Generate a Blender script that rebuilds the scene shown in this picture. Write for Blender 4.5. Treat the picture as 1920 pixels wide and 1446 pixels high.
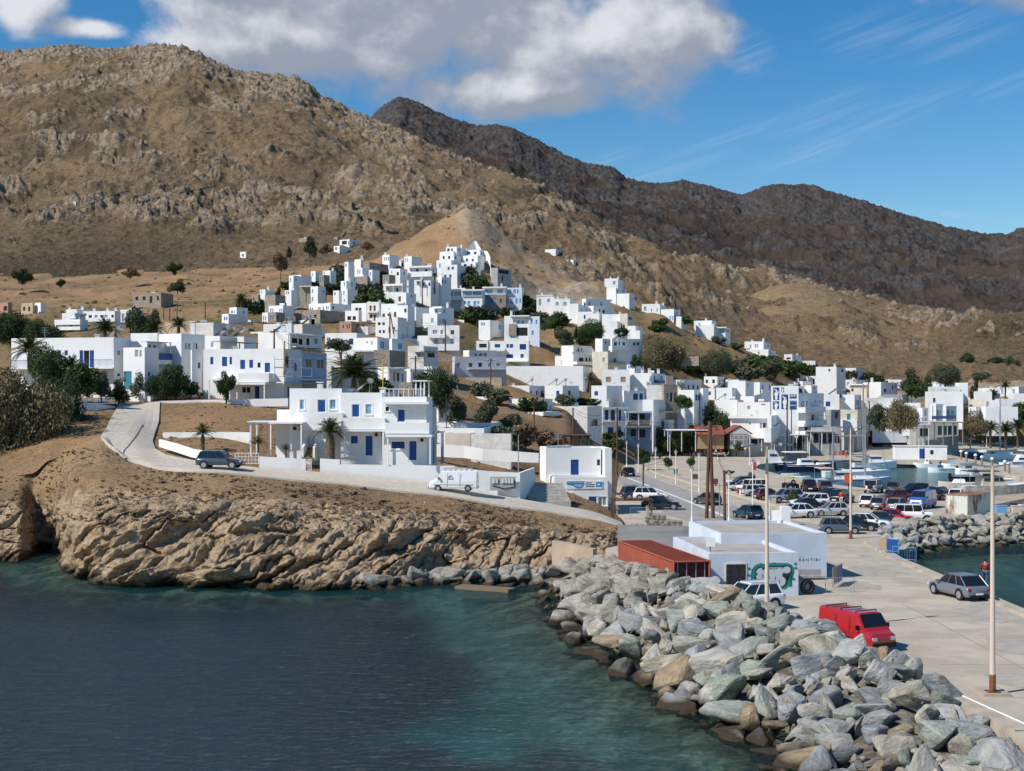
import bpy, bmesh, math, random
import numpy as np
from mathutils import Vector, Matrix, Euler
random.seed(7); rng = np.random.default_rng(7)
sc = bpy.context.scene
for o in list(bpy.data.objects): bpy.data.objects.remove(o)
# ---------------------------------------------------------------- camera, sky, sun, exposure
F, HC, CX, YH = 2530.0, 14.5, 960.0, 741.0      # focal length in photo pixels, eye height, centre column, horizon row
cam = bpy.data.cameras.new('camera'); cam.sensor_width = 36; cam.lens = 36*F/1920; cam.shift_y = 18/1920
cam.clip_start = .5; cam.clip_end = 9000
co = bpy.data.objects.new('camera', cam); sc.collection.objects.link(co); co.location = (0, 0, HC); co.rotation_euler = (math.pi/2, 0, 0); sc.camera = co
sc.view_settings.view_transform = 'Standard'; sc.view_settings.look = 'None'; sc.view_settings.exposure = 0.15; sc.view_settings.gamma = 1; sc.view_settings.use_curve_mapping = False
SUN_EL, SUN_AZ = 43.0, 241.0                     # azimuth clockwise from +Y: light comes from the left, a little behind the eye
SD = Vector((math.sin(math.radians(SUN_AZ))*math.cos(math.radians(SUN_EL)), math.cos(math.radians(SUN_AZ))*math.cos(math.radians(SUN_EL)), math.sin(math.radians(SUN_EL))))
sl = bpy.data.lights.new('sun', 'SUN'); sl.energy = 4.4; sl.angle = math.radians(.53); sl.color = (1, .94, .85)
so = bpy.data.objects.new('sun', sl); sc.collection.objects.link(so); so.rotation_euler = SD.to_track_quat('Z', 'Y').to_euler()
world = bpy.data.worlds.new('World'); sc.world = world; world.use_nodes = True
def build_world():
    nt = world.node_tree; n = nt.nodes; L = nt.links; n.clear()
    def N(t, **k):
        a = n.new(t)
        for q, v in k.items(): setattr(a, q, v)
        return a
    def mth(op, a, b=None, c=None, clamp=False):
        m = N('ShaderNodeMath', operation=op, use_clamp=clamp)
        for i, v in enumerate((a, b, c)):
            if v is None: continue
            if isinstance(v, (int, float)): m.inputs[i].default_value = v
            else: L.new(v, m.inputs[i])
        return m.outputs[0]
    def ss(v, lo, hi):
        m = N('ShaderNodeMapRange', interpolation_type='SMOOTHSTEP'); L.new(v, m.inputs[0])
        m.inputs[1].default_value = lo; m.inputs[2].default_value = hi; return m.outputs[0]
    out = N('ShaderNodeOutputWorld'); bg = N('ShaderNodeBackground'); L.new(bg.outputs[0], out.inputs[0]); bg.inputs[1].default_value = .12
    sky = N('ShaderNodeTexSky', sky_type='NISHITA'); sky.sun_disc = False; sky.sun_elevation = math.radians(SUN_EL); sky.sun_rotation = math.radians(SUN_AZ)
    sky.air_density = 1.0; sky.dust_density = .05; sky.ozone_density = 2.6; sky.altitude = 0
    hs = N('ShaderNodeHueSaturation'); L.new(sky.outputs[0], hs.inputs['Color']); hs.inputs['Saturation'].default_value = 1.42; hs.inputs['Value'].default_value = .84
    tc = N('ShaderNodeTexCoord'); sx = N('ShaderNodeSeparateXYZ'); L.new(tc.outputs['Generated'], sx.inputs[0])
    # the cloud layer is laid over the sky dome in azimuth (a) and height (e)
    az = mth('ARCTAN2', sx.outputs[0], sx.outputs[1]); el = mth('ARCSINE', sx.outputs[2])
    def cl(du=0.0, dv=0.0):
        cb = N('ShaderNodeCombineXYZ'); L.new(mth('ADD', az, du), cb.inputs[0]); L.new(mth('MULTIPLY', mth('ADD', el, dv), 1.25), cb.inputs[1])
        w = N('ShaderNodeTexNoise'); L.new(cb.outputs[0], w.inputs['Vector']); w.inputs['Scale'].default_value = 7; w.inputs['Detail'].default_value = 3
        wv = N('ShaderNodeVectorMath', operation='MULTIPLY_ADD'); L.new(w.outputs['Color'], wv.inputs[0]); wv.inputs[1].default_value = (.05, .035, 0); L.new(cb.outputs[0], wv.inputs[2])
        t = N('ShaderNodeTexNoise'); L.new(wv.outputs[0], t.inputs['Vector']); t.inputs['Scale'].default_value = 9; t.inputs['Detail'].default_value = 9; t.inputs['Roughness'].default_value = .56
        a2 = mth('ADD', az, du); e2 = mth('ADD', el, dv); dens = None
        for (px, py, rx, ry) in CLOUDS:
            ca = math.atan2(px-CX, F); ce = math.atan2(YH-py, F*1.0)
            dx = mth('DIVIDE', mth('SUBTRACT', a2, ca), rx/F); dy = mth('DIVIDE', mth('SUBTRACT', e2, ce), ry/F)
            r = mth('SQRT', mth('ADD', mth('MULTIPLY', dx, dx), mth('MULTIPLY', dy, dy)))
            v = mth('SUBTRACT', 1.0, r)
            dens = v if dens is None else mth('SMOOTH_MAX', dens, v, .25)
        dens = mth('MAXIMUM', dens, -1.0)
        return mth('ADD', mth('MULTIPLY', dens, .75), mth('MULTIPLY', mth('SUBTRACT', t.outputs[0], .5), 2.0))
    CLOUDS = [(780, 40, 540, 140), (1100, 75, 300, 135), (980, 170, 300, 75), (560, 70, 310, 90), (430, 95, 220, 60), (45, 35, 85, 75), (170, 84, 90, 26), (1880, -60, 330, 110), (800, -150, 900, 190)]
    d0 = cl(); d1 = cl(-.018, .016); d2 = cl(.0, .05)
    alpha = ss(d0, .0, .42)
    lit = mth('SUBTRACT', d0, d1)                     # thicker here than towards the sun: the side the sun strikes
    sh = ss(mth('ADD', mth('MULTIPLY', lit, 1.1), mth('MULTIPLY', d2, -.75)), -.52, .26)
    cc = N('ShaderNodeMix', data_type='RGBA'); L.new(sh, cc.inputs[0]); cc.inputs[6].default_value = (2.35, 2.65, 3.3, 1); cc.inputs[7].default_value = (5.6, 5.7, 6.1, 1)
    # thin high streaks
    cb = N('ShaderNodeCombineXYZ'); L.new(mth('ADD', mth('MULTIPLY', az, 2.2), mth('MULTIPLY', el, -3.0)), cb.inputs[0]); L.new(mth('ADD', mth('MULTIPLY', el, 26), mth('MULTIPLY', az, -8.0)), cb.inputs[1])
    st = N('ShaderNodeTexNoise'); L.new(cb.outputs[0], st.inputs['Vector']); st.inputs['Scale'].default_value = 4.2; st.inputs['Detail'].default_value = 10; st.inputs['Roughness'].default_value = .7; st.inputs['Distortion'].default_value = 1.3
    band = None
    for (px, py, rx, ry, s) in [(1540, 225, 130, 34, .30), (1360, 268, 180, 16, .30), (1150, 298, 70, 18, .3), (1260, 318, 150, 20, .27), (1560, 285, 200, 26, .30), (1740, 412, 170, 9, .38), (1890, 195, 70, 20, .28), (1410, 110, 50, 50, .45), (1720, 90, 190, 60, .5), (1650, 240, 180, 30, .34)]:
        ca = math.atan2(px-CX, F); ce = math.atan2(YH-py, F); u = mth('SUBTRACT', az, ca); v = mth('SUBTRACT', mth('SUBTRACT', el, ce), mth('MULTIPLY', u, s if s < .36 else (-.16 if s < .4 else 0)))
        dx = mth('DIVIDE', u, rx/F); dy = mth('DIVIDE', v, ry/F)
        r = mth('SUBTRACT', 1, mth('ADD', mth('MULTIPLY', dx, dx), mth('MULTIPLY', dy, dy)), clamp=True)
        band = r if band is None else mth('MAXIMUM', band, r)
    ci = mth('MULTIPLY', mth('MULTIPLY', ss(st.outputs[0], .36, .78), band), .24, clamp=True)
    m1 = N('ShaderNodeMix', data_type='RGBA'); L.new(ci, m1.inputs[0]); L.new(hs.outputs[0], m1.inputs[6]); m1.inputs[7].default_value = (4.8, 5.3, 6.3, 1)
    m2 = N('ShaderNodeMix', data_type='RGBA'); L.new(alpha, m2.inputs[0]); L.new(m1.outputs[2], m2.inputs[6]); L.new(cc.outputs[2], m2.inputs[7])
    L.new(m2.outputs[2], bg.inputs[0])
build_world()
# ---------------------------------------------------------------- helpers
COL = sc.collection
def P(px, py, D): return Vector(((px-CX)/F*D, D, HC-(py-YH)/F*D))       # a photo pixel at a known distance
def G(px, py, z=1.5):                                                   # a photo pixel on level ground
    D = F*(HC-z)/(py-YH); return Vector(((px-CX)/F*D, D, z))
_perm = rng.permutation(256); _perm = np.concatenate([_perm, _perm]); _gr = rng.normal(size=(256, 3)); _gr /= np.linalg.norm(_gr, axis=1)[:, None]
def perlin(x, y, z=0.0):
    x, y, z = np.broadcast_arrays(np.asarray(x, float), y, z)
    xi = np.floor(x).astype(int); yi = np.floor(y).astype(int); zi = np.floor(z).astype(int); fx, fy, fz = x-xi, y-yi, z-zi
    u, v, w = [t*t*t*(t*(t*6-15)+10) for t in (fx, fy, fz)]
    def g(a, b, c):
        h = _perm[_perm[_perm[(xi+a) & 255]+((yi+b) & 255)]+((zi+c) & 255)]; q = _gr[h]
        return q[..., 0]*(fx-a)+q[..., 1]*(fy-b)+q[..., 2]*(fz-c)
    l = lambda a, b, t: a+(b-a)*t
    return 1.5*l(l(l(g(0,0,0), g(1,0,0), u), l(g(0,1,0), g(1,1,0), u), v), l(l(g(0,0,1), g(1,0,1), u), l(g(0,1,1), g(1,1,1), u), v), w)
def fbm(x, y, z=0.0, o=5, r=.5):
    s = 0; a = 1; t = 0
    for i in range(o): s = s+a*perlin(x*2**i+i*7.3, y*2**i, z*2**i if not np.isscalar(z) else z+i); t += a; a *= r
    return s/t
def ridged(x, y, z=0.0, o=5, r=.5):
    s = 0; a = 1; t = 0
    for i in range(o): s = s+a*(1-2*np.abs(perlin(x*2**i+i*3.1, y*2**i, z*2**i if not np.isscalar(z) else z+i))); t += a; a *= r
    return s/t
def sstep(x, a, b): t = np.clip((x-a)/(b-a), 0, 1); return t*t*(3-2*t)
def link(o, parent=None):
    COL.objects.link(o)
    if parent is not None: o.parent = parent
    return o
def tag(o, label=None, cat=None, group=None, kind=None):
    for k, v in (('label', label), ('category', cat), ('group', group), ('kind', kind)):
        if v: o[k] = v
    return o
def empty(name, loc=(0,0,0), label=None, cat=None, group=None, rz=0):
    o = bpy.data.objects.new(name, None); o.location = loc; o.rotation_euler = (0,0,rz); o.empty_display_size = .3
    link(o); return tag(o, label, cat, group)
def mesh(name, V, Fc, mats, mi=None, smooth=False, attrs=None):
    me = bpy.data.meshes.new(name); me.from_pydata([tuple(v) for v in V] if not isinstance(V, np.ndarray) else V.tolist(), [], Fc if not isinstance(Fc, np.ndarray) else Fc.tolist())
    for m in (mats if isinstance(mats, (list, tuple)) else [mats]): me.materials.append(m)
    if mi is not None: me.polygons.foreach_set('material_index', mi)
    if smooth: me.polygons.foreach_set('use_smooth', [True]*len(me.polygons))
    for k, v in (attrs or {}).items():
        a = me.attributes.new(k, 'FLOAT', 'POINT'); a.data.foreach_set('value', np.asarray(v, dtype=np.float32))
    me.update(); return me
class MB:                                            # gathers simple shapes into one mesh
    def __init__(s): s.V = []; s.F = []; s.M = []
    def quad(s, a, b, c, d, m=0):
        n = len(s.V); s.V += [tuple(a), tuple(b), tuple(c), tuple(d)]; s.F.append((n, n+1, n+2, n+3)); s.M.append(m)
    def poly(s, pts, m=0): n = len(s.V); s.V += [tuple(p) for p in pts]; s.F.append(tuple(range(n, n+len(pts)))); s.M.append(m)
    def hexa(s, p, m=0):                             # 8 corners: bottom ring then top ring
        n = len(s.V); s.V += [tuple(q) for q in p]
        for f in ((3,2,1,0), (4,5,6,7), (0,1,5,4), (1,2,6,5), (2,3,7,6), (3,0,4,7)): s.F.append(tuple(n+i for i in f)); s.M.append(m)
    def box(s, x0, x1, y0, y1, z0, z1, m=0, T=None):
        p = [Vector(q) for q in ((x0,y0,z0), (x1,y0,z0), (x1,y1,z0), (x0,y1,z0), (x0,y0,z1), (x1,y0,z1), (x1,y1,z1), (x0,y1,z1))]
        if T is not None: p = [T @ q for q in p]
        s.hexa(p, m)
    def tube(s, a, b, r0, r1=None, n=8, m=0, cap=True):
        a = Vector(a); b = Vector(b); r1 = r0 if r1 is None else r1; d = (b-a)
        if d.length < 1e-6: return
        q = d.to_track_quat('Z', 'Y'); k = len(s.V)
        for c, r in ((a, r0), (b, r1)):
            for i in range(n): t = 2*math.pi*i/n; s.V.append(tuple(c+q @ Vector((r*math.cos(t), r*math.sin(t), 0))))
        for i in range(n): j = (i+1) % n; s.F.append((k+i, k+j, k+n+j, k+n+i)); s.M.append(m)
        if cap: s.F.append(tuple(k+n-1-i for i in range(n))); s.M.append(m); s.F.append(tuple(k+n+i for i in range(n))); s.M.append(m)
    def path(s, pts, r, n=6, m=0):
        rr = r if isinstance(r, (list, tuple)) else [r]*len(pts)
        for i in range(len(pts)-1): s.tube(pts[i], pts[i+1], rr[i], rr[i+1], n, m, cap=True)
    def lathe(s, prof, n=10, m=0, T=None, c=(0,0,0)):
        k = len(s.V)
        for (r, z) in prof:
            for i in range(n):
                t = 2*math.pi*i/n; v = Vector((c[0]+r*math.cos(t), c[1]+r*math.sin(t), c[2]+z)); s.V.append(tuple(T @ v if T is not None else v))
        for q in range(len(prof)-1):
            for i in range(n): j = (i+1) % n; s.F.append((k+q*n+i, k+q*n+j, k+(q+1)*n+j, k+(q+1)*n+i)); s.M.append(m)
        s.F.append(tuple(k+n-1-i for i in range(n))); s.M.append(m); e = k+(len(prof)-1)*n; s.F.append(tuple(e+i for i in range(n))); s.M.append(m)
    def me(s, name, mats, smooth=False): return mesh(name, s.V, s.F, mats, s.M, smooth)
    def obj(s, name, mats, parent=None, smooth=False, label=None):
        o = bpy.data.objects.new(name, s.me(name, mats, smooth)); link(o, parent)
        if label: o['label'] = label
        return o
def copy_tree(o, parent=None):
    c = o.copy(); COL.objects.link(c); c.parent = parent
    for ch in o.children:
        k = copy_tree(ch, c)
    return c
# ---------------------------------------------------------------- materials
MATS = {}
def mat(name, base, rough=.8, alt=None, scale=1.0, amt=(.4, .6), detail=5, bump=0, bscale=None, spec=.3, metal=0, coords='Object', objcol=False, alt2=None, scale2=.2, amt2=(.45, .62), stretch=(1,1,1), coat=0, trans=0):
    if name in MATS: return MATS[name]
    m = bpy.data.materials.new(name); m.use_nodes = True; nt = m.node_tree; n = nt.nodes; L = nt.links; b = n['Principled BSDF']
    c4 = lambda c: (c[0], c[1], c[2], 1)
    b.inputs['Roughness'].default_value = rough; b.inputs['Specular IOR Level'].default_value = spec; b.inputs['Metallic'].default_value = metal; b.inputs['Coat Weight'].default_value = coat; b.inputs['Transmission Weight'].default_value = trans
    src = None
    if objcol: oi = n.new('ShaderNodeObjectInfo'); src = oi.outputs['Color']
    tc = n.new('ShaderNodeTexCoord')
    if coords == 'World': g = n.new('ShaderNodeNewGeometry'); cv = g.outputs['Position']
    else: cv = tc.outputs[coords]
    mp = n.new('ShaderNodeMapping'); L.new(cv, mp.inputs[0]); mp.inputs['Scale'].default_value = stretch; cv = mp.outputs[0]
    def nz(sca, det=detail): t = n.new('ShaderNodeTexNoise'); L.new(cv, t.inputs['Vector']); t.inputs['Scale'].default_value = sca; t.inputs['Detail'].default_value = det; t.inputs['Roughness'].default_value = .6; return t.outputs[0]
    def mx(f, a, bb, mode='MIX'):
        x = n.new('ShaderNodeMix'); x.data_type = 'RGBA'; x.blend_type = mode; L.new(f, x.inputs[0])
        for i, v in ((6, a), (7, bb)):
            if isinstance(v, tuple): x.inputs[i].default_value = v
            else: L.new(v, x.inputs[i])
        return x.outputs[2]
    def rmp(v, lo, hi): r = n.new('ShaderNodeMapRange'); L.new(v, r.inputs[0]); r.inputs[1].default_value = lo; r.inputs[2].default_value = hi; return r.outputs[0]
    col = src if src else c4(base)
    if alt: col = mx(rmp(nz(scale), *amt), col, c4(alt), 'MULTIPLY' if objcol else 'MIX')
    if alt2: col = mx(rmp(nz(scale2), *amt2), col, c4(alt2), 'MULTIPLY' if objcol else 'MIX')
    if isinstance(col, tuple): b.inputs['Base Color'].default_value = col
    else: L.new(col, b.inputs['Base Color'])
    if bump: bp = n.new('ShaderNodeBump'); bp.inputs['Strength'].default_value = 1; bp.inputs['Distance'].default_value = bump; L.new(nz(bscale or scale*4), bp.inputs['Height']); L.new(bp.outputs[0], b.inputs['Normal'])
    MATS[name] = m; return m
WHITE = mat('white_limewash', (.80,.80,.79), .85, (.66,.65,.62), .35, (.52,.78), bump=.015, bscale=2.5)
WHITE2 = mat('weathered_whitewash', (.74,.73,.70), .9, (.46,.42,.36), .5, (.5,.72), bump=.02, bscale=3, alt2=(.62,.6,.56), scale2=3)
CREAM = mat('cream_plaster', (.72,.66,.54), .9, (.62,.56,.45), .5)
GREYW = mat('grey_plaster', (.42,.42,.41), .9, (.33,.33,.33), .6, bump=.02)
OCHRE = mat('ochre_plaster', (.55,.44,.30), .9, (.45,.36,.26), .5)
PINK = mat('raw_clay_brick_wall', (.46,.27,.20), .9, (.36,.22,.17), 1.2, bump=.02)
CONC = mat('concrete', (.44,.42,.385), .9, (.27,.26,.245), .5, (.35,.7), bump=.01, bscale=6, coords='World', alt2=(.47,.45,.41), scale2=3.1)
ROOFC = mat('roof_screed', (.46,.42,.37), .9, (.34,.31,.28), .6, (.35,.7), bump=.01, bscale=8)
STONE = mat('rubble_stone', (.30,.26,.21), .9, (.17,.15,.13), 2.6, (.42,.58), 3, bump=.08, bscale=3.0, alt2=(.42,.36,.29), scale2=5)
BLUE = mat('blue_paint', (.012,.070,.26), .45); BLUE_D = mat('dark_blue_paint', (.012,.045,.17), .5); BLUE_L = mat('pale_blue_paint', (.16,.36,.62), .5)
GREYP = mat('grey_paint', (.30,.33,.36), .5); BROWN = mat('brown_paint', (.13,.07,.045), .6); BROWN_L = mat('tan_shutter_paint', (.34,.24,.17), .6)
GLASS = mat('window_glass', (.02,.03,.04), .06, spec=.6); GLASS_B = mat('blue_tinted_glass', (.03,.16,.30), .08, (.22,.40,.55), 1.2, spec=.6)
DARK = mat('dark_interior', (.018,.018,.02), .7); WPAINT = mat('white_paint', (.80,.80,.80), .5); GALV = mat('galvanised_metal', (.42,.43,.44), .4, metal=.6)
WOOD = mat('brown_wood', (.16,.075,.045), .8, (.09,.045,.03), 3, stretch=(1,1,.15)); TIMBER = mat('pale_timber', (.36,.25,.15), .8)
RUST = mat('rusty_metal', (.24,.09,.04), .8, (.12,.05,.03), 2); BLACK = mat('black_rubber', (.016,.016,.017), .7); CHROME = mat('chrome', (.6,.6,.6), .2, metal=1)
TILE = mat('red_roof_tile', (.30,.095,.06), .8, (.22,.07,.05), 2); REDP = mat('red_paint', (.48,.05,.03), .5); YEL = mat('yellow_paint', (.55,.42,.06), .5); ORG = mat('orange_paint', (.55,.13,.04), .5)
SAND = mat('beige_canvas', (.55,.48,.38), .9); TEAL = mat('teal_spray_paint', (.01,.22,.20), .7); NAVY = mat('navy_paint', (.012,.02,.05), .3, coat=.5)
CARP = mat('car_paint', (1,1,1), .28, objcol=True, coat=.8, spec=.5); CARG = mat('car_glass', (.012,.014,.017), .04, spec=.7); LAMPR = mat('red_lamp_lens', (.4,.01,.01), .2, coat=.5); LAMPW = mat('clear_lamp_lens', (.7,.7,.72), .1, coat=.5)
# ---------------------------------------------------------------- ground materials
def terrain_mat(name, soil, grass, scrub, rock, rockd, near=False, tint=1.0):
    m = bpy.data.materials.new(name); m.use_nodes = True; nt = m.node_tree; n = nt.nodes; L = nt.links; b = n['Principled BSDF']; b.inputs['Roughness'].default_value = .95; b.inputs['Specular IOR Level'].default_value = .1
    g = n.new('ShaderNodeNewGeometry'); pos = g.outputs['Position']
    def nz(s, d=6, r=.6, dist=0, st=None):
        t = n.new('ShaderNodeTexNoise'); v = pos
        if st: mp = n.new('ShaderNodeMapping'); L.new(pos, mp.inputs[0]); mp.inputs['Scale'].default_value = st; v = mp.outputs[0]
        L.new(v, t.inputs['Vector']); t.inputs['Scale'].default_value = s; t.inputs['Detail'].default_value = d; t.inputs['Roughness'].default_value = r; t.inputs['Distortion'].default_value = dist; return t.outputs[0]
    def rmp(v, lo, hi, o0=0, o1=1): r = n.new('ShaderNodeMapRange'); L.new(v, r.inputs[0]); r.inputs[1].default_value = lo; r.inputs[2].default_value = hi; r.inputs[3].default_value = o0; r.inputs[4].default_value = o1; return r.outputs[0]
    def mx(f, a, bb):
        x = n.new('ShaderNodeMix'); x.data_type = 'RGBA'
        if isinstance(f, float): x.inputs[0].default_value = f
        else: L.new(f, x.inputs[0])
        for i, v in ((6, a), (7, bb)):
            if isinstance(v, tuple): x.inputs[i].default_value = (v[0]*tint, v[1]*tint, v[2]*tint, 1)
            else: L.new(v, x.inputs[i])
        return x.outputs[2]
    def mul(a, bb):
        x = n.new('ShaderNodeMath'); x.operation = 'MULTIPLY'; x.use_clamp = True; L.new(a, x.inputs[0])
        if isinstance(bb, float): x.inputs[1].default_value = bb
        else: L.new(bb, x.inputs[1])
        return x.outputs[0]
    k = 1.0 if near else .16
    col = mx(rmp(nz(.12*k, 5), .38, .62), soil, grass)
    col = mx(mul(rmp(nz(.9*k, 8, .7), .42, .62), rmp(nz(.1*k, 4), .35, .65)), col, scrub)           # heath in drifts
    dk = tuple(c*.72 for c in scrub); col = mx(mul(rmp(nz(.03*k, 5, .6), .50, .66), .75), col, dk)
    sp = nz(3.2*k, 3, .6); col = mx(mul(rmp(sp, .58, .64), .75), col, tuple(c*.45 for c in scrub))      # single bushes
    sp2 = nz(3.7*k, 3, .7, .5); col = mx(mul(rmp(sp2, .62, .70), .55), col, tuple(min(1, c*1.35) for c in rock))    # scattered stones
    at = n.new('ShaderNodeAttribute'); at.attribute_name = 'rock'
    st = (.55, 1, 2.2) if near else (1, 1, 1.4)
    rc = mx(rmp(nz(1.3*k, 9, .68, .8, st), .40, .60), rock, rockd)
    rc = mx(rmp(nz(.35*k, 4), .45, .7), rc, tuple(c*.8+.04 for c in rock))
    rc = mx(mul(rmp(nz(6*k, 5, .7, 0, st), .52, .66), .6), rc, tuple(c*.45 for c in rockd))
    edge = nz(1.6*k, 5, .7); am = n.new('ShaderNodeMath'); am.operation = 'ADD'; L.new(at.outputs['Fac'], am.inputs[0]); L.new(rmp(edge, .3, .7, -.45, .45), am.inputs[1])
    col = mx(rmp(am.outputs[0], .45, .62), col, rc)
    ga = n.new('ShaderNodeAttribute'); ga.attribute_name = 'green'; col = mx(mul(ga.outputs['Fac'], rmp(nz(.5, 6), .35, .6)), col, (.075,.095,.03))
    wa = n.new('ShaderNodeAttribute'); wa.attribute_name = 'wet'; col = mx(wa.outputs['Fac'], col, (.045,.035,.025))
    L.new(col, b.inputs['Base Color'])
    bp = n.new('ShaderNodeBump'); bp.inputs['Distance'].default_value = .35 if near else 3.5; bp.inputs['Strength'].default_value = .9; L.new(nz(1.6*k, 10, .72, .4, st if near else None), bp.inputs['Height'])
    bp2 = n.new('ShaderNodeBump'); bp2.inputs['Distance'].default_value = .12 if near else 1.1; L.new(nz(7*k, 6, .7), bp2.inputs['Height']); L.new(bp.outputs[0], bp2.inputs['Normal']); L.new(bp2.outputs[0], b.inputs['Normal'])
    return m
T_NEAR = terrain_mat('headland_earth', (.36,.235,.125), (.42,.285,.155), (.20,.14,.085), (.60,.45,.285), (.27,.185,.11), near=True)
T_TOWN = terrain_mat('hillside_earth', (.34,.215,.12), (.40,.25,.125), (.17,.125,.075), (.46,.37,.26), (.20,.16,.12), near=True)
T_MTN = terrain_mat('mountain_earth', (.27,.195,.12), (.34,.23,.125), (.11,.09,.06), (.50,.39,.27), (.15,.12,.085))
T_DOME = terrain_mat('right_hill_earth', (.42,.30,.17), (.47,.34,.19), (.24,.18,.115), (.42,.34,.26), (.20,.165,.13))
T_BACK = terrain_mat('far_ridge_cloud_shade', (.088,.064,.050), (.105,.076,.056), (.056,.046,.042), (.115,.102,.094), (.056,.052,.052))  # cloud shadow over the far ridge, put into its darker ground colours
# ---------------------------------------------------------------- ground sheets: lines of known distance and height, spanned by a grid
class Sheet:
    def __init__(s, cols, sub, px0, px1, nu):
        pxs = np.array([c[0] for c in cols], float); K = np.array([c[1] for c in cols], float)      # (ncol, K, 2): distance, height
        s.px = np.linspace(px0, px1, nu); t = np.interp(s.px, pxs, np.arange(len(pxs))); i = np.clip(np.floor(t).astype(int), 0, len(pxs)-2); f = (t-i)
        f = f*.5+.5*(f*f*(3-2*f)); A = K[i]*(1-f)[:, None, None]+K[i+1]*f[:, None, None]
        rows = []
        for k in range(K.shape[1]-1):
            for q in range(sub[k]): rows.append((k, q/sub[k]))
        rows.append((K.shape[1]-2, 1.0)); s.rowk = np.array([k+q for k, q in rows])
        s.D = np.stack([A[:, k, 0]*(1-q)+A[:, k+1, 0]*q for k, q in rows], 1); s.Z = np.stack([A[:, k, 1]*(1-q)+A[:, k+1, 1]*q for k, q in rows], 1)
        s.U = np.repeat(((s.px-CX)/F)[:, None], s.D.shape[1], 1); s.X = s.U*s.D; s.Y = s.D.copy()
    def smooth(s, it=2):
        for _ in range(it):
            for ax in (0, 1):
                z = s.Z; zz = z.copy()
                if ax == 0: zz[1:-1] = .25*z[:-2]+.5*z[1:-1]+.25*z[2:]
                else: zz[:, 1:-1] = .25*z[:, :-2]+.5*z[:, 1:-1]+.25*z[:, 2:]
                s.Z = zz
    def zat(s, px, D):
        t = np.interp(px, s.px, np.arange(len(s.px))); i = int(min(len(s.px)-2, t)); f = t-i
        return (1-f)*np.interp(D, s.D[i], s.Z[i])+f*np.interp(D, s.D[i+1], s.Z[i+1])
    def dat(s, px, y):
        i = int(round(np.interp(px, s.px, np.arange(len(s.px))))); yy = YH+(HC-s.Z[i])/s.D[i]*F; w = np.where(yy <= y)[0]
        if len(w) == 0: return float(s.D[i, -1])
        k = w[0]
        if k == 0: return float(s.D[i, 0])
        f = (yy[k-1]-y)/(yy[k-1]-yy[k]+1e-9); return float(s.D[i, k-1]*(1-f)+s.D[i, k]*f)
    def build(s, name, m, attrs, smooth=True):
        nu, nv = s.X.shape; V = np.stack([s.X, s.Y, s.Z], -1).reshape(-1, 3); idx = np.arange(nu*nv).reshape(nu, nv)
        Fc = np.stack([idx[:-1, :-1], idx[1:, :-1], idx[1:, 1:], idx[:-1, 1:]], -1).reshape(-1, 4)
        o = bpy.data.objects.new(name, mesh(name, V, Fc, m, smooth=smooth, attrs={k: v.reshape(-1) for k, v in attrs.items()})); link(o); o['kind'] = 'structure'; return o
def zy(D, y): return HC-(y-YH)*D/F
# headland cliff: under water, waterline, ledge, cliff top, heath, road edge
HB = [(-500,125,(128,1015),(130,960),(133,920),(136,880)), (0,118,(121,1000),(124,950),(128,920),(133,885)), (35,117.5,(120,1010),(123,955),(128,922),(132,884)), (62,126,(127,1005),(128.5,962),(130,925),(132,880)), (92,124,(125.5,1005),(127,966),(129,912),(133,856)),
 (150,107,(108.6,1022),(112,957),(120,900),(136,832)), (190,105,(107.5,1027),(111,955),(118,903),(139,815)), (250,104,(107,1030),(110.5,957),(117,912),(130,864)), (300,103,(106,1030),(110,958),(117,916),(126,881)),
 (400,102,(105.5,1035),(110.5,962),(117,922),(124,887)), (600,101.5,(105,1038),(111,975),(117,936),(124,906)), (800,104,(108,1038),(113,985),(118,955),(124,928)), (1000,108,(111,1040),(115,997),(119,980),(124,958)),
 (1100,112,(114,1040),(117,1008),(120,990),(124,973)), (1170,114,(115,1040),(118,1012),(121,997),(124,985))]
cols = [(px, [(b-5, -3), (b-.6, -.5), (b, 0.0)]+[(d, zy(d, y)) for d, y in r]) for px, b, *r in HB]
HL = Sheet(cols, [4, 3, 46, 50, 26, 20], -500, 1170, 1100); HL.smooth(3)
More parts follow.
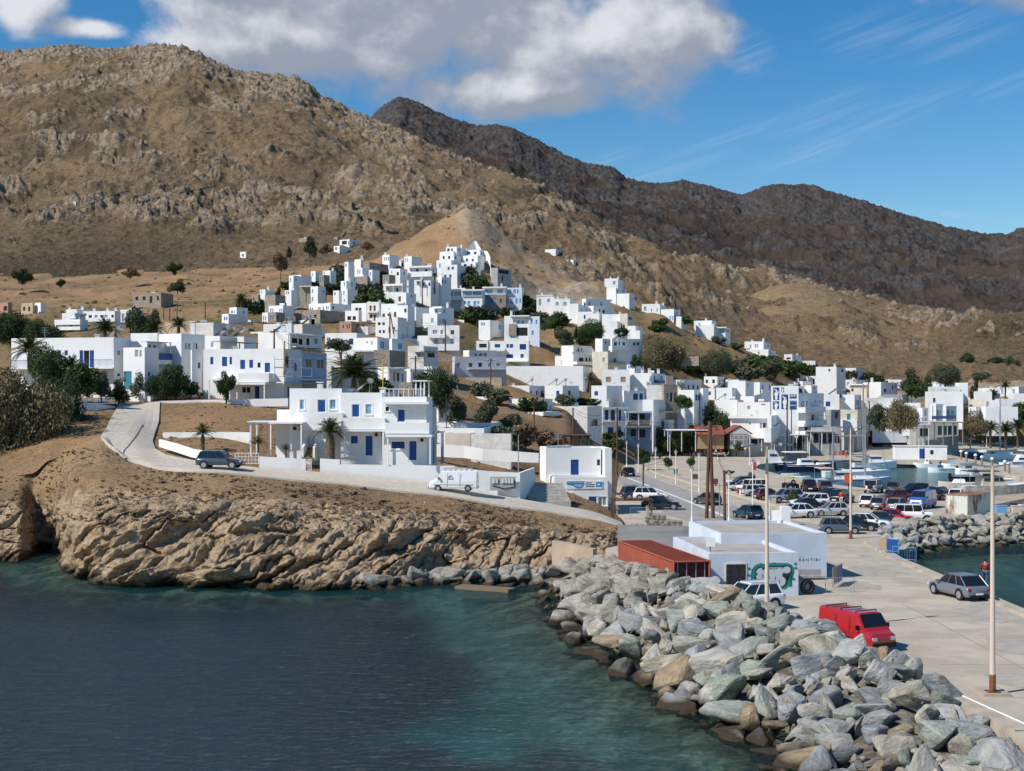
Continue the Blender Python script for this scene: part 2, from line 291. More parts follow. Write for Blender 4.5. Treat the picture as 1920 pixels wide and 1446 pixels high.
def shape_headland():
    s = HL; k = s.rowk; X, Y, Z = s.X.copy(), s.Y.copy(), s.Z.copy()
    rock = sstep(k, .8, 1.6)*(1-sstep(k+1.3*fbm(X*.10, Y*.10, o=4), 4.1, 5.0)); fade = 1-sstep(k, 5.3, 6)
    wb = fbm(X*.09, Z*.2+Y*.1, 3, o=3)*2.2                     # beds dip towards the left: long ledges running up to the right
    a = math.radians(27); p = (X*math.cos(a)+Z*math.sin(a))+wb; q = (-X*math.sin(a)+Z*math.cos(a))+wb*.6
    r1 = ridged(p*.07, q*.30, Y*.08, o=4, r=.5); r2 = ridged(p*.26+9, q*.85, Y*.25, o=3, r=.5); blk = np.abs(perlin(p*.13, q*.34, 5))*1.2+np.abs(perlin(p*.34, q*.8, 9))*.55
    ravine = np.clip(perlin(X*.11, 2.0, Y*.02), -1, 1)
    out = rock*(r1*2.4+r2*.5+blk*2.4+ravine*2.2-1.7); out = out-rock*(.9*np.exp(-(perlin(p*.20, q*.6, 2)/.045)**2)+.3*np.exp(-(perlin(p*.6, q*1.3, 8)/.05)**2)*sstep(fbm(X*.08, Z*.2, 6, o=2), -.15, .15)+.15*np.exp(-(perlin(X*.5+3, Z*.7, 4)/.06)**2)); buck = fbm(X*.08, Y*.08, o=5)*.9+fbm(X*.5, Y*.5, o=4)*.28
    n = rock*(1-sstep(k, 3.2, 4.4)*.55)
    s.Y = Y-out*n; s.Z = Z+out*.22*n+buck*fade*(.35+.3*sstep(k, 3, 4))*sstep(k, .8, 2)+rock*(fbm(X*.9, Z*1.2, Y*.9, o=4)*.5+ridged(p*1.4, q*2.6, Y, o=3)*.12)
    s.Z = np.where(k < 1.0, Z, s.Z)
    wet = (1-sstep(s.Z+.35*fbm(X*.5, Y*.5), .25, .85))
    return rock, wet
rk, wet = shape_headland(); HL.build('headland', T_NEAR, {'rock': rk, 'wet': wet*.9, 'green': 0*rk})
# town hill
LD = [148,168,200,250,300,350,400,450,510,600]
TT = [(-500,136,None,(142,9),[12,14.5,18,22,27,33,39,46,55,70]), (0,133,None,(140,9.5),[12.5,14.5,18,22,28,34,39,46,55,70]), (100,133,None,(140,10.5),[12.3,14.3,18,22,28,34,39,46,55,70]), (190,139,None,(143,11),[12,14,18,22,28,34,39,46,55,71]),
 (240,131,8.4,(137,9.7),[11.4,13.7,17.6,22,28,34,40,47,56,72]), (300,126,7.5,(133,8.3),[10.3,13.9,17.2,22,28,34,41,48,57,72]), (400,124,7.33,(131,7.7),[10.7,13.9,17,22,27.5,33,41,48,57,72]), (550,124,None,(129.5,7.1),[9.5,13.2,15.8,21,27,33,43,51,60,72]),
 (700,124,None,(129.5,6.5),[8.6,10.5,14.5,20.5,25.5,32,41.5,52,66,73]), (760,124,None,(129.5,6.2),[7.6,9.6,13,19,24,29,39,52.5,74,74]), (810,124,None,(129.5,5.9),[7,9,12,18,22.5,27,37.5,53,80,78]), (850,124,None,(129.5,5.5),[6.6,8,11,16.5,21,24.5,37,52.5,83,79]), (880,124,None,(129.5,5.2),[6.2,7.7,10.4,15.8,20.3,23.8,37,52,84.5,80]),
 (905,124,None,(129.5,4.9),[5.9,7.4,10,15,19.5,23,36,51,81.5,74]), (940,124,None,(129.5,4.7),[5.6,7,9.5,14.5,19,23,36,49,75,70]), (1000,124,None,(129.5,4.2),[4.8,6,8.5,13,17.5,22,33,46.5,68,62]), (1060,124,None,(129.5,3.7),[4.1,5,7,12,17,22,35.5,45,61,56]), (1110,124,None,(129.5,3.3),[3,3.2,4,6,12.5,21,34,44,55,52]),
 (1165,124,None,(129.5,2.3),[1.2,1.2,1.2,1.6,7,17.5,29,42.5,46,44]), (1230,124,-3,(129.5,-3),[-3,-3,-3,-2,2.2,9.5,21,41,43,41]), (1300,124,-3,(129.5,-3),[-3,-3,-3,-3,1.2,5,15,33.5,35,34]), (1400,124,-3,(129.5,-3),[-3,-3,-3,-3,-3,1.8,10,27,29,30]),
 (1500,124,-3,(129.5,-3),[-3,-3,-3,-3,-3,1.55,6,17,24,27]), (1650,124,-3,(129.5,-3),[-3,-3,-3,-3,-3,1.45,4,8,14,23]), (2500,124,-3,(129.5,-3),[-3,-3,-3,-3,-3,1.45,3.5,7,12,21])]
def fz(px):
    h = [(c[0], zy(*c[5])) for c in HB]; return float(np.interp(px, [a for a, _ in h], [b for _, b in h]))
cols = [(px, [(d0, fz(px) if z0 is None else z0), i]+list(zip(LD, zs))) for px, d0, z0, i, zs in TT]
TS = Sheet(cols, [6, 14, 14, 18, 20, 20, 20, 20, 26, 30, 30], -500, 2500, 900); TS.smooth(6)
for _i, _x in enumerate(TS.px):
    if _x < 1168: TS.D[_i, 0] = np.interp(_x, HL.px, HL.D[:, -1])-1.0; TS.Z[_i, 0] = np.interp(_x, HL.px, HL.Z[:, -1])-.35; TS.D[_i, 1] = TS.D[_i, 0]+1.05; TS.Z[_i, 1] = TS.Z[_i, 0]+.36
TS.Y = TS.D.copy(); TS.X = TS.U*TS.D
def shape_town():
    s = TS; k = s.rowk; Y = s.Y; X = s.X; far = sstep(Y, 128, 320)
    s.Z = s.Z+(fbm(X*.05, Y*.05, o=5)*(.25+1.9*far)+fbm(X*.35, Y*.35, o=4)*(.12+.3*far))*sstep(s.Z, 1.6, 5)*sstep(k, 1, 2.2)
    pk = np.exp(-(((X+14)/10)**2+((Y-505)/30)**2)); r = ridged(X*.06, Y*.06, s.Z*.08, o=5, r=.6)
    rk = np.clip(pk*.75+sstep(Y, 430, 500)*sstep(X, -14, 4)*(.25+.5*r)+.45*sstep(fbm(X*.03, Y*.03, 5), .15, .5)*sstep(Y, 300, 450), 0, 1)
    s.Z = s.Z+rk*(r*2.6+.4*ridged(X*.3, Y*.3, o=4))*sstep(Y, 400, 470)
    cliff = np.exp(-(((X-12)/26)**2+((Y-452)/14)**2)); rk = np.clip(rk+cliff*.9, 0, 1); s.Z = s.Z+cliff*r*2.5
    green = sstep(fbm(X*.04+4, Y*.04, o=3), -.1, .3)*sstep(Y, 200, 280)*(1-sstep(Y, 430, 470))*(1-sstep(X, 60, 130))*.8
    return rk, green
rk_town, gr_town = shape_town(); ANCH = []
# mountains
def crest(tab, px): return float(np.interp(px, [a for a, _ in tab], [b for _, b in tab]))
C3 = [(-700,150),(-300,110),(0,95),(60,90),(100,86),(140,81),(155,88),(200,90),(240,87),(280,83),(330,82),(370,95),(400,112),(440,130),(500,137),(555,142),(580,158),(610,180),(640,195),(700,222),(760,245),(820,275),(900,305),(1000,342),(1060,375),(1150,430),(1250,475),(1400,503),(1500,518),(1600,555),(1700,588),(1800,592),(1920,604),(2400,610)]
C4 = [(300,300),(600,290),(680,235),(700,216),(725,190),(745,182),(775,186),(800,200),(850,222),(900,236),(940,232),(960,240),(1010,262),(1050,285),(1100,306),(1130,309),(1150,313),(1185,338),(1250,345),(1258,335),(1300,342),(1340,350),(1385,365),(1430,352),(1446,340),(1462,347),(1500,345),(1530,348),(1570,362),(1595,372),(1604,368),(1625,378),(1700,402),(1780,425),(1850,438),(1875,439),(1920,427),(2100,395),(2600,330)]
C5 = [(1200,690),(1300,630),(1360,585),(1410,552),(1450,536),(1490,530),(1540,537),(1580,552),(1640,582),(1700,610),(1780,645),(1850,680),(1920,705),(2100,710),(2400,710)]
def mountain(name, m, tab, px0, px1, nu, rows, dcrest, base, amp, sub, rock_bias=0.0, back=(1.12, 40), seed=0, small=None):
    cols = []
    for px in np.linspace(px0, px1, 60):
        yc = crest(tab, px); dc = np.interp(px, *dcrest); d0, y0 = np.interp(px, *base[0]), np.interp(px, *base[1])
        r = [(d0*.90, zy(d0, y0)-20)]
        for (t, h) in rows: d = d0+(dc-d0)*t; y = y0+(yc-y0)*h; r.append((d, zy(d, y)))
        r.append((dc*back[0], zy(dc, yc)-back[1])); cols.append((px, r))
    s = Sheet(cols, [14]+[sub]*(len(rows)-1)+[8], px0, px1, nu); s.smooth(4)
    dz = np.array([crest(tab, p) for p in s.px]); X, Y = s.X, s.Y
    big = ridged(X*.0028+seed, Y*.0028, o=4, r=.55); mid = fbm(X*.012+seed, Y*.012, o=5, r=.6); fine = ridged(X*.075+seed, Y*.075, s.Z*.045, o=5, r=.66)
    mask = sstep(.65*fbm(X*.008+seed*2, Y*.008, s.Z*.004, o=4)+.75*fbm(X*.035+seed, Y*.035, s.Z*.02, o=4)+rock_bias+.2*ridged(X*.02, Y*.02, o=3)+.35*sstep(s.rowk/s.rowk.max(), .55, .9), .12, .5)
    k = s.rowk/s.rowk.max(); edge = np.sin(np.clip(s.rowk[None, :]/(len(rows)), 0, 1)*math.pi)**.5*np.ones_like(X)*sstep(s.rowk, .9, 2.3)
    low = sstep(s.rowk, 1.0, 1.7); mask = mask*low
    s.Z = s.Z+amp*(big*.9*edge+mid*.55*edge)+mask*fine*amp*.24+ridged(X*.10, Y*.10, o=3)*amp*.05
    # bring the skyline back to its outline
    sky = (YH-(s.Z-HC)/s.D*F); top = sky.min(1); corr = (top-dz)
    near = sstep(s.rowk, len(rows)*.45, len(rows)-.2); w = np.ones(21)/21; cp = np.convolve(np.pad(corr, 10, 'edge'), w, 'valid')
    s.Z = s.Z+(cp[:, None]*near[None, :])*s.D/F
    return s, mask
rowsA = [(0,0),(.25,.20),(.5,.45),(.75,.74),(1,1)]
M3, mk = mountain('mountain', T_MTN, C3, -700, 2400, 1500, rowsA, ([-700,0,600,900,1150,1500,2400],[1400,1400,1330,1250,1150,1180,1180]), (([-700,2400],[585,585]), ([-700,0,400,700,870,1000,1150,1300,1500,2400],[515,503,500,497,510,545,590,650,690,690])), 38, 75, rock_bias=.02, seed=1)
hi = sstep(M3.X, -420, -250); M3.build('mountain', T_MTN, {'rock': mk*.95, 'green': 0*mk, 'wet': 0*mk})
M5, mk = mountain('hill', T_DOME, C5, 1200, 2400, 620, rowsA, ([1200,2400],[860,860]), (([1200,2400],[592,592]), ([1200,1400,1600,2400],[700,702,712,712])), 7, 46, rock_bias=-.22, seed=5, back=(1.06, 14))
M5.build('right_hill', T_DOME, {'rock': mk*.8, 'green': 0*mk, 'wet': 0*mk})
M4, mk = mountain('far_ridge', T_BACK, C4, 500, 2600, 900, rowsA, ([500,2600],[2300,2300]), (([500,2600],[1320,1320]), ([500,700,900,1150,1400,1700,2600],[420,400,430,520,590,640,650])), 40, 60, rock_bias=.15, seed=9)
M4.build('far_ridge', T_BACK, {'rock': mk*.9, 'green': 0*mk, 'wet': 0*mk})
# ---------------------------------------------------------------- quay, road, sea
def prism(name, pts, z0, z1, m, label=None, kind='structure'):
    mb = MB(); n = len(pts); mb.poly([(p[0], p[1], z1) for p in pts])
    for i in range(n): a, b = pts[i], pts[(i+1) % n]; mb.quad((a[0],a[1],z0), (b[0],b[1],z0), (b[0],b[1],z1), (a[0],a[1],z1))
    o = mb.obj(name, m)
    bm = bmesh.new(); bm.from_mesh(o.data); bmesh.ops.remove_doubles(bm, verts=bm.verts, dist=1e-5); bmesh.ops.recalc_face_normals(bm, faces=bm.faces); bm.to_mesh(o.data); bm.free()
    if kind: o['kind'] = kind
    return o
ASPH = mat('pale_asphalt', (.33,.31,.285), .9, (.26,.245,.225), .12, (.35,.7), bump=.01, bscale=12, coords='World', alt2=(.38,.355,.32), scale2=.9)
QUAYM = mat('quay_concrete', (.46,.40,.315), .9, (.37,.32,.25), .10, (.35,.7), bump=.01, bscale=9, coords='World', alt2=(.52,.455,.36), scale2=.35, detail=8)
ROADM = mat('old_concrete_road', (.54,.48,.39), .95, (.45,.40,.325), .25, (.35,.7), bump=.02, bscale=8, coords='World', alt2=(.58,.53,.45), scale2=2.1)
g = lambda x, y, z=1.5: G(x, y, z)[:2]
Q = [(20.3,30),(20.3,52),(19,60),(16.5,66),(13.6,74),(12,83),(9.2,98),(7.9,106),(7.9,125),(2,150),(-4,210),(-2,262),(20,300),(20,356),(330,356),(331,356)]
Q += [(330,g(1900,842)[1]), g(1925,843), g(1748,847), g(1925,881), (330,g(1925,881)[1]), (330,g(1925,896)[1]), g(1925,896), g(1795,868), g(1790,863), g(1600,862), g(1490,866), g(1425,870), g(1415,877), g(1462,890), g(1530,905), g(1620,915), g(1700,921), g(1780,929), g(1905,929), (330,179), (330,150), (75,142), (52,138), (43,133), (34.5,126), (32.2,118), (31.2,108), (31.2,30)]
prism('quay', Q, -3, 1.5, QUAYM)
def ribbon(name, left, right, m, z=0.02, thick=.05, kind='structure'):
    mb = MB()
    for i in range(len(left)-1):
        a, b, c, d = [Vector(q)+Vector((0,0,z)) for q in (left[i], right[i], right[i+1], left[i+1])]; k = Vector((0,0,-thick)); mb.hexa([a+k, b+k, c+k, d+k, a, b, c, d])
    o = mb.obj(name, m); o['kind'] = kind; return o
RP = [(1170,984.5,123.6,1165,970,129.2), (1100,973,124,1100,956,129.4), (1000,958,124,1000,943,129.5), (900,945,124,900,928,129.5), (800,928,124,800,910,129.5), (700,915,124,700,898,129.5), (600,905,124,600,889,129.5), (500,893,124,500,881,129.5), (400,887,124,405,869,130.6), (340,884,124.6,348,856,132.3), (285,876,126.5,312,842,134), (238,862,129.5,291,826,137), (203,845,133,286,808,141), (188,825,137.5,290,790,146), (203,800,144,298,775,154), (224,765,164,300,762,166)]
def road():
    t = np.arange(len(RP)); tt = np.linspace(0, len(RP)-1, 110); A = np.array(RP); R = np.stack([np.interp(tt, t, A[:, i]) for i in range(6)], 1); m = 8; V = []; Fc = []
    for r in R:
        for j in range(m+1):
            f = j/m; px = r[0]*(1-f)+r[3]*f; D = r[2]*(1-f)+r[5]*f; V.append(((px-CX)/F*D, D, TS.zat(px, D)+.16))
    for i in range(len(R)-1):
        for j in range(m): a = i*(m+1)+j; Fc.append((a, a+m+1, a+m+2, a+1))
    Va = np.array(V); Z = Va[:, 2].reshape(len(R), m+1)
    for _ in range(6): Z[1:-1] = .25*Z[:-2]+.5*Z[1:-1]+.25*Z[2:]
    Va[:, 2] = Z.reshape(-1); n = len(V); lo = Va.copy(); lo[:, 2] -= .5; Fs = []
    for i in range(len(R)-1):
        for j in (0, m): a = i*(m+1)+j; b = a+m+1; Fs.append((a, b, b+n, a+n))
    o = bpy.data.objects.new('coast_road', mesh('coast_road', np.concatenate([Va, lo]), Fc+Fs, ROADM)); link(o); o['kind'] = 'structure'
road()
# sea bed and water
shore = np.array([P(px, 0, b)[:2] for px, b, *_ in HB]+[(3.0,104),(1.0,93),(2.5,84),(4.6,75),(6.0,68),(7.6,61),(9.4,55.5),(11,51),(13,42),(14,20)])
harb = np.array([(31.2,20),(31.2,110),(33,119),(44,124),(56,128),(90,136)])
def dist(X, Y, pl):
    d = np.full(X.shape, 1e9)
    for a, b in zip(pl[:-1], pl[1:]):
        ab = b-a; t = np.clip(((X-a[0])*ab[0]+(Y-a[1])*ab[1])/(ab@ab), 0, 1); d = np.minimum(d, np.hypot(X-a[0]-t*ab[0], Y-a[1]-t*ab[1]))
    return d
def sea():
    xs = np.concatenate([np.linspace(-400, -45, 30), np.linspace(-44, 34, 600), np.linspace(36, 400, 40)]); ys = np.concatenate([np.linspace(-60, 38, 20), np.linspace(40, 130, 620), np.linspace(135, 360, 30)])
    X, Y = np.meshgrid(xs, ys, indexing='ij'); d = np.minimum(dist(X, Y, shore), dist(X, Y, harb)); d = np.where(Y > 140, 20, d)
    z = -.15-np.minimum(d*.21, 4.2)-.5*sstep(d, 12, 40)+fbm(X*.12, Y*.12, o=4)*.7*sstep(d, 1, 8)+.12*fbm(X*.6, Y*.6, o=3)
    nu, nv = X.shape; idx = np.arange(nu*nv).reshape(nu, nv); Fc = np.stack([idx[:-1, :-1], idx[1:, :-1], idx[1:, 1:], idx[:-1, 1:]], -1).reshape(-1, 4)
    m = bpy.data.materials.new('sea_bed'); m.use_nodes = True; nt = m.node_tree; n = nt.nodes; L = nt.links; b = n['Principled BSDF']; b.inputs['Roughness'].default_value = 1
    gp = n.new('ShaderNodeNewGeometry')
    def nz(s, dt, lo, hi): t = n.new('ShaderNodeTexNoise'); L.new(gp.outputs['Position'], t.inputs['Vector']); t.inputs['Scale'].default_value = s; t.inputs['Detail'].default_value = dt; r = n.new('ShaderNodeMapRange'); L.new(t.outputs[0], r.inputs[0]); r.inputs[1].default_value = lo; r.inputs[2].default_value = hi; return r.outputs[0]
    def mx(f, a, c):
        x = n.new('ShaderNodeMix'); x.data_type = 'RGBA'; L.new(f, x.inputs[0])
        for i, v in ((6, a), (7, c)):
            if isinstance(v, tuple): x.inputs[i].default_value = v+(1,)
            else: L.new(v, x.inputs[i])
        return x.outputs[2]
    at = n.new('ShaderNodeAttribute'); at.attribute_name = 'weed'
    c = mx(nz(1.1, 6, .4, .6), (.20,.165,.09), (.08,.075,.04)); c = mx(nz(.45, 5, .5, .62), c, (.34,.33,.24)); c = mx(at.outputs['Fac'], c, (.016,.022,.026)); L.new(c, b.inputs['Base Color'])
    weed = np.clip(sstep(d+4*fbm(X*.07, Y*.07, 2, o=4), 4, 9)*(1-.95*sstep(fbm(X*.055+2, Y*.055+5, 7, o=4)+.55*np.exp(-(((X+1.5)/6)**2+((Y-62)/8)**2))-.004*(-X), .02, .45))+sstep(-X, 3, 14)*.9*sstep(d, 2, 7), 0, 1)
    o = bpy.data.objects.new('sea_bed', mesh('sea_bed', np.stack([X, Y, z], -1).reshape(-1, 3), Fc, m, smooth=True, attrs={'weed': weed.reshape(-1)})); link(o); o['kind'] = 'structure'
    w = bpy.data.materials.new('sea_water'); w.use_nodes = True; nt = w.node_tree; n = nt.nodes; L = nt.links; n.clear(); out = n.new('ShaderNodeOutputMaterial')
    gp = n.new('ShaderNodeNewGeometry'); 
    def tex(s, dt, st, r=.55): mp = n.new('ShaderNodeMapping'); L.new(gp.outputs['Position'], mp.inputs[0]); mp.inputs['Scale'].default_value = st; mp.inputs['Rotation'].default_value = (0,0,.25); t = n.new('ShaderNodeTexNoise'); L.new(mp.outputs[0], t.inputs['Vector']); t.inputs['Scale'].default_value = s; t.inputs['Detail'].default_value = dt; t.inputs['Roughness'].default_value = r; t.inputs['Distortion'].default_value = .6; return t.outputs[0]
    calm = n.new('ShaderNodeAttribute'); calm.attribute_name = 'calm'
    b1 = n.new('ShaderNodeBump'); b1.inputs['Distance'].default_value = .3; L.new(tex(2.1, 6, (.8, 1.5, 1), .66), b1.inputs['Height']); L.new(calm.outputs['Fac'], b1.inputs['Strength'])
    b2 = n.new('ShaderNodeBump'); b2.inputs['Distance'].default_value = .5; L.new(tex(.5, 3, (1, 1.5, 1)), b2.inputs['Height']); L.new(b1.outputs[0], b2.inputs['Normal']); L.new(calm.outputs['Fac'], b2.inputs['Strength'])
    fr = n.new('ShaderNodeFresnel'); fr.inputs[0].default_value = 1.33; L.new(b2.outputs[0], fr.inputs['Normal'])
    gl = n.new('ShaderNodeBsdfGlossy'); gl.inputs['Roughness'].default_value = .06; L.new(b2.outputs[0], gl.inputs['Normal'])
    tr = n.new('ShaderNodeBsdfTransparent'); df = n.new('ShaderNodeBsdfDiffuse'); wd = n.new('ShaderNodeAttribute'); wd.attribute_name = 'weed'; wr = n.new('ShaderNodeValToRGB'); wr.color_ramp.elements[0].color = (.040,.24,.24,1); wr.color_ramp.elements[1].color = (.030,.056,.072,1); L.new(wd.outputs['Fac'], wr.inputs[0]); L.new(wr.outputs[0], df.inputs['Color'])
    dp = n.new('ShaderNodeAttribute'); dp.attribute_name = 'depth'
    cr = n.new('ShaderNodeValToRGB'); L.new(dp.outputs['Fac'], cr.inputs[0]); cr.color_ramp.elements[0].color = (.72,.84,.80,1); cr.color_ramp.elements[1].color = (.12,.42,.46,1); L.new(cr.outputs[0], tr.inputs[0])
    m1 = n.new('ShaderNodeMixShader'); ml = n.new('ShaderNodeMath'); ml.operation = 'MULTIPLY'; ml.inputs[1].default_value = .7; L.new(dp.outputs['Fac'], ml.inputs[0]); L.new(ml.outputs[0], m1.inputs[0]); L.new(tr.outputs[0], m1.inputs[1]); L.new(df.outputs[0], m1.inputs[2])
    m2 = n.new('ShaderNodeMixShader'); L.new(fr.outputs[0], m2.inputs[0]); L.new(m1.outputs[0], m2.inputs[1]); L.new(gl.outputs[0], m2.inputs[2]); L.new(m2.outputs[0], out.inputs[0])
    dep = np.clip(-z/4.6, 0, 1); cm = np.where(Y > 140, .35, 1.0)
    o = bpy.data.objects.new('sea', mesh('sea', np.stack([X, Y, np.where((Y > 39.5) & (Y < 131) & (X > -44.5) & (X < 34.5), .038*fbm(X*.45+.12*Y, Y*1.0, 0, o=4, r=.62)+.022*ridged(X*.8, Y*1.7, 3, o=3, r=.6), 0)], -1).reshape(-1, 3), Fc, w, smooth=True, attrs={'weed': weed.reshape(-1), 'depth': dep.reshape(-1), 'calm': cm.reshape(-1)})); link(o); o['kind'] = 'structure'
    # a broad outer sheet so that the sea goes on to the horizon behind and beside the camera
    mb = MB(); R = 5000
    for x0, x1, y0, y1 in ((-R,-400,-R,360), (400,R,-R,360), (-400,400,-R,-60)): mb.quad((x0,y0,-.02), (x1,y0,-.02), (x1,y1,-.02), (x0,y1,-.02))
    dsea = mat('open_sea', (.012,.045,.055), .12, spec=.5, bump=.2, bscale=.6, coords='World'); mb.obj('sea', dsea)['kind'] = 'structure'
sea()
# ---------------------------------------------------------------- houses
KS = {0:(0,0,1), 1:(0,560,4), 2:(360,600,4), 3:(400,430,16/3), 4:(680,440,16/3), 5:(760,600,4), 6:(960,500,16/3), 7:(1240,580,16/3), 8:(1560,600,16/3), 9:(540,720,48/7), 10:(600,610,96/13), 11:(1160,690,96/13), 12:(1000,820,1859/180), 13:(1120,800,4.8), 14:(1520,820,4.8), 15:(1360,880,8), 16:(1400,830,8), 17:(1720,820,9.6), 18:(1140,820,96/13), 19:(1320,1020,6.4)}
KX = [0,0,1.0]
def K(k): KX[:] = KS[k]
def kx(x): return KX[0]+x/KX[2]
def ky(y): return KX[1]+y/KX[2]
def kP(x, y, D): return P(kx(x), ky(y), D)
def kG(x, y, z=1.5): return G(kx(x), ky(y), z)
def facewall(mb, p0, ud, w, h, rects, m, dep=.16):
    ud = Vector(ud); n = Vector((ud.y, -ud.x, 0)); p0 = Vector(p0)
    rects = [(max(.05, a), min(w-.05, b), max(.02, c), min(h-.15, d)) for a, b, c, d in rects]; rects = [r for r in rects if r[1]-r[0] > .1 and r[3]-r[2] > .1]
    us = sorted({0, w}|{r[0] for r in rects}|{r[1] for r in rects}); vs = sorted({0, h}|{r[2] for r in rects}|{r[3] for r in rects})
    q = lambda u, v, o=0: p0+ud*u+Vector((0,0,v))-n*o
    for i in range(len(us)-1):
        run = None
        for j in range(len(vs)-1):
            uc, vc = (us[i]+us[i+1])/2, (vs[j]+vs[j+1])/2; hole = any(r[0] < uc < r[1] and r[2] < vc < r[3] for r in rects)
            if not hole:
                if run is None: run = vs[j]
            if hole or j == len(vs)-2:
                end = vs[j] if hole else vs[j+1]
                if run is not None and end > run: mb.quad(q(us[i], run), q(us[i+1], run), q(us[i+1], end), q(us[i], end), m)
                run = None
    for a, b, c, d in rects:
        for e, f in (((a,c),(b,c)), ((b,c),(b,d)), ((b,d),(a,d)), ((a,d),(a,c))): mb.quad(q(*e), q(*e, dep), q(*f, dep), q(*f), m)
        mb.quad(q(a,c,dep+.02), q(b,c,dep+.02), q(b,d,dep+.02), q(a,d,dep+.02), 2)
    return rects, q
WK = {'b':(BLUE,1), 'B':(BLUE_D,1), 'l':(BLUE_L,1), 'n':(BROWN_L,1), 'N':(BROWN,1), 'g':(GREYP,0), 'd':(DARK,0), 'w':(GLASS,0), 'c':(GLASS_B,0), 'a':(GLASS,0), 't':(mat('teal_paint', (.05,.22,.30), .5),1)}
def opening(parent, r, q, kind, near):
    a, b, c, d = r; m, solid = WK[kind]; door = (d-c) > 1.75 and (d-c)/(b-a) > 1.45; nm = 'door' if door and (solid or c < .5) else 'window'; dep = .13
    mb = MB(); B = lambda u0, u1, v0, v1, o0, o1, mm=0: mb.hexa([q(u0,v0,o1), q(u1,v0,o1), q(u1,v0,o0), q(u0,v0,o0), q(u0,v1,o1), q(u1,v1,o1), q(u1,v1,o0), q(u0,v1,o0)], mm)
    if near == 0: mb.quad(q(a,c,dep), q(b,c,dep), q(b,d,dep), q(a,d,dep), 0); return mb.obj(nm, m, parent)
    fr = WPAINT if kind in 'wgca' or (kind in 'bBl' and near == 2) else m; t = .07
    B(a, a+t, c, d, .02, .12); B(b-t, b, c, d, .02, .12); B(a+t, b-t, d-t, d, .02, .12); B(a+t, b-t, c, c+t, .02, .12)
    if not solid and (b-a) > .7: B((a+b)/2-.03, (a+b)/2+.03, c+t, d-t, .03, .11)
    if near == 2:                                                   # raised plaster surround and sill
        for u0, u1, v0, v1 in ((a-.12, a, c, d+.12), (b, b+.12, c, d+.12), (a, b, d, d+.12)): B(u0, u1, v0, v1, -.025, .0, 1)
        if nm == 'window': B(a-.15, b+.15, c-.10, c, -.08, .0, 1)
    f = mb.obj(nm, [fr, WHITE], parent)
    pb = MB(); mb = pb
    if solid:
        n = 2 if (b-a) > .75 else 1; w = (b-a-2*t)/n
        for i in range(n):
            s = MB(); mb = s; u0 = a+t+i*w; B(u0+.01, u0+w-.01, c+t, d-t, .06, .12)
            for k in range(max(2, int((d-c)/.45)) if near == 2 else 0): v = c+t+.12+k*.42; (v+.28 < d-t) and B(u0+.08, u0+w-.08, v, v+.28, .045, .06)
            s.obj('shutter' if nm == 'window' else 'door_leaf', m, f)
    else: mb.quad(q(a+t,c+t,.1), q(b-t,c+t,.1), q(b-t,d-t,.1), q(a+t,d-t,.1), 0); pb.obj('pane', m, f)
    return f
class Vol: pass
HN = {}
def house(label, cat='house', name='house', group=None): return empty(name, (0,0,0), label, cat, group)
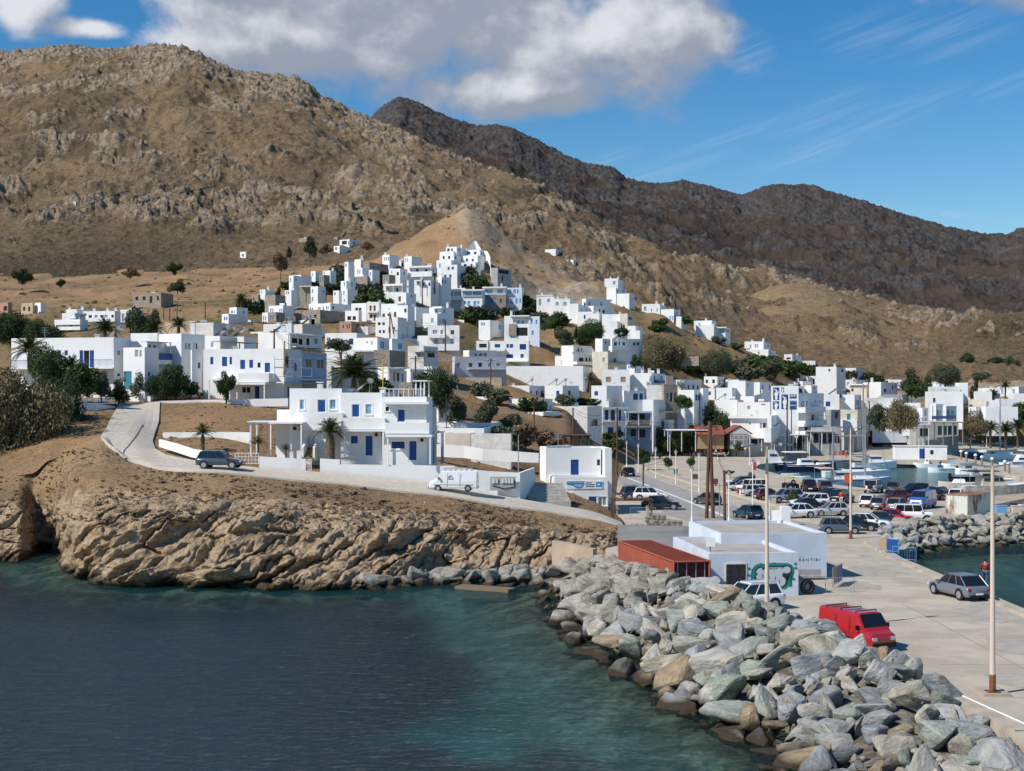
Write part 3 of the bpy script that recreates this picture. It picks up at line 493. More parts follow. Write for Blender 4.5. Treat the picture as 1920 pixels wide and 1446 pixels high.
def vol(h, spec, m=None, win='', ext='', ch='', sol='', roof=None, auto=None, deep=None, para=.35, base=2.5, T=None, hide=''):
    m = m or WHITE; v = [float(t) for t in spec.split()]; xl, xc, xr, yt, yb = kx(v[0]), kx(v[1]), (kx(v[2]) if v[2] > -900 else None), ky(v[3]), ky(v[4]); th = math.radians(v[5]); D = v[6] if len(v) > 6 else 0
    if D == 0: D = (T or TS).dat(xc, yb)
    elif D == -1: D = M3.dat(xc, yb)
    c, s = math.cos(th), math.sin(th); ul, uc = (xl-CX)/F, (xc-CX)/F; Cx, Cy = uc*D, D
    w = (Cx-ul*D)/(c+ul*s); ur = (xr-CX)/F if xr else 0; d = (ur*D-Cx)/(s-ur*c) if xr and (s-ur*c) > .02 else None
    if d is None or d < .5: d = 6.0
    d = min(d, 26)
    if deep: d = deep
    z1 = zy(D, yt); zb = zy(D, yb)
    u1 = Vector((c, -s, 0)); u2 = Vector((s, c, 0)); SS = T or (M3 if len(v) > 6 and v[6] == -1 else TS); cs = [Vector((Cx, Cy, 0))+q for q in (Vector((0,0,0)), -u1*w, u2*d, u2*d-u1*w)]; gz = min(SS.zat(CX+F*q.x/q.y, q.y) for q in cs); gz = max(gz, 1.2) if SS is TS else gz
    hill = SS is TS and D > 255 and zb > 4
    if hill: ANCH.extend([(cs[0].x, cs[0].y, zb), (cs[1].x, cs[1].y, zb), (cs[2].x, cs[2].y, zb), ((cs[0].x+cs[1].x)/2, (cs[0].y+cs[1].y)/2, zb)])
    if not win and not auto and D > 190 and w > 4: auto = 'f 1 2 g' if d < 4 else 's 1 2 gb'
    z0 = ((min(zb-5, gz-.4) if D < 300 else zb-5) if hill else min(zb-.3, gz-.4)) if base > 1 else zb-base; H = z1-z0; base = max(.3, zb-z0) if base > 1 else base
    C = Vector((Cx, Cy, z0)); Lp = C-u1*w; R = C+u2*d; B4 = Lp+u2*d
    o = h; 
    if h.get('_set') is None: h.location = (Lp+R)/2; h.location.z = zb; h['_set'] = 1
    near = 2 if D < 150 else (1 if D < 250 else 0)
    faces = {'f':(Lp, u1, w), 's':(C, u2, d)}
    def hit(face, x, y, off=0):
        p, ud, L = faces[face]; n = Vector((ud.y, -ud.x, 0)); p = p+n*off; U = (kx(x)-CX)/F; t = (p.x*ud.y-p.y*ud.x)/(U*ud.y-ud.x); return ((t*U-p.x)*ud.x+(t-p.y)*ud.y), HC-(ky(y)-YH)/F*t-z0
    wins = {'f':[], 's':[]}
    for t in win.split(';'):
        if t.strip():
            fc, x1, y1, x2, y2, kd = t.split(); a = hit(fc, float(x1), float(y1)); b = hit(fc, float(x2), float(y2)); r = (min(a[0], b[0]), max(a[0], b[0]), min(a[1], b[1]), max(a[1], b[1]))
            L = faces[fc][2]; r = (max(.08, r[0]), min(L-.08, r[1]), max(.05, r[2]), min(H-.2, r[3]))
            if r[1]-r[0] > .2 and r[3]-r[2] > .2: wins[fc].append((r, kd))
    if auto:
        for t in auto.split(';'):
            fc, rows, cols_, kd = t.split(); L = faces[fc][2]; rows, cols_ = int(rows), int(cols_)
            for i in range(rows):
                for j in range(cols_):
                    if random.random() < .1 and cols_ > 2: continue
                    uu = L*(j+.5)/cols_+random.uniform(-.2, .2); top = H-.95-i*2.95; hh = random.choice((1.1, 1.2, 2.0)); ww = random.choice((.7, .9, 1.0))
                    if top-hh > base+.1 and uu-ww/2 > .15 and uu+ww/2 < L-.15: wins[fc].append(((uu-ww/2, uu+ww/2, top-hh, top), kd[(i+j) % len(kd)]))
    mb = MB(); done = []
    for fc in 'fs':
        p, ud, L = faces[fc]; rs, q = facewall(mb, p, ud, L, H, [r for r, _ in wins[fc]], 0); done += [(r, q, wins[fc][i][1]) for i, (r) in enumerate(rs) if i < len(wins[fc])]
    k = Vector((0,0,H)); mb.quad(R, B4, B4+k, R+k, 0); mb.quad(B4, Lp, Lp+k, B4+k, 0)
    t = .22; e = [Lp+k, C+k, R+k, B4+k]; cen = (e[0]+e[2])/2; ins = [e[0]+(u1+u2)*t, e[1]+(u2-u1)*t, e[2]-(u1+u2)*t, e[3]+(u1-u2)*t]; dn = Vector((0,0,-para))
    for i in range(4): j = (i+1) % 4; mb.quad(e[i], e[j], ins[j], ins[i], 0); mb.quad(ins[i], ins[j], ins[j]+dn, ins[i]+dn, 0)
    for q_ in (mb,): q_.poly([i+dn for i in ins], 1)
    wo = mb.obj('wall', [m, roof or (ROOFC if D < 320 else WHITE2), m], h)
    wo.matrix_parent_inverse.identity(); 
    for r, q, kd in done: opening(h, r, q, kd, near)
    # extras: 'bal' balcony, 'rail' open railing, 'can' canopy on posts, 'slab' solid
    for t in ext.split(';'):
        if not t.strip(): continue
        a = t.split(); kd, fc = a[0], a[1]; out = float(a[6]); col = {'w':WPAINT, 'b':BLUE, 'l':BLUE_L, 'n':SAND, 's':STONE, 'W':m, 'd':GREYW, 't':TIMBER}[a[7] if len(a) > 7 else ('W' if kd == 'bal' else 'w')]
        p, ud, L = faces[fc]; n = Vector((ud.y, -ud.x, 0)); A = hit(fc, float(a[2]), float(a[3]), out); Bq = hit(fc, float(a[4]), float(a[5]), out); x0, x1 = sorted((A[0], Bq[0])); y0, y1 = sorted((A[1], Bq[1]))
        e = MB(); q = lambda u, v, o: p+ud*u+Vector((0,0,v))+n*o
        BX = lambda u0, u1_, v0, v1, o0, o1, mm=0: e.hexa([q(u0,v0,o1), q(u1_,v0,o1), q(u1_,v0,o0), q(u0,v0,o0), q(u0,v1,o1), q(u1_,v1,o1), q(u1_,v1,o0), q(u0,v1,o0)], mm)
        if kd == 'bal': BX(x0, x1, y0, y0+.15, 0.003, out-.14); BX(x0, x1, y0, y1, out-.14, out); BX(x0, x0+.14, y0+.15, y1, 0.003, out-.14); BX(x1-.14, x1, y0+.15, y1, 0.003, out-.14); e.obj('balcony', col, h)
        elif kd == 'rail':
            BX(x0, x1, y0, y0+.14, 0.003, out, 0); ob = e.obj('balcony', m, h); e = MB(); BX(x0, x1, y1-.05, y1, out-.05, out); nn = max(3, int((x1-x0)/(.16 if near else .4)))
            for i in range(nn+1): u = x0+(x1-x0-.03)*i/nn; BX(u, u+.03, y0+.14, y1-.05, out-.04, out-.01)
            e.obj('railing', col, ob)
        elif kd == 'can':
            BX(x0, x1, y0, y1, 0.003, out); ob = e.obj('canopy', col, h); e = MB()
            if y0 > base+1.2 and out > 1.2:
                zz = max(.0, y0-2.6)
                for u in ([x0+.12, x1-.24]+([(x0+x1)/2] if x1-x0 > 5 else [])): e.V, e.F, e.M = [], [], []; BX(u, u+.13, zz, y0, out-.2, out-.07); e.obj('post', col, ob)
        elif kd == 'slab': BX(x0, x1, y0, y1, 0.003, out); e.obj('wall', col, h)
    for t in ch.split(';'):
        if t.strip():
            x = float(t.split()[0]); hh = float(t.split()[1]) if len(t.split()) > 1 else 1.1; u = (x-v[0])/max(1, v[1]-v[0]); e = MB(); c0 = e_ = Lp+u1*(w*min(.97, max(.03, u)))+u2*min(1.2, d*.4)+k
            if u > 1: c0 = C+u2*min(d-.4, d*.6)-u1*.4+k
            e.box(c0.x-.28, c0.x+.28, c0.y-.28, c0.y+.28, c0.z-.4, c0.z+hh); e.box(c0.x-.36, c0.x+.36, c0.y-.36, c0.y+.36, c0.z+hh+.12, c0.z+hh+.22); e.box(c0.x-.16, c0.x+.16, c0.y-.16, c0.y+.16, c0.z+hh, c0.z+hh+.12); e.obj('chimney', m, h)
    for t in sol.split(';'):
        if t.strip():
            x = float(t); u = min(.95, max(.05, (x-v[0])/max(1, v[1]-v[0]))); c0 = Lp+u1*(w*u)+u2*min(2.2, d*.5)+k+Vector((0,0,-para)); e = MB(); z = c0.z
            e.hexa([c0+Vector(q_) for q_ in ((-1.5,-1,.25),(-1.5,1,.25),(.2,1,1.45),(.2,-1,1.45),(-1.55,-1,.33),(-1.55,1,.33),(.15,1,1.53),(.15,-1,1.53))], 0); e.tube(c0+Vector((.35,-.9,1.55)), c0+Vector((.35,.9,1.55)), .27, n=10, m=1)
            for yy in (-.8, .8): e.tube(c0+Vector((.35,yy,0)), c0+Vector((.35,yy,1.3)), .03, n=4, m=1); e.tube(c0+Vector((-1.4,yy,0)), c0+Vector((-1.4,yy,.3)), .03, n=4, m=1)
            e.obj('solar_water_heater', [GLASS, GALV], h)
    if D > 150 and base != .2 and w > 4.5 and d > 3 and random.random() < .75:       # aerials and tanks on the flat roofs
        c0 = Lp+u1*(w*random.uniform(.2, .8))+u2*(d*random.uniform(.3, .7))+k+Vector((0,0,-para)); e = MB(); q = random.random()
        if q < .45: hh = random.uniform(1.3, 2.4); e.tube(c0, c0+Vector((0,0,hh)), .035, n=4); [e.tube(c0+Vector((-.5,0,hh-j*.3)), c0+Vector((.5,0,hh-j*.3)), .02, n=3) for j in range(3)]; e.obj('aerial', GALV, h)
        elif q < .75: e.tube(c0+Vector((-.6,0,.65)), c0+Vector((.6,0,.65)), .42, n=10); e.obj('water_tank', WPAINT if q < .6 else GALV, h)
        else: e.box(c0.x-.5, c0.x+.5, c0.y-.3, c0.y+.3, c0.z, c0.z+.8); e.obj('air_conditioner', WHITE2, h)
    V_ = Vol(); V_.hit = hit; V_.faces = faces; V_.h = h; V_.D = D; V_.z0 = z0; V_.H = H; V_.top = k; V_.c = (Lp, C, R, B4); V_.u1 = u1; V_.u2 = u2; return V_
def fix_house(h):                                        # meshes were built in world space: hang them under the Empty without moving them
    inv = Matrix.Translation(-h.location)
    for c in h.children:
        c.matrix_parent_inverse = inv
    if '_set' in h: del h['_set']
def on_face(v, face, x1, y1, x2, y2, off=.02):
    a = v.hit(face, x1, y1); b = v.hit(face, x2, y2); p, ud, L = v.faces[face]; n = Vector((ud.y, -ud.x, 0)); return (lambda u, w, o=off: p+ud*(a[0]+(b[0]-a[0])*u)+Vector((0,0,b[1]+(a[1]-b[1])*w))+n*o), (b[0]-a[0]), (a[1]-b[1])
HS = []
def Hn(label, vols, k, **kw):
    K(k); h = house(label, **kw); HS.append(h); r = None
    for v in vols:
        if isinstance(v, str): v = dict(spec=v)
        r = vol(h, v.pop('spec'), **v)
    return r
def D_(spec, **k): return dict(spec=spec, **k)
# -- nearest: the villa above the road, three stepped blocks
K(9); villa = house('large white two storey villa with dark blue doors, fat palm in front', 'villa'); HS.append(villa)
va = vol(villa, '20 690 -999 58 950 5 134', win='f 150 200 210 330 c; f 380 200 487 368 b; f 535 200 617 330 c', ext='bal f 190 375 700 600 1.7; can f -250 490 190 512 3.0; slab f 345 612 540 950 1.2', ch='380 .45', deep=8)
vb = vol(villa, '680 1212 -999 112 960 5 132.6', win='f 820 260 922 430 b; f 995 260 1078 392 c; f 800 660 905 775 b; f 988 658 1095 930 b', ext='bal f 682 437 1245 585 1.6; can f 700 590 1243 612 1.8', ch='1190 .3', sol='960', deep=8)
vc = vol(villa, '1214 1780 1840 165 1000 5 131.2', win='f 1405 323 1508 495 b; f 1255 295 1297 350 d; f 1322 732 1508 840 B; f 1550 727 1660 990 b', ext='can f 1224 228 1812 262 .9; bal f 1245 500 1815 640 1.6; can f 1255 650 1848 685 1.9', deep=4)
K(2); vd = vol(villa, '637 733 -999 674 1010 13 136', deep=6); vol(villa, '1770 1780 1835 655 780 40 143', m=WHITE2)
K(9)
def villa_bits():
    p, ud, L = va.faces['f']; n = Vector((ud.y, -ud.x, 0)); e = MB()                     # outside stair, brown treads
    for i in range(7):
        a = va.hit('f', 205, 945-i*21, 2.6-i*.28); b = va.hit('f', 325, 945-i*21, 2.6-i*.28); o1 = 2.6-i*.28
        q = lambda u, v, o: p+ud*u+Vector((0,0,v))+n*o
        e.hexa([q(a[0],a[1]-.35,o1), q(b[0],a[1]-.35,o1), q(b[0],a[1]-.35,.1), q(a[0],a[1]-.35,.1), q(a[0],a[1],o1), q(b[0],a[1],o1), q(b[0],a[1],.1), q(a[0],a[1],.1)])
    e.obj('stair', mat('brown_stair_stone', (.22,.16,.10), .9), villa)
    e = MB()
    for x in (190, 335):
        a = va.hit('f', x, 948, 2.4); q = lambda u, v, o: p+ud*u+Vector((0,0,v))+n*o
        b = va.hit('f', x, 690, .4)
        e.hexa([q(a[0]-.1,a[1]-.3,2.5), q(a[0]+.1,a[1]-.3,2.5), q(a[0]+.1,a[1]-.3,.1), q(a[0]-.1,a[1]-.3,.1), q(a[0]-.1,a[1]+1,2.5), q(a[0]+.1,a[1]+1,2.5), q(a[0]+.1,b[1]+.2,.1), q(a[0]-.1,b[1]+.2,.1)])
    e.obj('stair_wall', WHITE, villa)
    # roof pergola on the right-hand block
    Lp, C, R, B4 = [c+vc.top for c in vc.c]; e = MB(); a = Lp+vc.u1*3.2+vc.u2*.6; b = C+vc.u2*.6-vc.u1*.3
    for q0 in (a, b, a+vc.u2*3, b+vc.u2*3): e.box(q0.x-.07, q0.x+.07, q0.y-.07, q0.y+.07, q0.z-.3, q0.z+1.55)
    e.hexa([a+Vector((-.3,-.2,1.5)), b+Vector((.3,-.2,1.5)), b+vc.u2*3+Vector((.3,.2,1.5)), a+vc.u2*3+Vector((-.3,.2,1.5)), a+Vector((-.3,-.2,1.62)), b+Vector((.3,-.2,1.62)), b+vc.u2*3+Vector((.3,.2,1.62)), a+vc.u2*3+Vector((-.3,.2,1.62))]); e.obj('pergola', WPAINT, villa)
    e = MB(); e.path([Lp+vc.u1*.2+vc.u2*.15+Vector((0,0,.75)), C+vc.u2*.15-vc.u1*.2+Vector((0,0,.75))], .035)
    for i in range(9): q0 = Lp+vc.u2*.15+(C-Lp)*(i+.3)/9; e.tube(q0, q0+Vector((0,0,.75)), .03, n=4)
    e.obj('railing', WPAINT, villa)
    for v, x, y in ((va, 115, 570), (vb, 1160, 650), (vc, 1745, 720)):
        f, w, h_ = on_face(v, 'f', x-45, y-28, x+45, y+28); e = MB(); e.hexa([f(0,0,.45), f(1,0,.45), f(1,0,.02), f(0,0,.02), f(0,1,.45), f(1,1,.45), f(1,1,.02), f(0,1,.02)]); k = e.obj('air_conditioner', WHITE2, villa)
        e = MB(); c = f(.35,.5,.456); nn = (f(.35,.5,1)-f(.35,.5,0)).normalized(); e.tube(c, c+nn*.01, h_*.42, n=12); e.obj('fan_grille', DARK, k)
villa_bits()
# -- rental office by the road bend
K(12); office = house('small white building by the road with a blue RENT A CAR sign', 'shop'); HS.append(office)
ro = vol(office, '245 1310 -999 205 1130 -6 151', win='f 725 432 878 750 b; f 1232 428 1292 545 B', deep=5.5); vol(office, '132 250 -999 180 830 38 151.5', deep=4.8)
rs = vol(office, '1385 1520 -999 212 1330 -6 149.6', deep=6); rl = vol(office, '405 1440 -999 772 1330 -6 146.5', win='f 1068 1145 1238 1325 b; f 1262 1150 1425 1325 g', deep=4.5, para=.9)
def office_sign():
    f, w, h_ = on_face(rl, 'f', 638, 848, 1335, 995, .02); s = MB(); Q4 = lambda a, b, c, d, o, m=0, t=s: t.quad(f(a,c,o), f(b,c,o), f(b,d,o), f(a,d,o), m)
    s.hexa([f(0,0,.08), f(1,0,.08), f(1,0,.01), f(0,0,.01), f(0,1,.08), f(1,1,.08), f(1,1,.01), f(0,1,.01)]); sg = s.obj('sign_board', WPAINT, office)
    pb = mat('sign_blue', (.02,.24,.55), .5); g_ = mat('sign_grey_green', (.16,.30,.30), .5); e = MB(); e.poly([f(0,.97,.085), f(0,.55,.085), f(.2,.35,.085), f(.28,.08,.085), f(.38,.03,.085), f(.44,.12,.085), f(.5,.5,.085), f(.5,.97,.085)][::-1]); e.obj('sign_panel', pb, sg)
    e = MB(); e.quad(f(.82,.22,.085), f(.99,.22,.085), f(.99,.86,.085), f(.82,.86,.085)); e.obj('sign_panel', pb, sg)
    e = MB(); c = f(.9,.54,.092); e.poly([c+(f(.9,.54,.092)-f(.86,.54,.092))*math.cos(t)+Vector((0,0,h_*.12*math.sin(t))) for t in np.linspace(0, 2*math.pi, 14)[:-1]]); e.obj('emblem', WPAINT, sg)
    text('RENT A CAR & BIKE', f, .02, .72, .46, w, h_, sg, mat('sign_cream', (.75,.7,.5), .5)); s1 = lambda u0, u1, v0, v1, m: (lambda e: (e.quad(f(u0,v0,.094), f(u1,v0,.094), f(u1,v1,.094), f(u0,v1,.094)), e.obj('print_line', m, sg)))(MB()); s1(.22, .45, .44, .52, WPAINT); s1(.29, .42, .26, .33, WPAINT)
    for i, t in enumerate((.70, .78, .78)): s1(.53, t, .72-.24*i, .82-.24*i, BLACK)
def text(s, f, u, v, wfrac, W, H, parent, m, o=None):
    cu = bpy.data.curves.new('lettering', 'FONT'); cu.body = s; cu.size = 1; cu.align_x = 'LEFT'; ob = bpy.data.objects.new('lettering', cu); COL.objects.link(ob)
    dg = bpy.context.evaluated_depsgraph_get(); me = bpy.data.meshes.new_from_object(ob.evaluated_get(dg)); bpy.data.objects.remove(ob)
    V = np.array([x.co[:] for x in me.vertices]); wd = V[:, 0].max()-V[:, 0].min(); k = wfrac*W/wd; ud = (f(1,0,0)-f(0,0,0)).normalized(); p = f(u, v, o or .1)
    me.transform(Matrix(((ud.x*k, 0, 0, p.x), (ud.y*k, 0, 0, p.y), (0, k, 0, p.z), (0,0,0,1)))); me.materials.clear(); me.materials.append(m); return link(bpy.data.objects.new('lettering', me), parent)
office_sign()
def acunit(v, x1, y1, x2, y2, parent):
    f, w, h_ = on_face(v, 'f', x1, y1, x2, y2); e = MB(); e.hexa([f(0,0,.45), f(1,0,.45), f(1,0,.02), f(0,0,.02), f(0,1,.45), f(1,1,.45), f(1,1,.02), f(0,1,.02)]); e.obj('air_conditioner', WHITE2, parent)
acunit(rl, 625, 1065, 765, 1130, office)
# -- behind and beside the villa
Hn('long white hotel with blue shutters and a blue railed balcony above the dark trees', [D_('85 852 985 290 640 14 169', win='f 345 388 375 500 b; f 382 390 425 500 d; f 430 388 458 500 b; f 480 385 512 430 w; f 597 388 625 515 b; f 629 390 670 515 d; f 674 388 705 515 b; s 880 385 902 430 w; s 928 392 960 460 B; s 880 562 900 582 b; f 640 560 682 600 d; f 245 388 270 420 b', ext='rail f 80 462 842 526 1.4 b', ch='700 .2', sol='820'),
 D_('925 1085 1190 365 690 25 167', win='f 930 545 988 680 t; f 1010 382 1040 440 g; f 1045 385 1065 440 g; s 1110 550 1125 580 b'), D_('980 1100 1292 318 600 25 172', win='s 1115 345 1130 400 d; s 1150 350 1170 400 b', ext='can s 1100 318 1292 332 1.5; bal s 1100 405 1290 458 1.6 b; bal s 1100 455 1290 495 1.7'), D_('980 1180 -999 258 400 15 176')], 1)
Hn('tall plain white block with grey shutters behind the evergreens', [D_('1190 1360 1535 262 630 28 174', win='s 1385 330 1405 385 g; s 1410 332 1428 385 w; s 1448 330 1462 385 g; s 1465 332 1485 385 w; s 1480 475 1507 527 w; s 1465 475 1478 527 g', ch='1478 1.5'), D_('1430 1440 1512 385 600 60 171', win='s 1480 475 1505 527 w')], 1)
Hn('wide white house with small blue windows and a scaffold at its right end', [D_('85 690 826 215 600 11 168', win='f 137 277 160 333 b; f 225 277 263 347 b; f 282 277 300 333 b; f 362 300 398 368 b; f 430 300 458 360 b; f 492 320 514 357 d; f 546 322 585 392 b; f 372 500 440 550 w; f 472 497 505 590 B; s 655 500 668 555 B; s 768 322 785 382 B; s 716 500 728 580 B', ext='bal f 345 400 576 467 2.2; can f 270 470 550 486 2.6; can f 115 440 345 455 1.6; rail s 690 465 900 478 1.0 b'), D_('98 208 340 120 240 20 173', win='f 140 165 163 208 g', ext='can s 215 155 500 180 1.4 n', sol='190'), D_('480 700 -999 250 330 11 170', m=GREYW)], 2)
Hn('grey house with two big arched windows beside the scaffold', [D_('770 822 1010 245 480 55 176', m=mat('blue_grey_plaster', (.50,.54,.60), .9), win='s 850 290 900 365 a; s 932 292 992 368 a', ext='can s 690 440 1045 455 2.2')], 2)
Hn('white house with a shaded veranda of four dark windows, pole in front', [D_('495 723 975 95 330 26 205', win='s 748 135 790 175 d; s 800 140 828 190 d; s 853 138 880 190 d; s 915 135 945 185 w', ext='can s 735 105 975 125 1.6; rail s 800 185 1010 215 1.6 w; can s 800 225 1120 240 1.8 t', ch='650;700 1.6', sol='600')], 2)
Hn('low white house behind olive shrubs with one blue window at its right', [D_('998 1236 1290 97 240 15 236', win='f 1010 130 1040 158 w; f 1055 140 1070 160 d; f 1180 140 1210 185 b')], 2)
Hn('white flat house with a round window over a rubble stone wall', [D_('1212 1390 1485 132 236 26 226', win='f 1305 160 1322 178 g; f 1342 158 1357 190 g; s 1412 160 1442 215 l'), D_('1365 1482 1600 225 335 12 217', m=STONE), D_('1480 1500 1600 140 260 50 224', win='s 1545 175 1575 220 l', ch='1490 1.3'), D_('1200 1365 -999 232 340 12 221', win='f 1215 250 1240 290 w; f 1250 255 1290 290 g', ext='can f 1200 225 1370 236 1.2')], 2)
Hn('low white house with slim posts on its terrace, right of the big palm', [D_('800 940 1245 578 820 52 196', win='s 1010 640 1050 780 g; s 1060 650 1108 780 w; s 1130 670 1155 780 l', ext='can s 948 596 1250 615 1.5')], 10)
Hn('white terrace house with a veranda over a dark stone plinth, behind the utility pole', [D_('1200 1245 1440 600 830 52 193', win='s 1285 660 1310 770 l; s 1340 660 1372 770 l', ext='can s 1250 612 1590 632 1.5'), D_('1430 1552 1640 570 800 25 198', win='s 1575 640 1620 700 g'), D_('1100 1275 1430 790 850 15 189', m=STONE)], 10)
Hn('white house with two grey doors under a long thin awning', [D_('1590 1640 1800 650 870 55 186', win='s 1625 720 1650 785 g; s 1682 725 1710 795 g', ext='can s 1660 690 1920 705 2.0')], 10)
Hn('cream sided two part house with a black awning bar above its window', [D_('1215 1435 1635 285 480 18 241', m=WHITE2, win='f 1340 378 1392 448 g; s 1490 380 1588 450 d', ext='can f 1290 362 1400 372 .7 d; can s 1450 362 1630 372 .7 d')], 10)
Hn('cream walled yard block with a white fretwork screen left of the big palm crown', [D_('88 312 770 462 680 20 180', m=WHITE2, roof=WHITE, ext='bal s 320 462 640 520 .5; can s 600 570 780 582 1.8')], 10)
Hn('long grey guesthouse with a pale blue balcony rail and a row of windows', [D_('352 372 757 275 410 72 262', m=mat('pale_grey_plaster', (.55,.57,.60), .9), win='s 385 322 411 352 g; s 475 322 505 352 w; s 548 322 576 352 d; s 622 322 645 350 g; s 683 322 712 345 g', ext='rail s 475 352 757 374 1.2 l; rail s 140 285 370 312 1.0 w')], 5)
Hn('low white L shaped house with a grey side and three openings below the tamarisks', [D_('430 672 800 575 705 20 236', win='s 678 632 697 678 g; s 732 630 750 685 g; s 768 632 780 662 g; s 793 640 817 680 d')], 5)
Hn('white stepped house with a brown door and a side row of blue grey windows', [D_('800 965 1105 592 730 26 236', win='f 872 642 902 718 n; s 1025 640 1038 690 l; s 1055 640 1068 690 l; s 1083 640 1096 690 l', ext='slab f 940 592 975 600 .2'), D_('830 1030 1162 690 850 26 229', win='f 918 768 945 795 n; s 1068 765 1080 815 l; s 1098 765 1112 815 l; s 1130 765 1142 812 l', ext='bal s 1035 690 1160 715 .6')], 5)
Hn('weathered cream house with a grey framed window, brown pergola before it', [D_('1112 1365 1475 648 860 18 247', m=WHITE2, win='s 1388 742 1445 797 w; f 1185 742 1222 797 w; f 1265 750 1287 835 B')], 5)
Hn('white and blue house with a railed balcony and tall dark blue doors', [D_('1470 1478 1642 655 905 66 270', win='s 1495 675 1525 752 B; s 1540 675 1572 752 B; s 1600 675 1618 752 B; s 1518 805 1560 875 B; s 1595 800 1615 880 b', ext='rail s 1478 728 1692 764 1.4 b; can s 1480 655 1680 668 1.5', ch='1475 1.3')], 5)
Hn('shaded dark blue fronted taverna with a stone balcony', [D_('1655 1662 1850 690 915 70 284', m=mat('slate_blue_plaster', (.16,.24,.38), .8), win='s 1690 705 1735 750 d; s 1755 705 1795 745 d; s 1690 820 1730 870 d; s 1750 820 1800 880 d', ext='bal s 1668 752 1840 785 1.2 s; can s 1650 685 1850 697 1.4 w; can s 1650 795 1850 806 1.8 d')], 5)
Hn('plain long white building with a bare front below the terraced slope', [D_('682 1332 1403 345 490 9 302', win='s 1340 395 1350 430 g; s 1360 395 1370 430 g; s 1378 395 1388 430 g; s 1345 445 1352 465 g')], 5)
Hn('white house with four narrow blue shutters along its shaded side', [D_('738 930 1052 492 620 14 275', win='s 938 530 952 570 b; s 980 530 994 572 b; s 1018 530 1032 575 d; s 1042 530 1066 585 d', ch='800 .3', sol='960')], 5)
Hn('white house with solar heaters on its roof and one blue window', [D_('1045 1180 1302 492 640 24 272', win='f 1132 532 1155 572 b; s 1222 530 1242 575 d', sol='1090;1160', ch='1300 .6')], 5)
Hn('small white house with a square blue window, lone palm at its left', [D_('1395 1510 1625 492 620 20 285', win='f 1418 535 1445 567 b; f 1522 545 1560 572 d', ch='1600 .5'), D_('1630 1640 1790 530 640 55 288', win='s 1708 552 1745 600 B; s 1755 552 1782 598 B', ch='1635 .9')], 5)
Hn('white flat roofed house with two tan roller shutters', [D_('900 1175 1182 1030 1210 5 300', win='f 940 1102 990 1157 n; f 1087 1102 1138 1157 n', ch='1040 .4')], 6)
Hn('plain white house with blue side shutters and a blue awning, two round chimneys', [D_('1178 1400 1532 1065 1215 20 305', win='s 1420 1090 1435 1142 b; s 1490 1090 1505 1135 b', ext='can s 1462 1138 1534 1165 1.0 b', ch='1290 .7;1360 .9;1480 .9')], 6)
Hn('small tan plastered block beside the blue awning', [D_('1532 1540 1614 1090 1240 70 309', m=mat('salmon_plaster', (.50,.36,.28), .9))], 6)
Hn('grey sided white house with three arched windows below the dry slope', [D_('1640 1732 1896 1130 1270 34 330', win='s 1755 1185 1775 1228 w; s 1805 1185 1823 1230 w; s 1850 1185 1866 1228 w', ext='bal f 1655 1132 1730 1180 .8')], 6)
Hn('white house with a bare cream gable left of the stone tower house', [D_('1345 1515 -999 1185 1360 8 300', m=WHITE2)], 6)
Hn('narrow dark stone tower house with battlements and arched windows', [D_('1500 1518 1656 1178 1380 72 298', m=STONE, win='s 1545 1262 1562 1325 w; s 1580 1262 1606 1350 B; s 1622 1262 1640 1325 w')], 6)
Hn('white cube house with blue double doors in the shade by the garden shrubs', [D_('820 1045 1132 305 480 25 303', win='s 1062 370 1095 450 b; s 1100 372 1128 450 b'), D_('1130 1168 1244 282 500 30 306', m=WHITE)], 11)
Hn('white building with a tan door leaf under a small awning above the palms', [D_('325 630 770 512 870 22 297', win='s 650 640 708 715 n', ext='can s 645 600 890 615 1.6 n; rail s 630 715 905 728 .6 w'), D_('765 912 1042 518 870 22 302', win='s 720 635 850 715 B; s 960 625 990 645 d'), D_('630 692 905 722 870 20 294', m=WHITE)], 11)
Hn('low white house with dark blue shuttered windows and a round chimney', [D_('50 135 347 325 480 38 290', win='s 200 360 232 445 B; s 236 360 270 445 g; s 282 360 330 432 B', ch='430 .6'), D_('330 480 700 440 520 20 288')], 11)
Hn('white two part house with blue windows, solar panels on the left roof', [D_('1510 1755 1872 180 460 20 322', win='s 1785 215 1802 268 b; s 1712 320 1736 380 b', ch='1300 .3'), D_('1350 1570 -999 275 440 20 318', sol='1380;1450')], 11)
Hn('white block with two blue windows behind the red tiled gable', [D_('895 985 1102 730 900 30 335', win='s 1003 755 1022 812 l; s 1075 752 1090 808 l', ext='bal s 1010 800 1045 838 .5')], 7)
Hn('low white annex with a wide front before the blue windowed block', [D_('530 760 830 905 1040 22 312', win='s 700 960 715 1020 g; s 730 960 745 1020 g', sol='600'), D_('765 1090 -999 930 1040 12 308', win='f 860 965 890 1000 g; f 1000 945 1040 960 g'), D_('790 930 1010 870 940 25 316')], 7)
K(7); mural = house('tall white building with a blue and white painted wall', 'building'); HS.append(mural)
mu = vol(mural, '1105 1372 -999 766 1040 10 296', deep=8); mv = vol(mural, '1370 1432 1625 838 1270 30 297', win='s 1448 915 1462 975 B; s 1395 915 1410 980 g; s 1530 912 1545 935 l; s 1580 912 1595 935 l; s 1500 1055 1530 1112 B; s 1640 1070 1660 1110 B; s 1420 1165 1480 1215 d; s 1510 1170 1560 1205 d; s 1565 1170 1605 1205 d; s 1395 1060 1410 1110 B; f 1395 920 1412 978 g; f 1415 920 1430 978 g', ext='bal s 1440 980 1645 1028 1.8; bal s 1440 1115 1655 1160 1.8; can s 1440 1222 1650 1232 2.2')
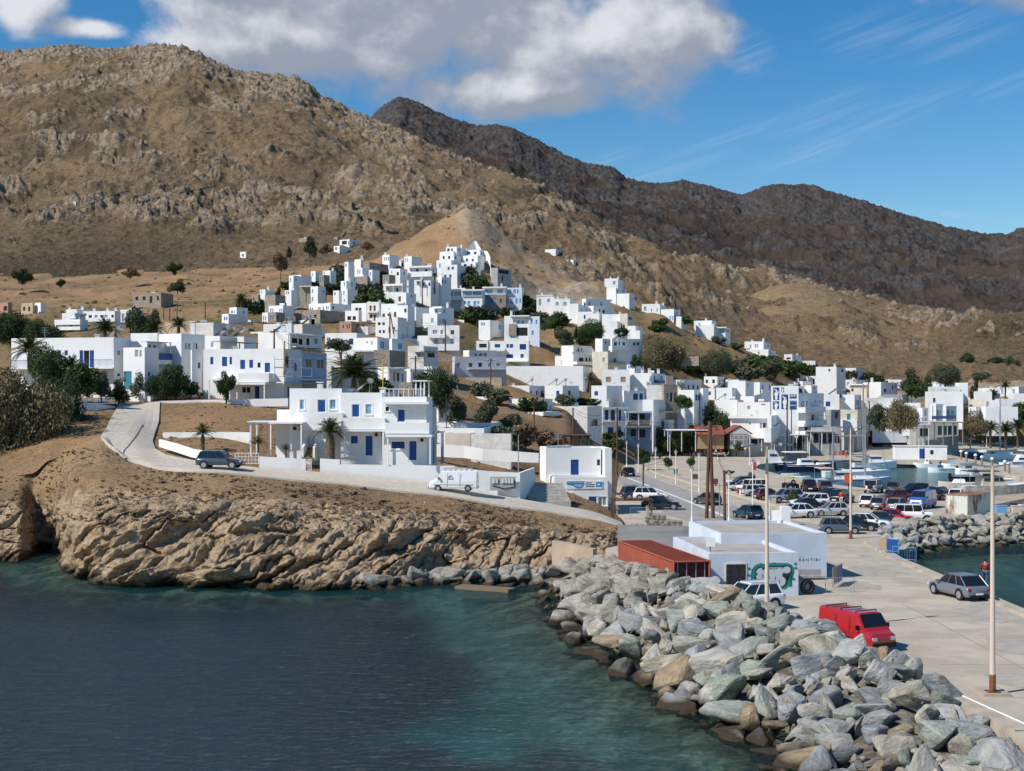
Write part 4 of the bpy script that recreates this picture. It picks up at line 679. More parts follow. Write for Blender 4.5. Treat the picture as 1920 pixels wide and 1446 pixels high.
vol(mural, '1240 1420 1450 770 860 10 301', m=GREYW, win='f 1262 800 1280 830 g; f 1320 795 1345 830 w; f 1385 795 1408 830 B'); vol(mural, '1430 1500 1560 760 850 30 303', win='s 1510 770 1540 800 w')
for i, (x1, y1, x2, y2) in enumerate(((1118,782,1180,908), (1200,782,1226,832), (1116,920,1178,1000), (1200,852,1268,1000), (1284,850,1354,894), (1284,914,1354,1004))):
    f, w, h_ = on_face(mu, 'f', x1, y1, x2, y2); e = MB(); e.quad(f(0,0), f(1,0), f(1,1), f(0,1)); pn = e.obj('painted_panel', mat('mural_blue', (.025,.075,.20), .7), mural); e = MB()
    rr = random.Random(i)
    if i < 4:
        for (cu_, cv, ru, rv) in ((.5,.74,.16,.10), (.5,.45,.30,.20), (.5,.16,.22,.14), (.25,.86,.1,.05), (.78,.6,.1,.12)):
            e.poly([f(cu_+ru*math.cos(t), cv+rv*math.sin(t)*(1+.2*math.sin(3*t)), .03) for t in np.linspace(0, 2*math.pi, 13)[:-1]])
    else:
        for j in range(9): e.quad(f(.05+.1*j, .45, .03), f(.12+.1*j, .45, .03), f(.12+.1*j, .53, .03), f(.05+.1*j, .53, .03))
        for (cu_, cv, ru, rv) in ((.3,.78,.18,.1), (.7,.78,.18,.1)) if i == 4 else ((.2,.9,.06,.03), (.5,.9,.06,.03), (.8,.9,.06,.03)): e.poly([f(cu_+ru*math.cos(t), cv+rv*math.sin(t), .03) for t in np.linspace(0, 2*math.pi, 11)[:-1]])
    e.obj('painted_figure', WPAINT, pn)
Hn('white two storey house with an overhanging flat roof, red tiled gable to its left', [D_('690 1100 1290 1078 1270 14 289', win='f 985 1137 1010 1190 g; f 1015 1137 1045 1190 w; f 1048 1137 1072 1190 g; f 880 1130 895 1155 g; s 1112 1130 1160 1187 B; s 1187 1125 1240 1187 B; s 1320 1110 1345 1150 g', ext='can f 668 1070 1110 1092 .8; can s 1100 1070 1300 1092 .8; bal s 1098 1185 1250 1240 1.4', ch='900 .3')], 7)
Hn('white block with one blue shutter right of the painted wall', [D_('1622 1780 -999 850 1040 8 331', win='f 1645 922 1690 972 b', sol='1740')], 7)
Hn('plain white harbour block with a bluish shaded end', [D_('95 225 322 748 930 18 333', win='s 255 800 268 850 B; s 240 800 250 850 g', ch='160 .3', sol='100')], 8)
Hn('cream two storey house with a teal shuttered window on the waterfront', [D_('80 255 425 898 1120 20 318', m=CREAM, win='f 150 940 185 1002 t; s 260 1060 300 1090 w; s 320 1060 350 1090 w', ext='slab f 80 1000 250 1110 .3')], 8)
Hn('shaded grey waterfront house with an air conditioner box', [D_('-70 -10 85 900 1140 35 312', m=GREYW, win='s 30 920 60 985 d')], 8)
Hn('cream flat roofed house with a thin overhang behind the harbour', [D_('182 345 500 645 780 22 385', m=CREAM, win='f 195 685 215 715 d', ext='can f 160 640 350 652 .6', ch='225 .7')], 8)
Hn('white stepped house with a dark blue side door and yellow chimneys', [D_('372 490 655 622 790 28 378', win='s 598 650 612 700 B; s 520 690 545 720 w; s 625 645 640 690 g', ch='390 1.1;600 .8')], 8)
Hn('long plain white wall building behind the brown tree', [D_('345 705 -999 778 960 8 342', m=WHITE2), D_('560 885 980 830 960 14 337', sol='900')], 8)
Hn('grey shed with a sloping felt roof among the white harbour houses', [D_('500 700 978 745 860 20 352', m=mat('grey_render', (.33,.33,.34), .9), win='s 760 780 780 810 d; s 880 775 905 815 w')], 8)
Hn('big plain white house with a small terrace block on its roof', [D_('960 1312 1392 716 900 10 347', win='f 1010 780 1035 825 w', ch='1120 .3'), D_('990 1280 1360 668 730 10 355', m=WHITE2), D_('1262 1360 -999 628 700 10 358')], 8)
Hn('white shop house with a shaded side and low balcony, brown tree at its left', [D_('845 905 962 880 1060 36 322', win='s 925 905 945 960 g; s 930 980 945 1010 w', ext='bal f 830 975 895 1010 .8')], 8)
Hn('white house with blue lower wall and two shaded doors', [D_('985 1040 1112 842 1040 36 319', win='s 1050 900 1065 950 B; s 1075 905 1092 950 g', ext='bal s 1035 960 1110 990 .9 b')], 8)
Hn('white house with a brown door on the shaded side above the striped awning', [D_('1108 1142 1245 862 1040 36 317', win='s 1150 895 1170 960 n; s 1195 905 1215 950 g', ext='bal s 1140 960 1240 985 .9 b')], 8)
Hn('low white house at the far right beside slim date palms', [D_('1500 1680 1745 680 800 14 372', auto='f 1 3 g', ch='1600 .3'), D_('1445 1600 -999 715 800 12 368')], 8)
Hn('grey sided low house with a beige gable near the right edge', [D_('1530 1660 1728 802 960 16 343', m=WHITE2, win='f 1545 815 1570 865 g'), D_('1365 1440 1540 870 960 30 338'), D_('1400 1530 -999 795 900 10 350', m=CREAM)], 8)
Hn('long low white wall house at the right end of the waterfront', [D_('1540 1860 -999 870 960 6 336', ch='1700 .3'), D_('1820 2300 -999 735 830 6 375', auto='f 1 5 g'), D_('1690 1850 -999 790 900 6 352')], 8)
# -- the hill town, roughly from the foot upwards
Hn('white three storey apartment house with grey shutters in the middle of the town', [D_('652 965 975 908 1170 6 300', win='f 700 955 748 993 g; f 778 955 805 993 g; f 880 955 915 997 w; f 715 1040 752 1090 g; f 800 1040 832 1090 g; f 880 1040 918 1090 g', ext='bal f 655 1000 835 1032 1.0; bal f 655 1095 965 1160 1.2'), D_('548 652 -999 1010 1110 10 303')], 4)
Hn('white house with four wide bright blue windows and a dark balcony', [D_('1250 1660 1672 1062 1310 8 318', win='f 1320 1095 1375 1130 b; f 1438 1095 1462 1132 b; f 1470 1095 1505 1132 b; f 1570 1095 1635 1150 B; f 1435 1197 1505 1235 b; f 1578 1195 1610 1232 b', ext='can f 1440 1262 1650 1272 1.2; bal f 1270 1140 1420 1165 1.0', ch='1540 .6'), D_('1136 1252 -999 1062 1200 8 319', win='f 1165 1092 1240 1130 d'), D_('1005 1065 1340 1155 1250 60 308', win='s 1120 1185 1140 1215 n; s 1165 1185 1195 1215 n; s 1210 1185 1240 1215 n', sol='1030')], 4)
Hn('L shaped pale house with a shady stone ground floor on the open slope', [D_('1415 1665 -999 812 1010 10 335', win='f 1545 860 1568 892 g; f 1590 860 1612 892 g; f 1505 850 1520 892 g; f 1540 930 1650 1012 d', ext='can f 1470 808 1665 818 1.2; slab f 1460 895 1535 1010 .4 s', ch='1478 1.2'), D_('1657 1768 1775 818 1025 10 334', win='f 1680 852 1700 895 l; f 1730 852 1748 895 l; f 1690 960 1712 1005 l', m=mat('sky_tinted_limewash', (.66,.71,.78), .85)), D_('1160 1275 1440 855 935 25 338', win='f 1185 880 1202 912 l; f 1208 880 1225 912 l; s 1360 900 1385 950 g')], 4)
Hn('white house with a wide terrace and dark windows right of the dry terraces', [D_('495 612 800 788 1030 35 318', win='s 595 815 618 850 B; s 655 815 672 850 B; s 690 815 705 850 g; s 670 910 715 950 d; s 735 910 755 950 d; s 770 910 787 945 d; s 800 910 812 945 d', ext='can s 615 858 800 882 1.2; bal s 650 950 835 985 2.0; can s 560 795 790 805 .8', sol='560'), D_('430 500 -999 895 980 20 320')], 6)
Hn('cream fronted three storey house with a blue railed balcony', [D_('832 905 1010 720 860 30 322', win='s 930 750 945 775 N'), D_('985 1000 1300 718 870 60 320', win='s 1020 755 1050 790 N; s 1068 752 1082 790 N; s 1105 755 1132 790 N; s 1210 758 1236 790 N; s 1248 758 1275 788 N; s 1290 835 1312 875 N', ch='1000 .8;1150 .8', ext='bal s 1000 795 1180 840 1.4', sol='1000'), D_('805 957 1365 850 1040 22 314', m=CREAM, win='s 1020 912 1040 978 b; s 1068 912 1082 942 b; s 1108 912 1135 978 b; s 1180 905 1215 945 b; f 905 912 930 955 g', ext='rail s 962 945 1165 980 1.5 b')], 6)
Hn('small white shed with a blue door below the three storey house', [D_('1148 1225 1318 980 1070 35 308', win='f 1160 985 1190 1020 l', ch='1310 .4')], 6)
Hn('tall white house with brown shutters, leaning pole before its front', [D_('128 350 442 825 1030 18 322', win='f 152 878 180 905 d; f 197 878 222 905 d; f 163 955 183 985 d; f 200 955 222 985 d; f 258 925 280 985 N; f 300 925 325 985 N', ch='160 .3'), D_('185 345 -999 690 870 18 330', win='f 198 790 223 825 N; f 248 790 270 815 N; f 312 772 337 825 N; f 258 738 268 748 d'), D_('345 450 520 705 900 18 328', win='f 415 740 440 780 N; f 375 830 402 870 N')], 4)
Hn('white house with a big shadow across its stepped blue windowed front', [D_('430 535 665 722 915 28 338', win='f 470 835 495 880 l; s 590 835 620 890 l', ch='480 .4'), D_('600 745 830 785 915 30 334', win='f 685 838 710 880 l; s 768 840 780 885 l; s 795 840 825 890 l'), D_('665 780 912 725 860 35 340', win='s 805 745 830 785 l; f 720 745 748 785 l', ext='can f 690 722 790 735 1.0', ch='865 1.2')], 4)
Hn('white house with two pairs of brown doors and a small balcony', [D_('42 165 225 672 870 18 335', m=WHITE2, win='f 68 710 90 762 N; f 108 710 130 762 N; f 68 800 95 836 N; f 110 800 133 862 N', ext='bal f 40 765 150 780 .9', ch='150 .3')], 4)
Hn('white cube house with one tall brown window and a small ledge under it', [D_('263 435 535 578 710 24 352', win='f 357 618 383 670 N; f 300 655 312 692 N; s 480 600 500 630 g', ext='slab f 345 678 405 690 .6', ch='428 1.3')], 4)
Hn('white house with a covered porch and a cypress at its right corner', [D_('207 395 510 500 640 20 372', win='f 232 530 262 572 g; f 335 535 355 570 d', ext='can f 205 495 400 510 1.3', ch='220 1.0;428 1.5')], 4)
Hn('white house with a pergola and a tall thin palm at its right', [D_('515 680 790 458 605 18 386', win='f 540 470 565 510 g; f 598 482 615 515 b; f 658 480 678 515 b', ext='can f 515 455 590 463 1.5', ch='575 .8'), D_('740 790 885 422 560 38 392', win='f 735 450 757 478 l; s 795 450 808 485 b; s 825 455 838 490 b', ch='770 .8')], 4)
h0 = 'f 850 575 905 612 c; f 915 575 985 612 c'
Hn('long white and pale blue hotel with glazed balconies across the hill', [D_('618 805 -999 572 725 7 396', win='f 665 605 700 640 c; f 725 605 757 640 c; f 640 698 700 715 c; f 715 698 790 715 c', ext='bal f 618 645 805 686 1.3; can f 618 572 808 582 1.2', ch='625 .8;815 .9'), D_('807 988 -999 550 680 7 398', win=h0, ext='bal f 807 615 990 658 1.3; can f 807 546 990 556 1.2'), D_('988 1197 -999 548 722 7 395', win='f 1000 572 1090 612 c; f 1105 572 1185 612 c; f 1012 665 1035 700 l; f 1048 665 1078 718 l; f 1108 665 1138 718 l; f 1148 665 1168 700 l', ext='can f 985 548 1200 560 1.0; rail f 995 600 1190 615 .4 l', ch='1100 .7'), D_('975 1192 -999 722 830 7 393', m=STONE)], 4)
Hn('hotel wing with a rubble stone middle and sky blue shutters at its right', [D_('1200 1432 -999 528 605 7 402', m=WHITE, win='f 1225 548 1298 588 c; f 1345 548 1400 588 c', ext='can f 1195 522 1440 532 1.2; rail f 1205 585 1430 602 1.0 w', ch='1382 1.0'), D_('1200 1335 -999 600 760 7 401', m=mat('grey_stone_wall', (.25,.24,.23), .9, (.16,.16,.16), 2), win='f 1230 640 1260 690 l; f 1300 640 1325 690 l'), D_('1335 1432 -999 600 755 7 400', m=STONE, win='f 1372 642 1392 682 w'), D_('1432 1592 1612 530 705 7 402', m=mat('sky_tinted_limewash', (.66,.71,.78), .85), win='f 1445 548 1487 588 c; f 1508 548 1535 588 l; f 1545 548 1560 588 l; f 1438 640 1455 685 l; f 1475 640 1503 692 l; f 1528 640 1552 692 l; f 1568 640 1585 685 l', ch='1570 1.0'), D_('1225 1330 -999 695 755 7 397', m=STONE)], 4)
Hn('white house with a long low balcony and two dark doors below the hilltop', [D_('450 690 745 318 450 17 410', win='f 475 340 490 370 g; f 535 345 560 372 d; f 622 345 648 372 d; s 700 350 712 378 d', ext='bal f 485 372 692 418 1.4; can f 450 316 690 326 1.2', ch='640 .7;665 .8')], 4)
Hn('white house with a round arched door, small stone hut at its left', [D_('262 375 447 338 460 30 408', win='f 340 375 362 408 w; s 410 370 425 405 g; f 285 360 298 390 g', ch='262 .4'), D_('200 265 328 400 470 30 402', m=STONE, win='f 215 425 232 462 l; f 240 425 252 462 l')], 4)
Hn('small white cube with three narrow windows and a thin chimney, left of the summit houses', [D_('415 490 592 215 315 34 425', win='f 425 240 435 272 g; f 445 240 455 272 g; f 490 250 505 282 g', ch='418 .8'), ], 4)
Hn('white cube house with three slim windows above the dark roofed huts', [D_('197 268 365 200 330 34 425', win='f 215 225 225 262 g; f 235 225 246 262 g; f 255 225 266 262 g', ch='200 .8')], 4)
Hn('four tiered white house with a balcony just left of the summit house', [D_('832 940 1035 120 260 20 446', win='f 845 140 870 165 d; f 885 140 902 165 d; s 960 140 975 165 B; s 920 215 935 245 B', ext='bal f 770 172 908 200 1.6', ch='838 .9;950 1.0'), D_('768 910 985 200 290 20 441', win='f 800 215 820 245 B; f 853 215 876 243 B; s 922 215 936 243 B'), D_('738 885 985 252 360 20 436', win='f 765 290 782 332 g'), D_('780 945 1052 300 440 20 431', win='f 848 325 870 352 b; f 890 322 912 350 b; f 815 402 838 432 b; f 865 400 888 430 b')], 4)
Hn('topmost white house with blue windows below the white arch', [D_('1005 1172 1215 148 265 24 450', win='f 1040 172 1076 200 b; f 1112 172 1138 198 b; s 1185 170 1198 205 b', ch='1020 .5'), D_('992 1150 1215 205 300 24 445', win='f 1030 243 1055 268 b; f 1090 243 1112 268 b'), D_('985 1130 1180 275 410 24 440', win='f 1078 295 1098 328 b; s 1140 300 1150 328 b; f 1012 295 1040 328 d')], 4)
Hn('roofless grey concrete shell at the right end of the hilltop', [D_('1285 1350 1487 330 480 30 432', m=GREYW, win='f 1345 405 1360 465 d; s 1390 410 1405 470 d; s 1360 345 1460 400 d')], 4)
Hn('white cube with a lower wing on the left slope beside the palm', [D_('160 232 345 780 930 35 322', win='f 178 815 195 840 b; s 298 812 310 838 b; f 205 815 215 840 b'), D_('85 152 262 845 945 35 318', win='f 105 875 118 910 b; f 128 875 140 910 b')], 3)
Hn('white house with stone flanks and a dark porch by the cypresses', [D_('465 520 617 602 720 32 350', win='f 480 615 492 642 l', ch='520 .7'), D_('385 450 470 655 755 30 346', m=STONE, win='f 398 680 410 710 d'), D_('515 620 722 655 730 30 343', m=STONE, win='s 668 675 690 728 l')], 3)
Hn('little white house with two slim windows between stone walls', [D_('715 780 832 608 690 32 352', win='f 725 622 738 650 l; f 745 622 758 650 l', ch='790 .7')], 3)
Hn('white cube house with a round window on its shaded side, porch at left', [D_('975 1045 1122 570 738 34 355', win='f 985 600 1000 640 l; f 985 680 1000 722 l; s 1090 605 1110 636 l'), D_('870 975 -999 568 640 15 360', m=STONE, ext='can f 860 565 978 575 1.3 n')], 3)
Hn('white house with a low curved parapet on the upper left of the town', [D_('757 800 885 462 585 34 378', win='f 765 490 778 530 l; s 820 490 835 520 l'), D_('800 880 -999 455 500 20 382')], 3)
Hn('pair of small white cubes with stone walls between the green bushes', [D_('975 1022 1062 418 505 34 392', win='f 985 440 995 470 l'), D_('1060 1105 1165 455 548 30 388', m=STONE, win='f 1070 480 1080 520 l; f 1088 480 1098 520 l'), D_('1095 1170 1228 412 462 30 395', win='f 1105 425 1115 450 l', ch='1175 .7')], 3)
Hn('white tower like house with a grey right wall under the hill crest at the left', [D_('1312 1350 1408 325 418 34 412', win='f 1320 345 1335 375 l'), D_('1412 1475 1505 298 352 40 418', ch='1472 .9')], 3)
Hn('white and stone house with a deep porch and a dark roof line', [D_('1430 1490 1552 385 475 30 408', win='f 1440 410 1450 450 g; f 1460 410 1470 450 g', ext='bal f 1420 455 1500 472 .8'), D_('1420 1540 1565 470 560 30 402', m=STONE, win='f 1428 485 1445 525 l'), D_('1500 1560 1750 330 382 30 415', m=STONE, win='s 1610 340 1640 375 g; s 1680 340 1700 375 d')], 3)
Hn('slim white house with stacked blue windows on its narrow lit end', [D_('1555 1590 1662 405 558 34 404', win='f 1563 430 1578 470 l; f 1563 495 1576 525 l')], 3)
Hn('tall white tower house with a chimney and a string course, centre left', [D_('1275 1330 1420 515 610 34 372', win='f 1303 530 1318 572 l; s 1378 530 1396 576 l', ch='1328 .9'), D_('1285 1342 1442 598 745 34 368', win='f 1300 620 1312 656 l; f 1305 700 1316 728 l'), D_('1198 1255 1292 612 720 30 371', win='f 1210 630 1222 660 d')], 3)
Hn('white house over a stone ground floor with a row of small blue windows', [D_('553 697 806 760 925 34 330', win='f 568 795 582 836 l; f 590 795 602 836 l; f 660 795 672 830 l; f 680 795 692 830 l; s 745 875 768 905 b'), D_('488 548 580 832 940 30 326', win='f 498 870 510 912 l; f 520 870 530 912 l'), D_('560 628 716 828 925 30 324', m=STONE, win='f 570 868 580 905 l; f 592 868 606 905 l; s 640 868 655 900 b')], 3)
Hn('long white upper storey on stone walls with many small openings', [D_('955 1170 1367 738 840 28 336', win='f 965 785 976 812 B; f 985 785 995 812 B; f 1045 780 1076 810 g; f 1095 775 1106 812 b; f 1125 770 1135 802 b; f 1143 770 1153 802 b; s 1190 770 1210 802 b; s 1325 775 1336 800 b'), D_('890 1068 1322 805 910 28 331', m=STONE, win='f 900 865 912 900 b; f 930 865 942 900 b; f 968 860 980 895 b; f 1005 855 1032 885 d; s 1080 852 1092 888 b; s 1102 852 1112 885 b; s 1275 850 1285 880 b'), D_('820 885 956 808 905 28 334', m=STONE)], 3)
Hn('white house with a corner terrace and two square dark openings', [D_('1378 1530 1605 738 890 24 338', win='f 1420 785 1448 812 d; f 1455 785 1480 812 d; s 1562 762 1585 818 N; s 1600 762 1622 818 N', ch='1620 .3'), D_('1318 1452 1485 812 915 24 333', win='f 1340 870 1378 908 d; f 1392 870 1426 908 d')], 3)
Hn('unfinished pink brick house with a bare facade of openings', [D_('1262 1380 1545 920 1025 22 322', m=PINK, win='f 1295 955 1308 990 d; f 1335 950 1345 990 w; f 1355 950 1365 990 w; s 1430 950 1460 985 d; s 1490 950 1510 985 d')], 3)
Hn('beige plastered house with a flat top left of the veranda house', [D_('805 890 1085 948 1050 50 262', m=mat('beige_plaster', (.58,.56,.52), .9), ch='900 1.3;1035 1.0', sol='850'), D_('500 770 -999 945 1010 12 268', sol='700')], 3)
Hn('long beige wall house behind the hotel roof', [D_('1240 1440 1640 172 275 22 262', m=OCHRE), D_('1185 1240 -999 195 250 10 266', m=OCHRE)], 1)
Hn('low white house with solar heaters on the flat roof next to the wide white house', [D_('1640 1830 1920 285 330 18 190', sol='1700;1780'), D_('1430 1600 1700 180 240 18 236', m=WHITE2)], 1)
# -- upper left and outlying
Hn('row of white terrace apartments with arcaded balconies at the far left', [D_('495 575 665 80 215 20 330', auto='f 1 2 g;s 2 3 g', ch='500 .5;655 .7'), D_('620 860 905 92 215 14 326', auto='f 2 6 gd', ext='bal f 630 145 860 172 1.2', ch='690 .6;790 .6;860 .6'), D_('900 988 -999 82 215 14 330', auto='f 2 2 g', ch='960 .5')], 1)
Hn('white holiday house with stacked terraces behind the big dark tree', [D_('408 600 660 155 262 16 305', ext='bal f 408 172 600 195 1.4; bal f 408 212 600 235 1.4', auto='f 2 4 dg', sol='620'), D_('465 560 640 108 170 16 312', auto='f 1 3 g')], 1)
Hn('raw pink block house at the left edge of the picture', [D_('0 60 90 28 110 28 352', m=PINK, auto='f 1 3 d')], 1)
Hn('beige block with a bright white wing and three windows', [D_('160 245 260 32 110 20 350', m=OCHRE, auto='f 1 2 d'), D_('248 305 342 30 105 34 350', auto='f 1 1 g')], 1)
Hn('ruined grey stone farmhouse on the dry hillside behind the pines', [D_('250 302 325 549 575 20 395', m=STONE, auto='f 1 4 d')], 0)
Hn('tiny white hut alone on the brown slope', [D_('450 461 464 472 484 30 -1', auto='f 1 1 d')], 0)
Hn('tiny cream hut high on the bare left mountainside', [D_('128 142 145 378 387 20 -1', m=WHITE2, auto='f 1 1 d')], 0)
Hn('white villa alone on the slope above the town, dark tree to its left', [D_('1262 1360 1465 100 185 32 -1', win='f 1285 118 1335 150 d; f 1345 120 1358 160 g; s 1395 120 1420 150 g', ch='1400 .6;1450 .6'), D_('1205 1262 1350 165 240 32 -1', win='f 1220 180 1235 205 d')], 3)
Hn('cluster of flat grey stone walls of a ruined hut near the pine', [D_('560 578 590 446 455 30 -1', m=STONE), D_('625 633 636 444 451 30 -1', m=STONE)], 0)
Hn('white pump house on the dry flank of the mountain', [D_('1022 1042 1052 467 480 25 -1', m=WHITE)], 0)
Hn('pale tank building on the mountain flank right of the pump house', [D_('1062 1075 1088 487 497 25 -1', m=WHITE)], 0)
Hn('stepped white terrace row with battlement walls, uppermost of the right slope', [D_('245 408 -999 290 440 10 412', ext='slab f 245 285 408 292 .15', auto='f 1 2 g'), D_('405 578 640 322 560 12 404', auto='f 1 2 g', ch='410 .6;450 .7;535 .6'), D_('575 662 790 370 560 15 400', auto='s 1 2 g', ch='730 .9;820 .7;930 .9'), D_('655 810 870 450 560 12 396', auto='f 1 1 w')], 6)
Hn('white terrace house with a crenellated grey blue front', [D_('745 815 1020 392 480 50 414', win='s 870 420 885 455 w; s 905 435 930 465 d', ext='slab s 820 388 1015 398 .2'), D_('700 740 985 320 400 60 424', auto='s 1 4 g')], 6)
Hn('white stepped houses with a cream gable going down the right slope', [D_('735 872 960 468 610 12 390', auto='s 1 2 g', ch='850 .5'), D_('900 1080 1110 475 640 12 386', ch='1075 .5;1120 .6;1165 .6'), D_('1078 1155 1240 470 645 14 384', m=CREAM, win='f 1085 580 1100 615 w; f 1112 580 1128 615 w; s 1165 500 1200 535 d')], 6)
Hn('lowest white stepped house of the row above the brown tamarisks', [D_('958 1052 1092 545 700 14 378', auto='s 1 1 g'), D_('1155 1235 1310 592 700 20 372', auto='s 1 2 g'), D_('1235 1280 -999 640 720 20 368')], 6)
Hn('white house on the crest with a blue windowed upper floor', [D_('945 1040 1148 212 350 28 452', win='f 985 330 1000 350 g; s 1045 225 1065 262 l; s 1100 225 1130 262 l', ch='1035 .7'), D_('1050 1172 1228 268 408 28 446', auto='s 1 2 g')], 6)
Hn('white flat house beside the dirt track, highest on the right', [D_('925 1060 1115 118 200 14 468', auto='f 1 2 g', ch='980 .5;1055 .5')], 6)
Hn('white villa with round topped chimneys, fourth down the crest', [D_('1298 1478 1548 372 490 14 458', win='f 1320 400 1345 442 l; f 1390 420 1402 450 l; f 1447 420 1460 450 l; s 1500 420 1530 455 l', ch='1440 .8;1480 .8'), D_('1490 1618 1680 425 550 24 452', win='s 1640 445 1655 480 l; f 1575 495 1590 540 l; f 1600 495 1612 540 l'), D_('1640 1692 1748 498 560 24 448', win='s 1710 520 1722 550 l')], 6)
Hn('white stepped villa with glazed terraces beside the dark green pines', [D_('325 505 545 112 250 18 458', win='f 375 140 392 165 l; f 350 185 362 210 l; s 510 135 530 160 l', ch='440 .6'), D_('345 525 600 160 318 18 452', win='s 530 265 580 300 c; s 480 180 500 215 c', ch='515 .4'), D_('535 640 690 180 310 18 456', win='f 580 200 635 240 c; s 650 200 680 235 c', ext='can f 540 178 650 186 1.0')], 7)
Hn('white house with a brown track to its right on the far lower slope', [D_('832 1022 1188 322 410 16 470', win='f 885 355 900 390 l; f 935 350 950 385 l; f 955 350 968 385 l; s 1060 350 1080 380 g; s 1100 350 1160 390 c', ch='905 .5;1020 .9'), D_('845 1070 1142 400 470 18 462', win='s 1085 420 1100 450 l; f 970 425 980 450 d')], 7)
Hn('low white house with a grey figure painted on its yard wall', [D_('1228 1308 1428 450 550 20 480', win='f 1250 482 1295 500 d', ch='1415 .4'), D_('1420 1540 -999 515 575 8 472')], 7)
Hn('white bungalow with a single chimney behind the plane trees', [D_('1545 1752 1915 575 700 20 430', win='f 1670 598 1690 620 d; s 1800 595 1820 630 d; s 1860 595 1880 625 d', ch='1730 .8')], 7)
Hn('small white villa far off on the valley floor', [D_('412 500 622 404 458 40 690', auto='s 1 3 g')], 8)
Hn('white house among dark trees at the foot of the far hill', [D_('1340 1440 1495 452 505 20 640')], 8)
Hn('long pale shed at the far right under the trees', [D_('1600 1742 -999 546 600 8 600', m=WHITE2, auto='f 1 3 g')], 8)
Hn('small beige farm hut left of the valley trees', [D_('20 78 90 352 385 20 700', m=CREAM, auto='f 1 1 d')], 8)
# low blocks behind the villa yard
Hn('low cream walled block with a bare front right of the villa', [D_('300 488 -999 850 960 8 162', m=CREAM)], 5)
Hn('low white storage block, right of the cream one', [D_('492 790 802 855 1005 8 156', m=WHITE2)], 5)
Hn('flat roofed grey sided building behind the low blocks', [D_('180 640 748 772 880 12 171', ch='200 .2'), D_('240 590 668 812 870 10 165')], 5)
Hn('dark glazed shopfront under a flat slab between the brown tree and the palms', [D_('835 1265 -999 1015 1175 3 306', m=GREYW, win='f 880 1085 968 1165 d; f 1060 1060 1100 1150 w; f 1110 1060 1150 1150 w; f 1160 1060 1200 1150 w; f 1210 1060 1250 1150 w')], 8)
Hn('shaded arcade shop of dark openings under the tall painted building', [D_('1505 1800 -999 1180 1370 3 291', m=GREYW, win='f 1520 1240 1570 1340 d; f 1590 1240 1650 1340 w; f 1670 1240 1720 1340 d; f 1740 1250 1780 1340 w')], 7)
Hn('low white cafe front with dark windows behind the parked cars', [D_('700 1090 -999 1275 1370 3 288', m=WHITE2, win='f 730 1295 790 1340 d; f 800 1295 870 1340 w; f 900 1295 960 1350 d; f 980 1295 1060 1340 w')], 7)
# warehouses on the quay
K(0)
for ln in '''430 470 505 600 618 20;470 498 512 622 640 25;560 600 612 618 634 22;590 620 640 655 668 20;650 690 705 612 628 25;740 762 790 634 650 30;866 905 925 655 672 20;880 915 935 668 690 24;690 722 742 655 680 26;1040 1075 1100 703 728 24;1110 1150 1165 725 748 18;1150 1190 1215 735 762 26;1210 1250 1275 712 738 24;1090 1130 1150 745 768 25;1240 1275 1300 742 764 26;1180 1210 1228 760 785 28;1300 1340 1362 728 752 26;1350 1385 1400 735 757 26;1290 1325 1345 756 778 26;1365 1400 1425 750 768 28;1500 1535 1560 705 730 28;1560 1600 1622 712 735 28;1600 1640 1655 735 752 28;1650 1690 1715 745 765 28;1700 1740 1760 758 775 28;1810 1850 1870 745 765 30;1870 1910 1935 725 745 30;1755 1790 1810 735 752 30;1540 1580 1600 745 770 28;590 606 622 560 575 32;620 640 652 545 558 32;530 548 560 560 576 32;676 700 712 540 556 30;700 722 735 515 531 30;760 778 792 506 522 30;800 820 835 540 556 28;560 580 592 600 615 30;740 765 780 560 578 28;1010 1032 1040 553 572 12;1032 1055 1062 560 582 12;1062 1085 1092 572 594 12;1085 1105 1118 582 606 14;1105 1125 1140 590 618 14;1150 1172 1186 600 625 18;1172 1190 1200 612 640 18;640 660 672 505 518 30;735 752 762 488 500 30;850 872 885 540 556 20;590 612 622 585 600 30;810 838 852 576 590 20;1000 1030 1045 690 712 20;498 515 528 585 600 30;548 568 580 575 588 28;575 590 600 590 604 28;655 675 690 572 586 28;700 716 728 566 580 28;600 618 628 528 542 32;655 668 678 492 505 32;785 805 820 555 570 20;850 870 880 600 614 15;715 735 750 622 640 22;770 790 806 640 655 24;905 930 945 612 626 16;1120 1140 1150 640 655 16;1195 1215 1226 632 648 20;1215 1232 1242 646 660 20;1100 1120 1132 660 678 18;1135 1160 1172 668 686 20;1060 1085 1096 690 706 16;1130 1156 1170 700 718 22;1320 1345 1358 706 724 28;1360 1385 1398 712 730 28;1480 1505 1520 715 735 28;1580 1605 1618 690 708 28;1660 1690 1705 712 730 28;1740 1770 1786 716 732 30;1820 1850 1866 728 744 30'''.split(';'):
    v_ = [float(t) for t in ln.split()]; cx_ = (v_[0]+v_[2])/2; near_ = min(HS, key=lambda h: (h.location-P(cx_, v_[4], h.location.y)).length); sd = 'right' if cx_ > CX+F*near_.location.x/near_.location.y else 'left'; q_ = random.choice(('white','white','white','cream white','whitewashed')); ww = random.choice(('g','b','l','d')); h = house('x'); vol(h, ln, WHITE2 if q_ == 'cream white' else WHITE, auto='f 1 2 %s;s 1 2 %s' % (ww, ww), ch='%f .7' % (v_[0]+(v_[1]-v_[0])*random.random()) if random.random() < .5 else '')
    h['label'] = q_+' house with '+{'g':'grey','b':'blue','l':'pale blue','d':'dark'}[ww]+' windows '+sd+' of the '+' '.join(near_['label'].split(',')[0].split()[:6]).removesuffix(' and').removesuffix(' with').removesuffix(' a').removesuffix(' on').removesuffix(' the').removesuffix(' of'); HS.append(h)
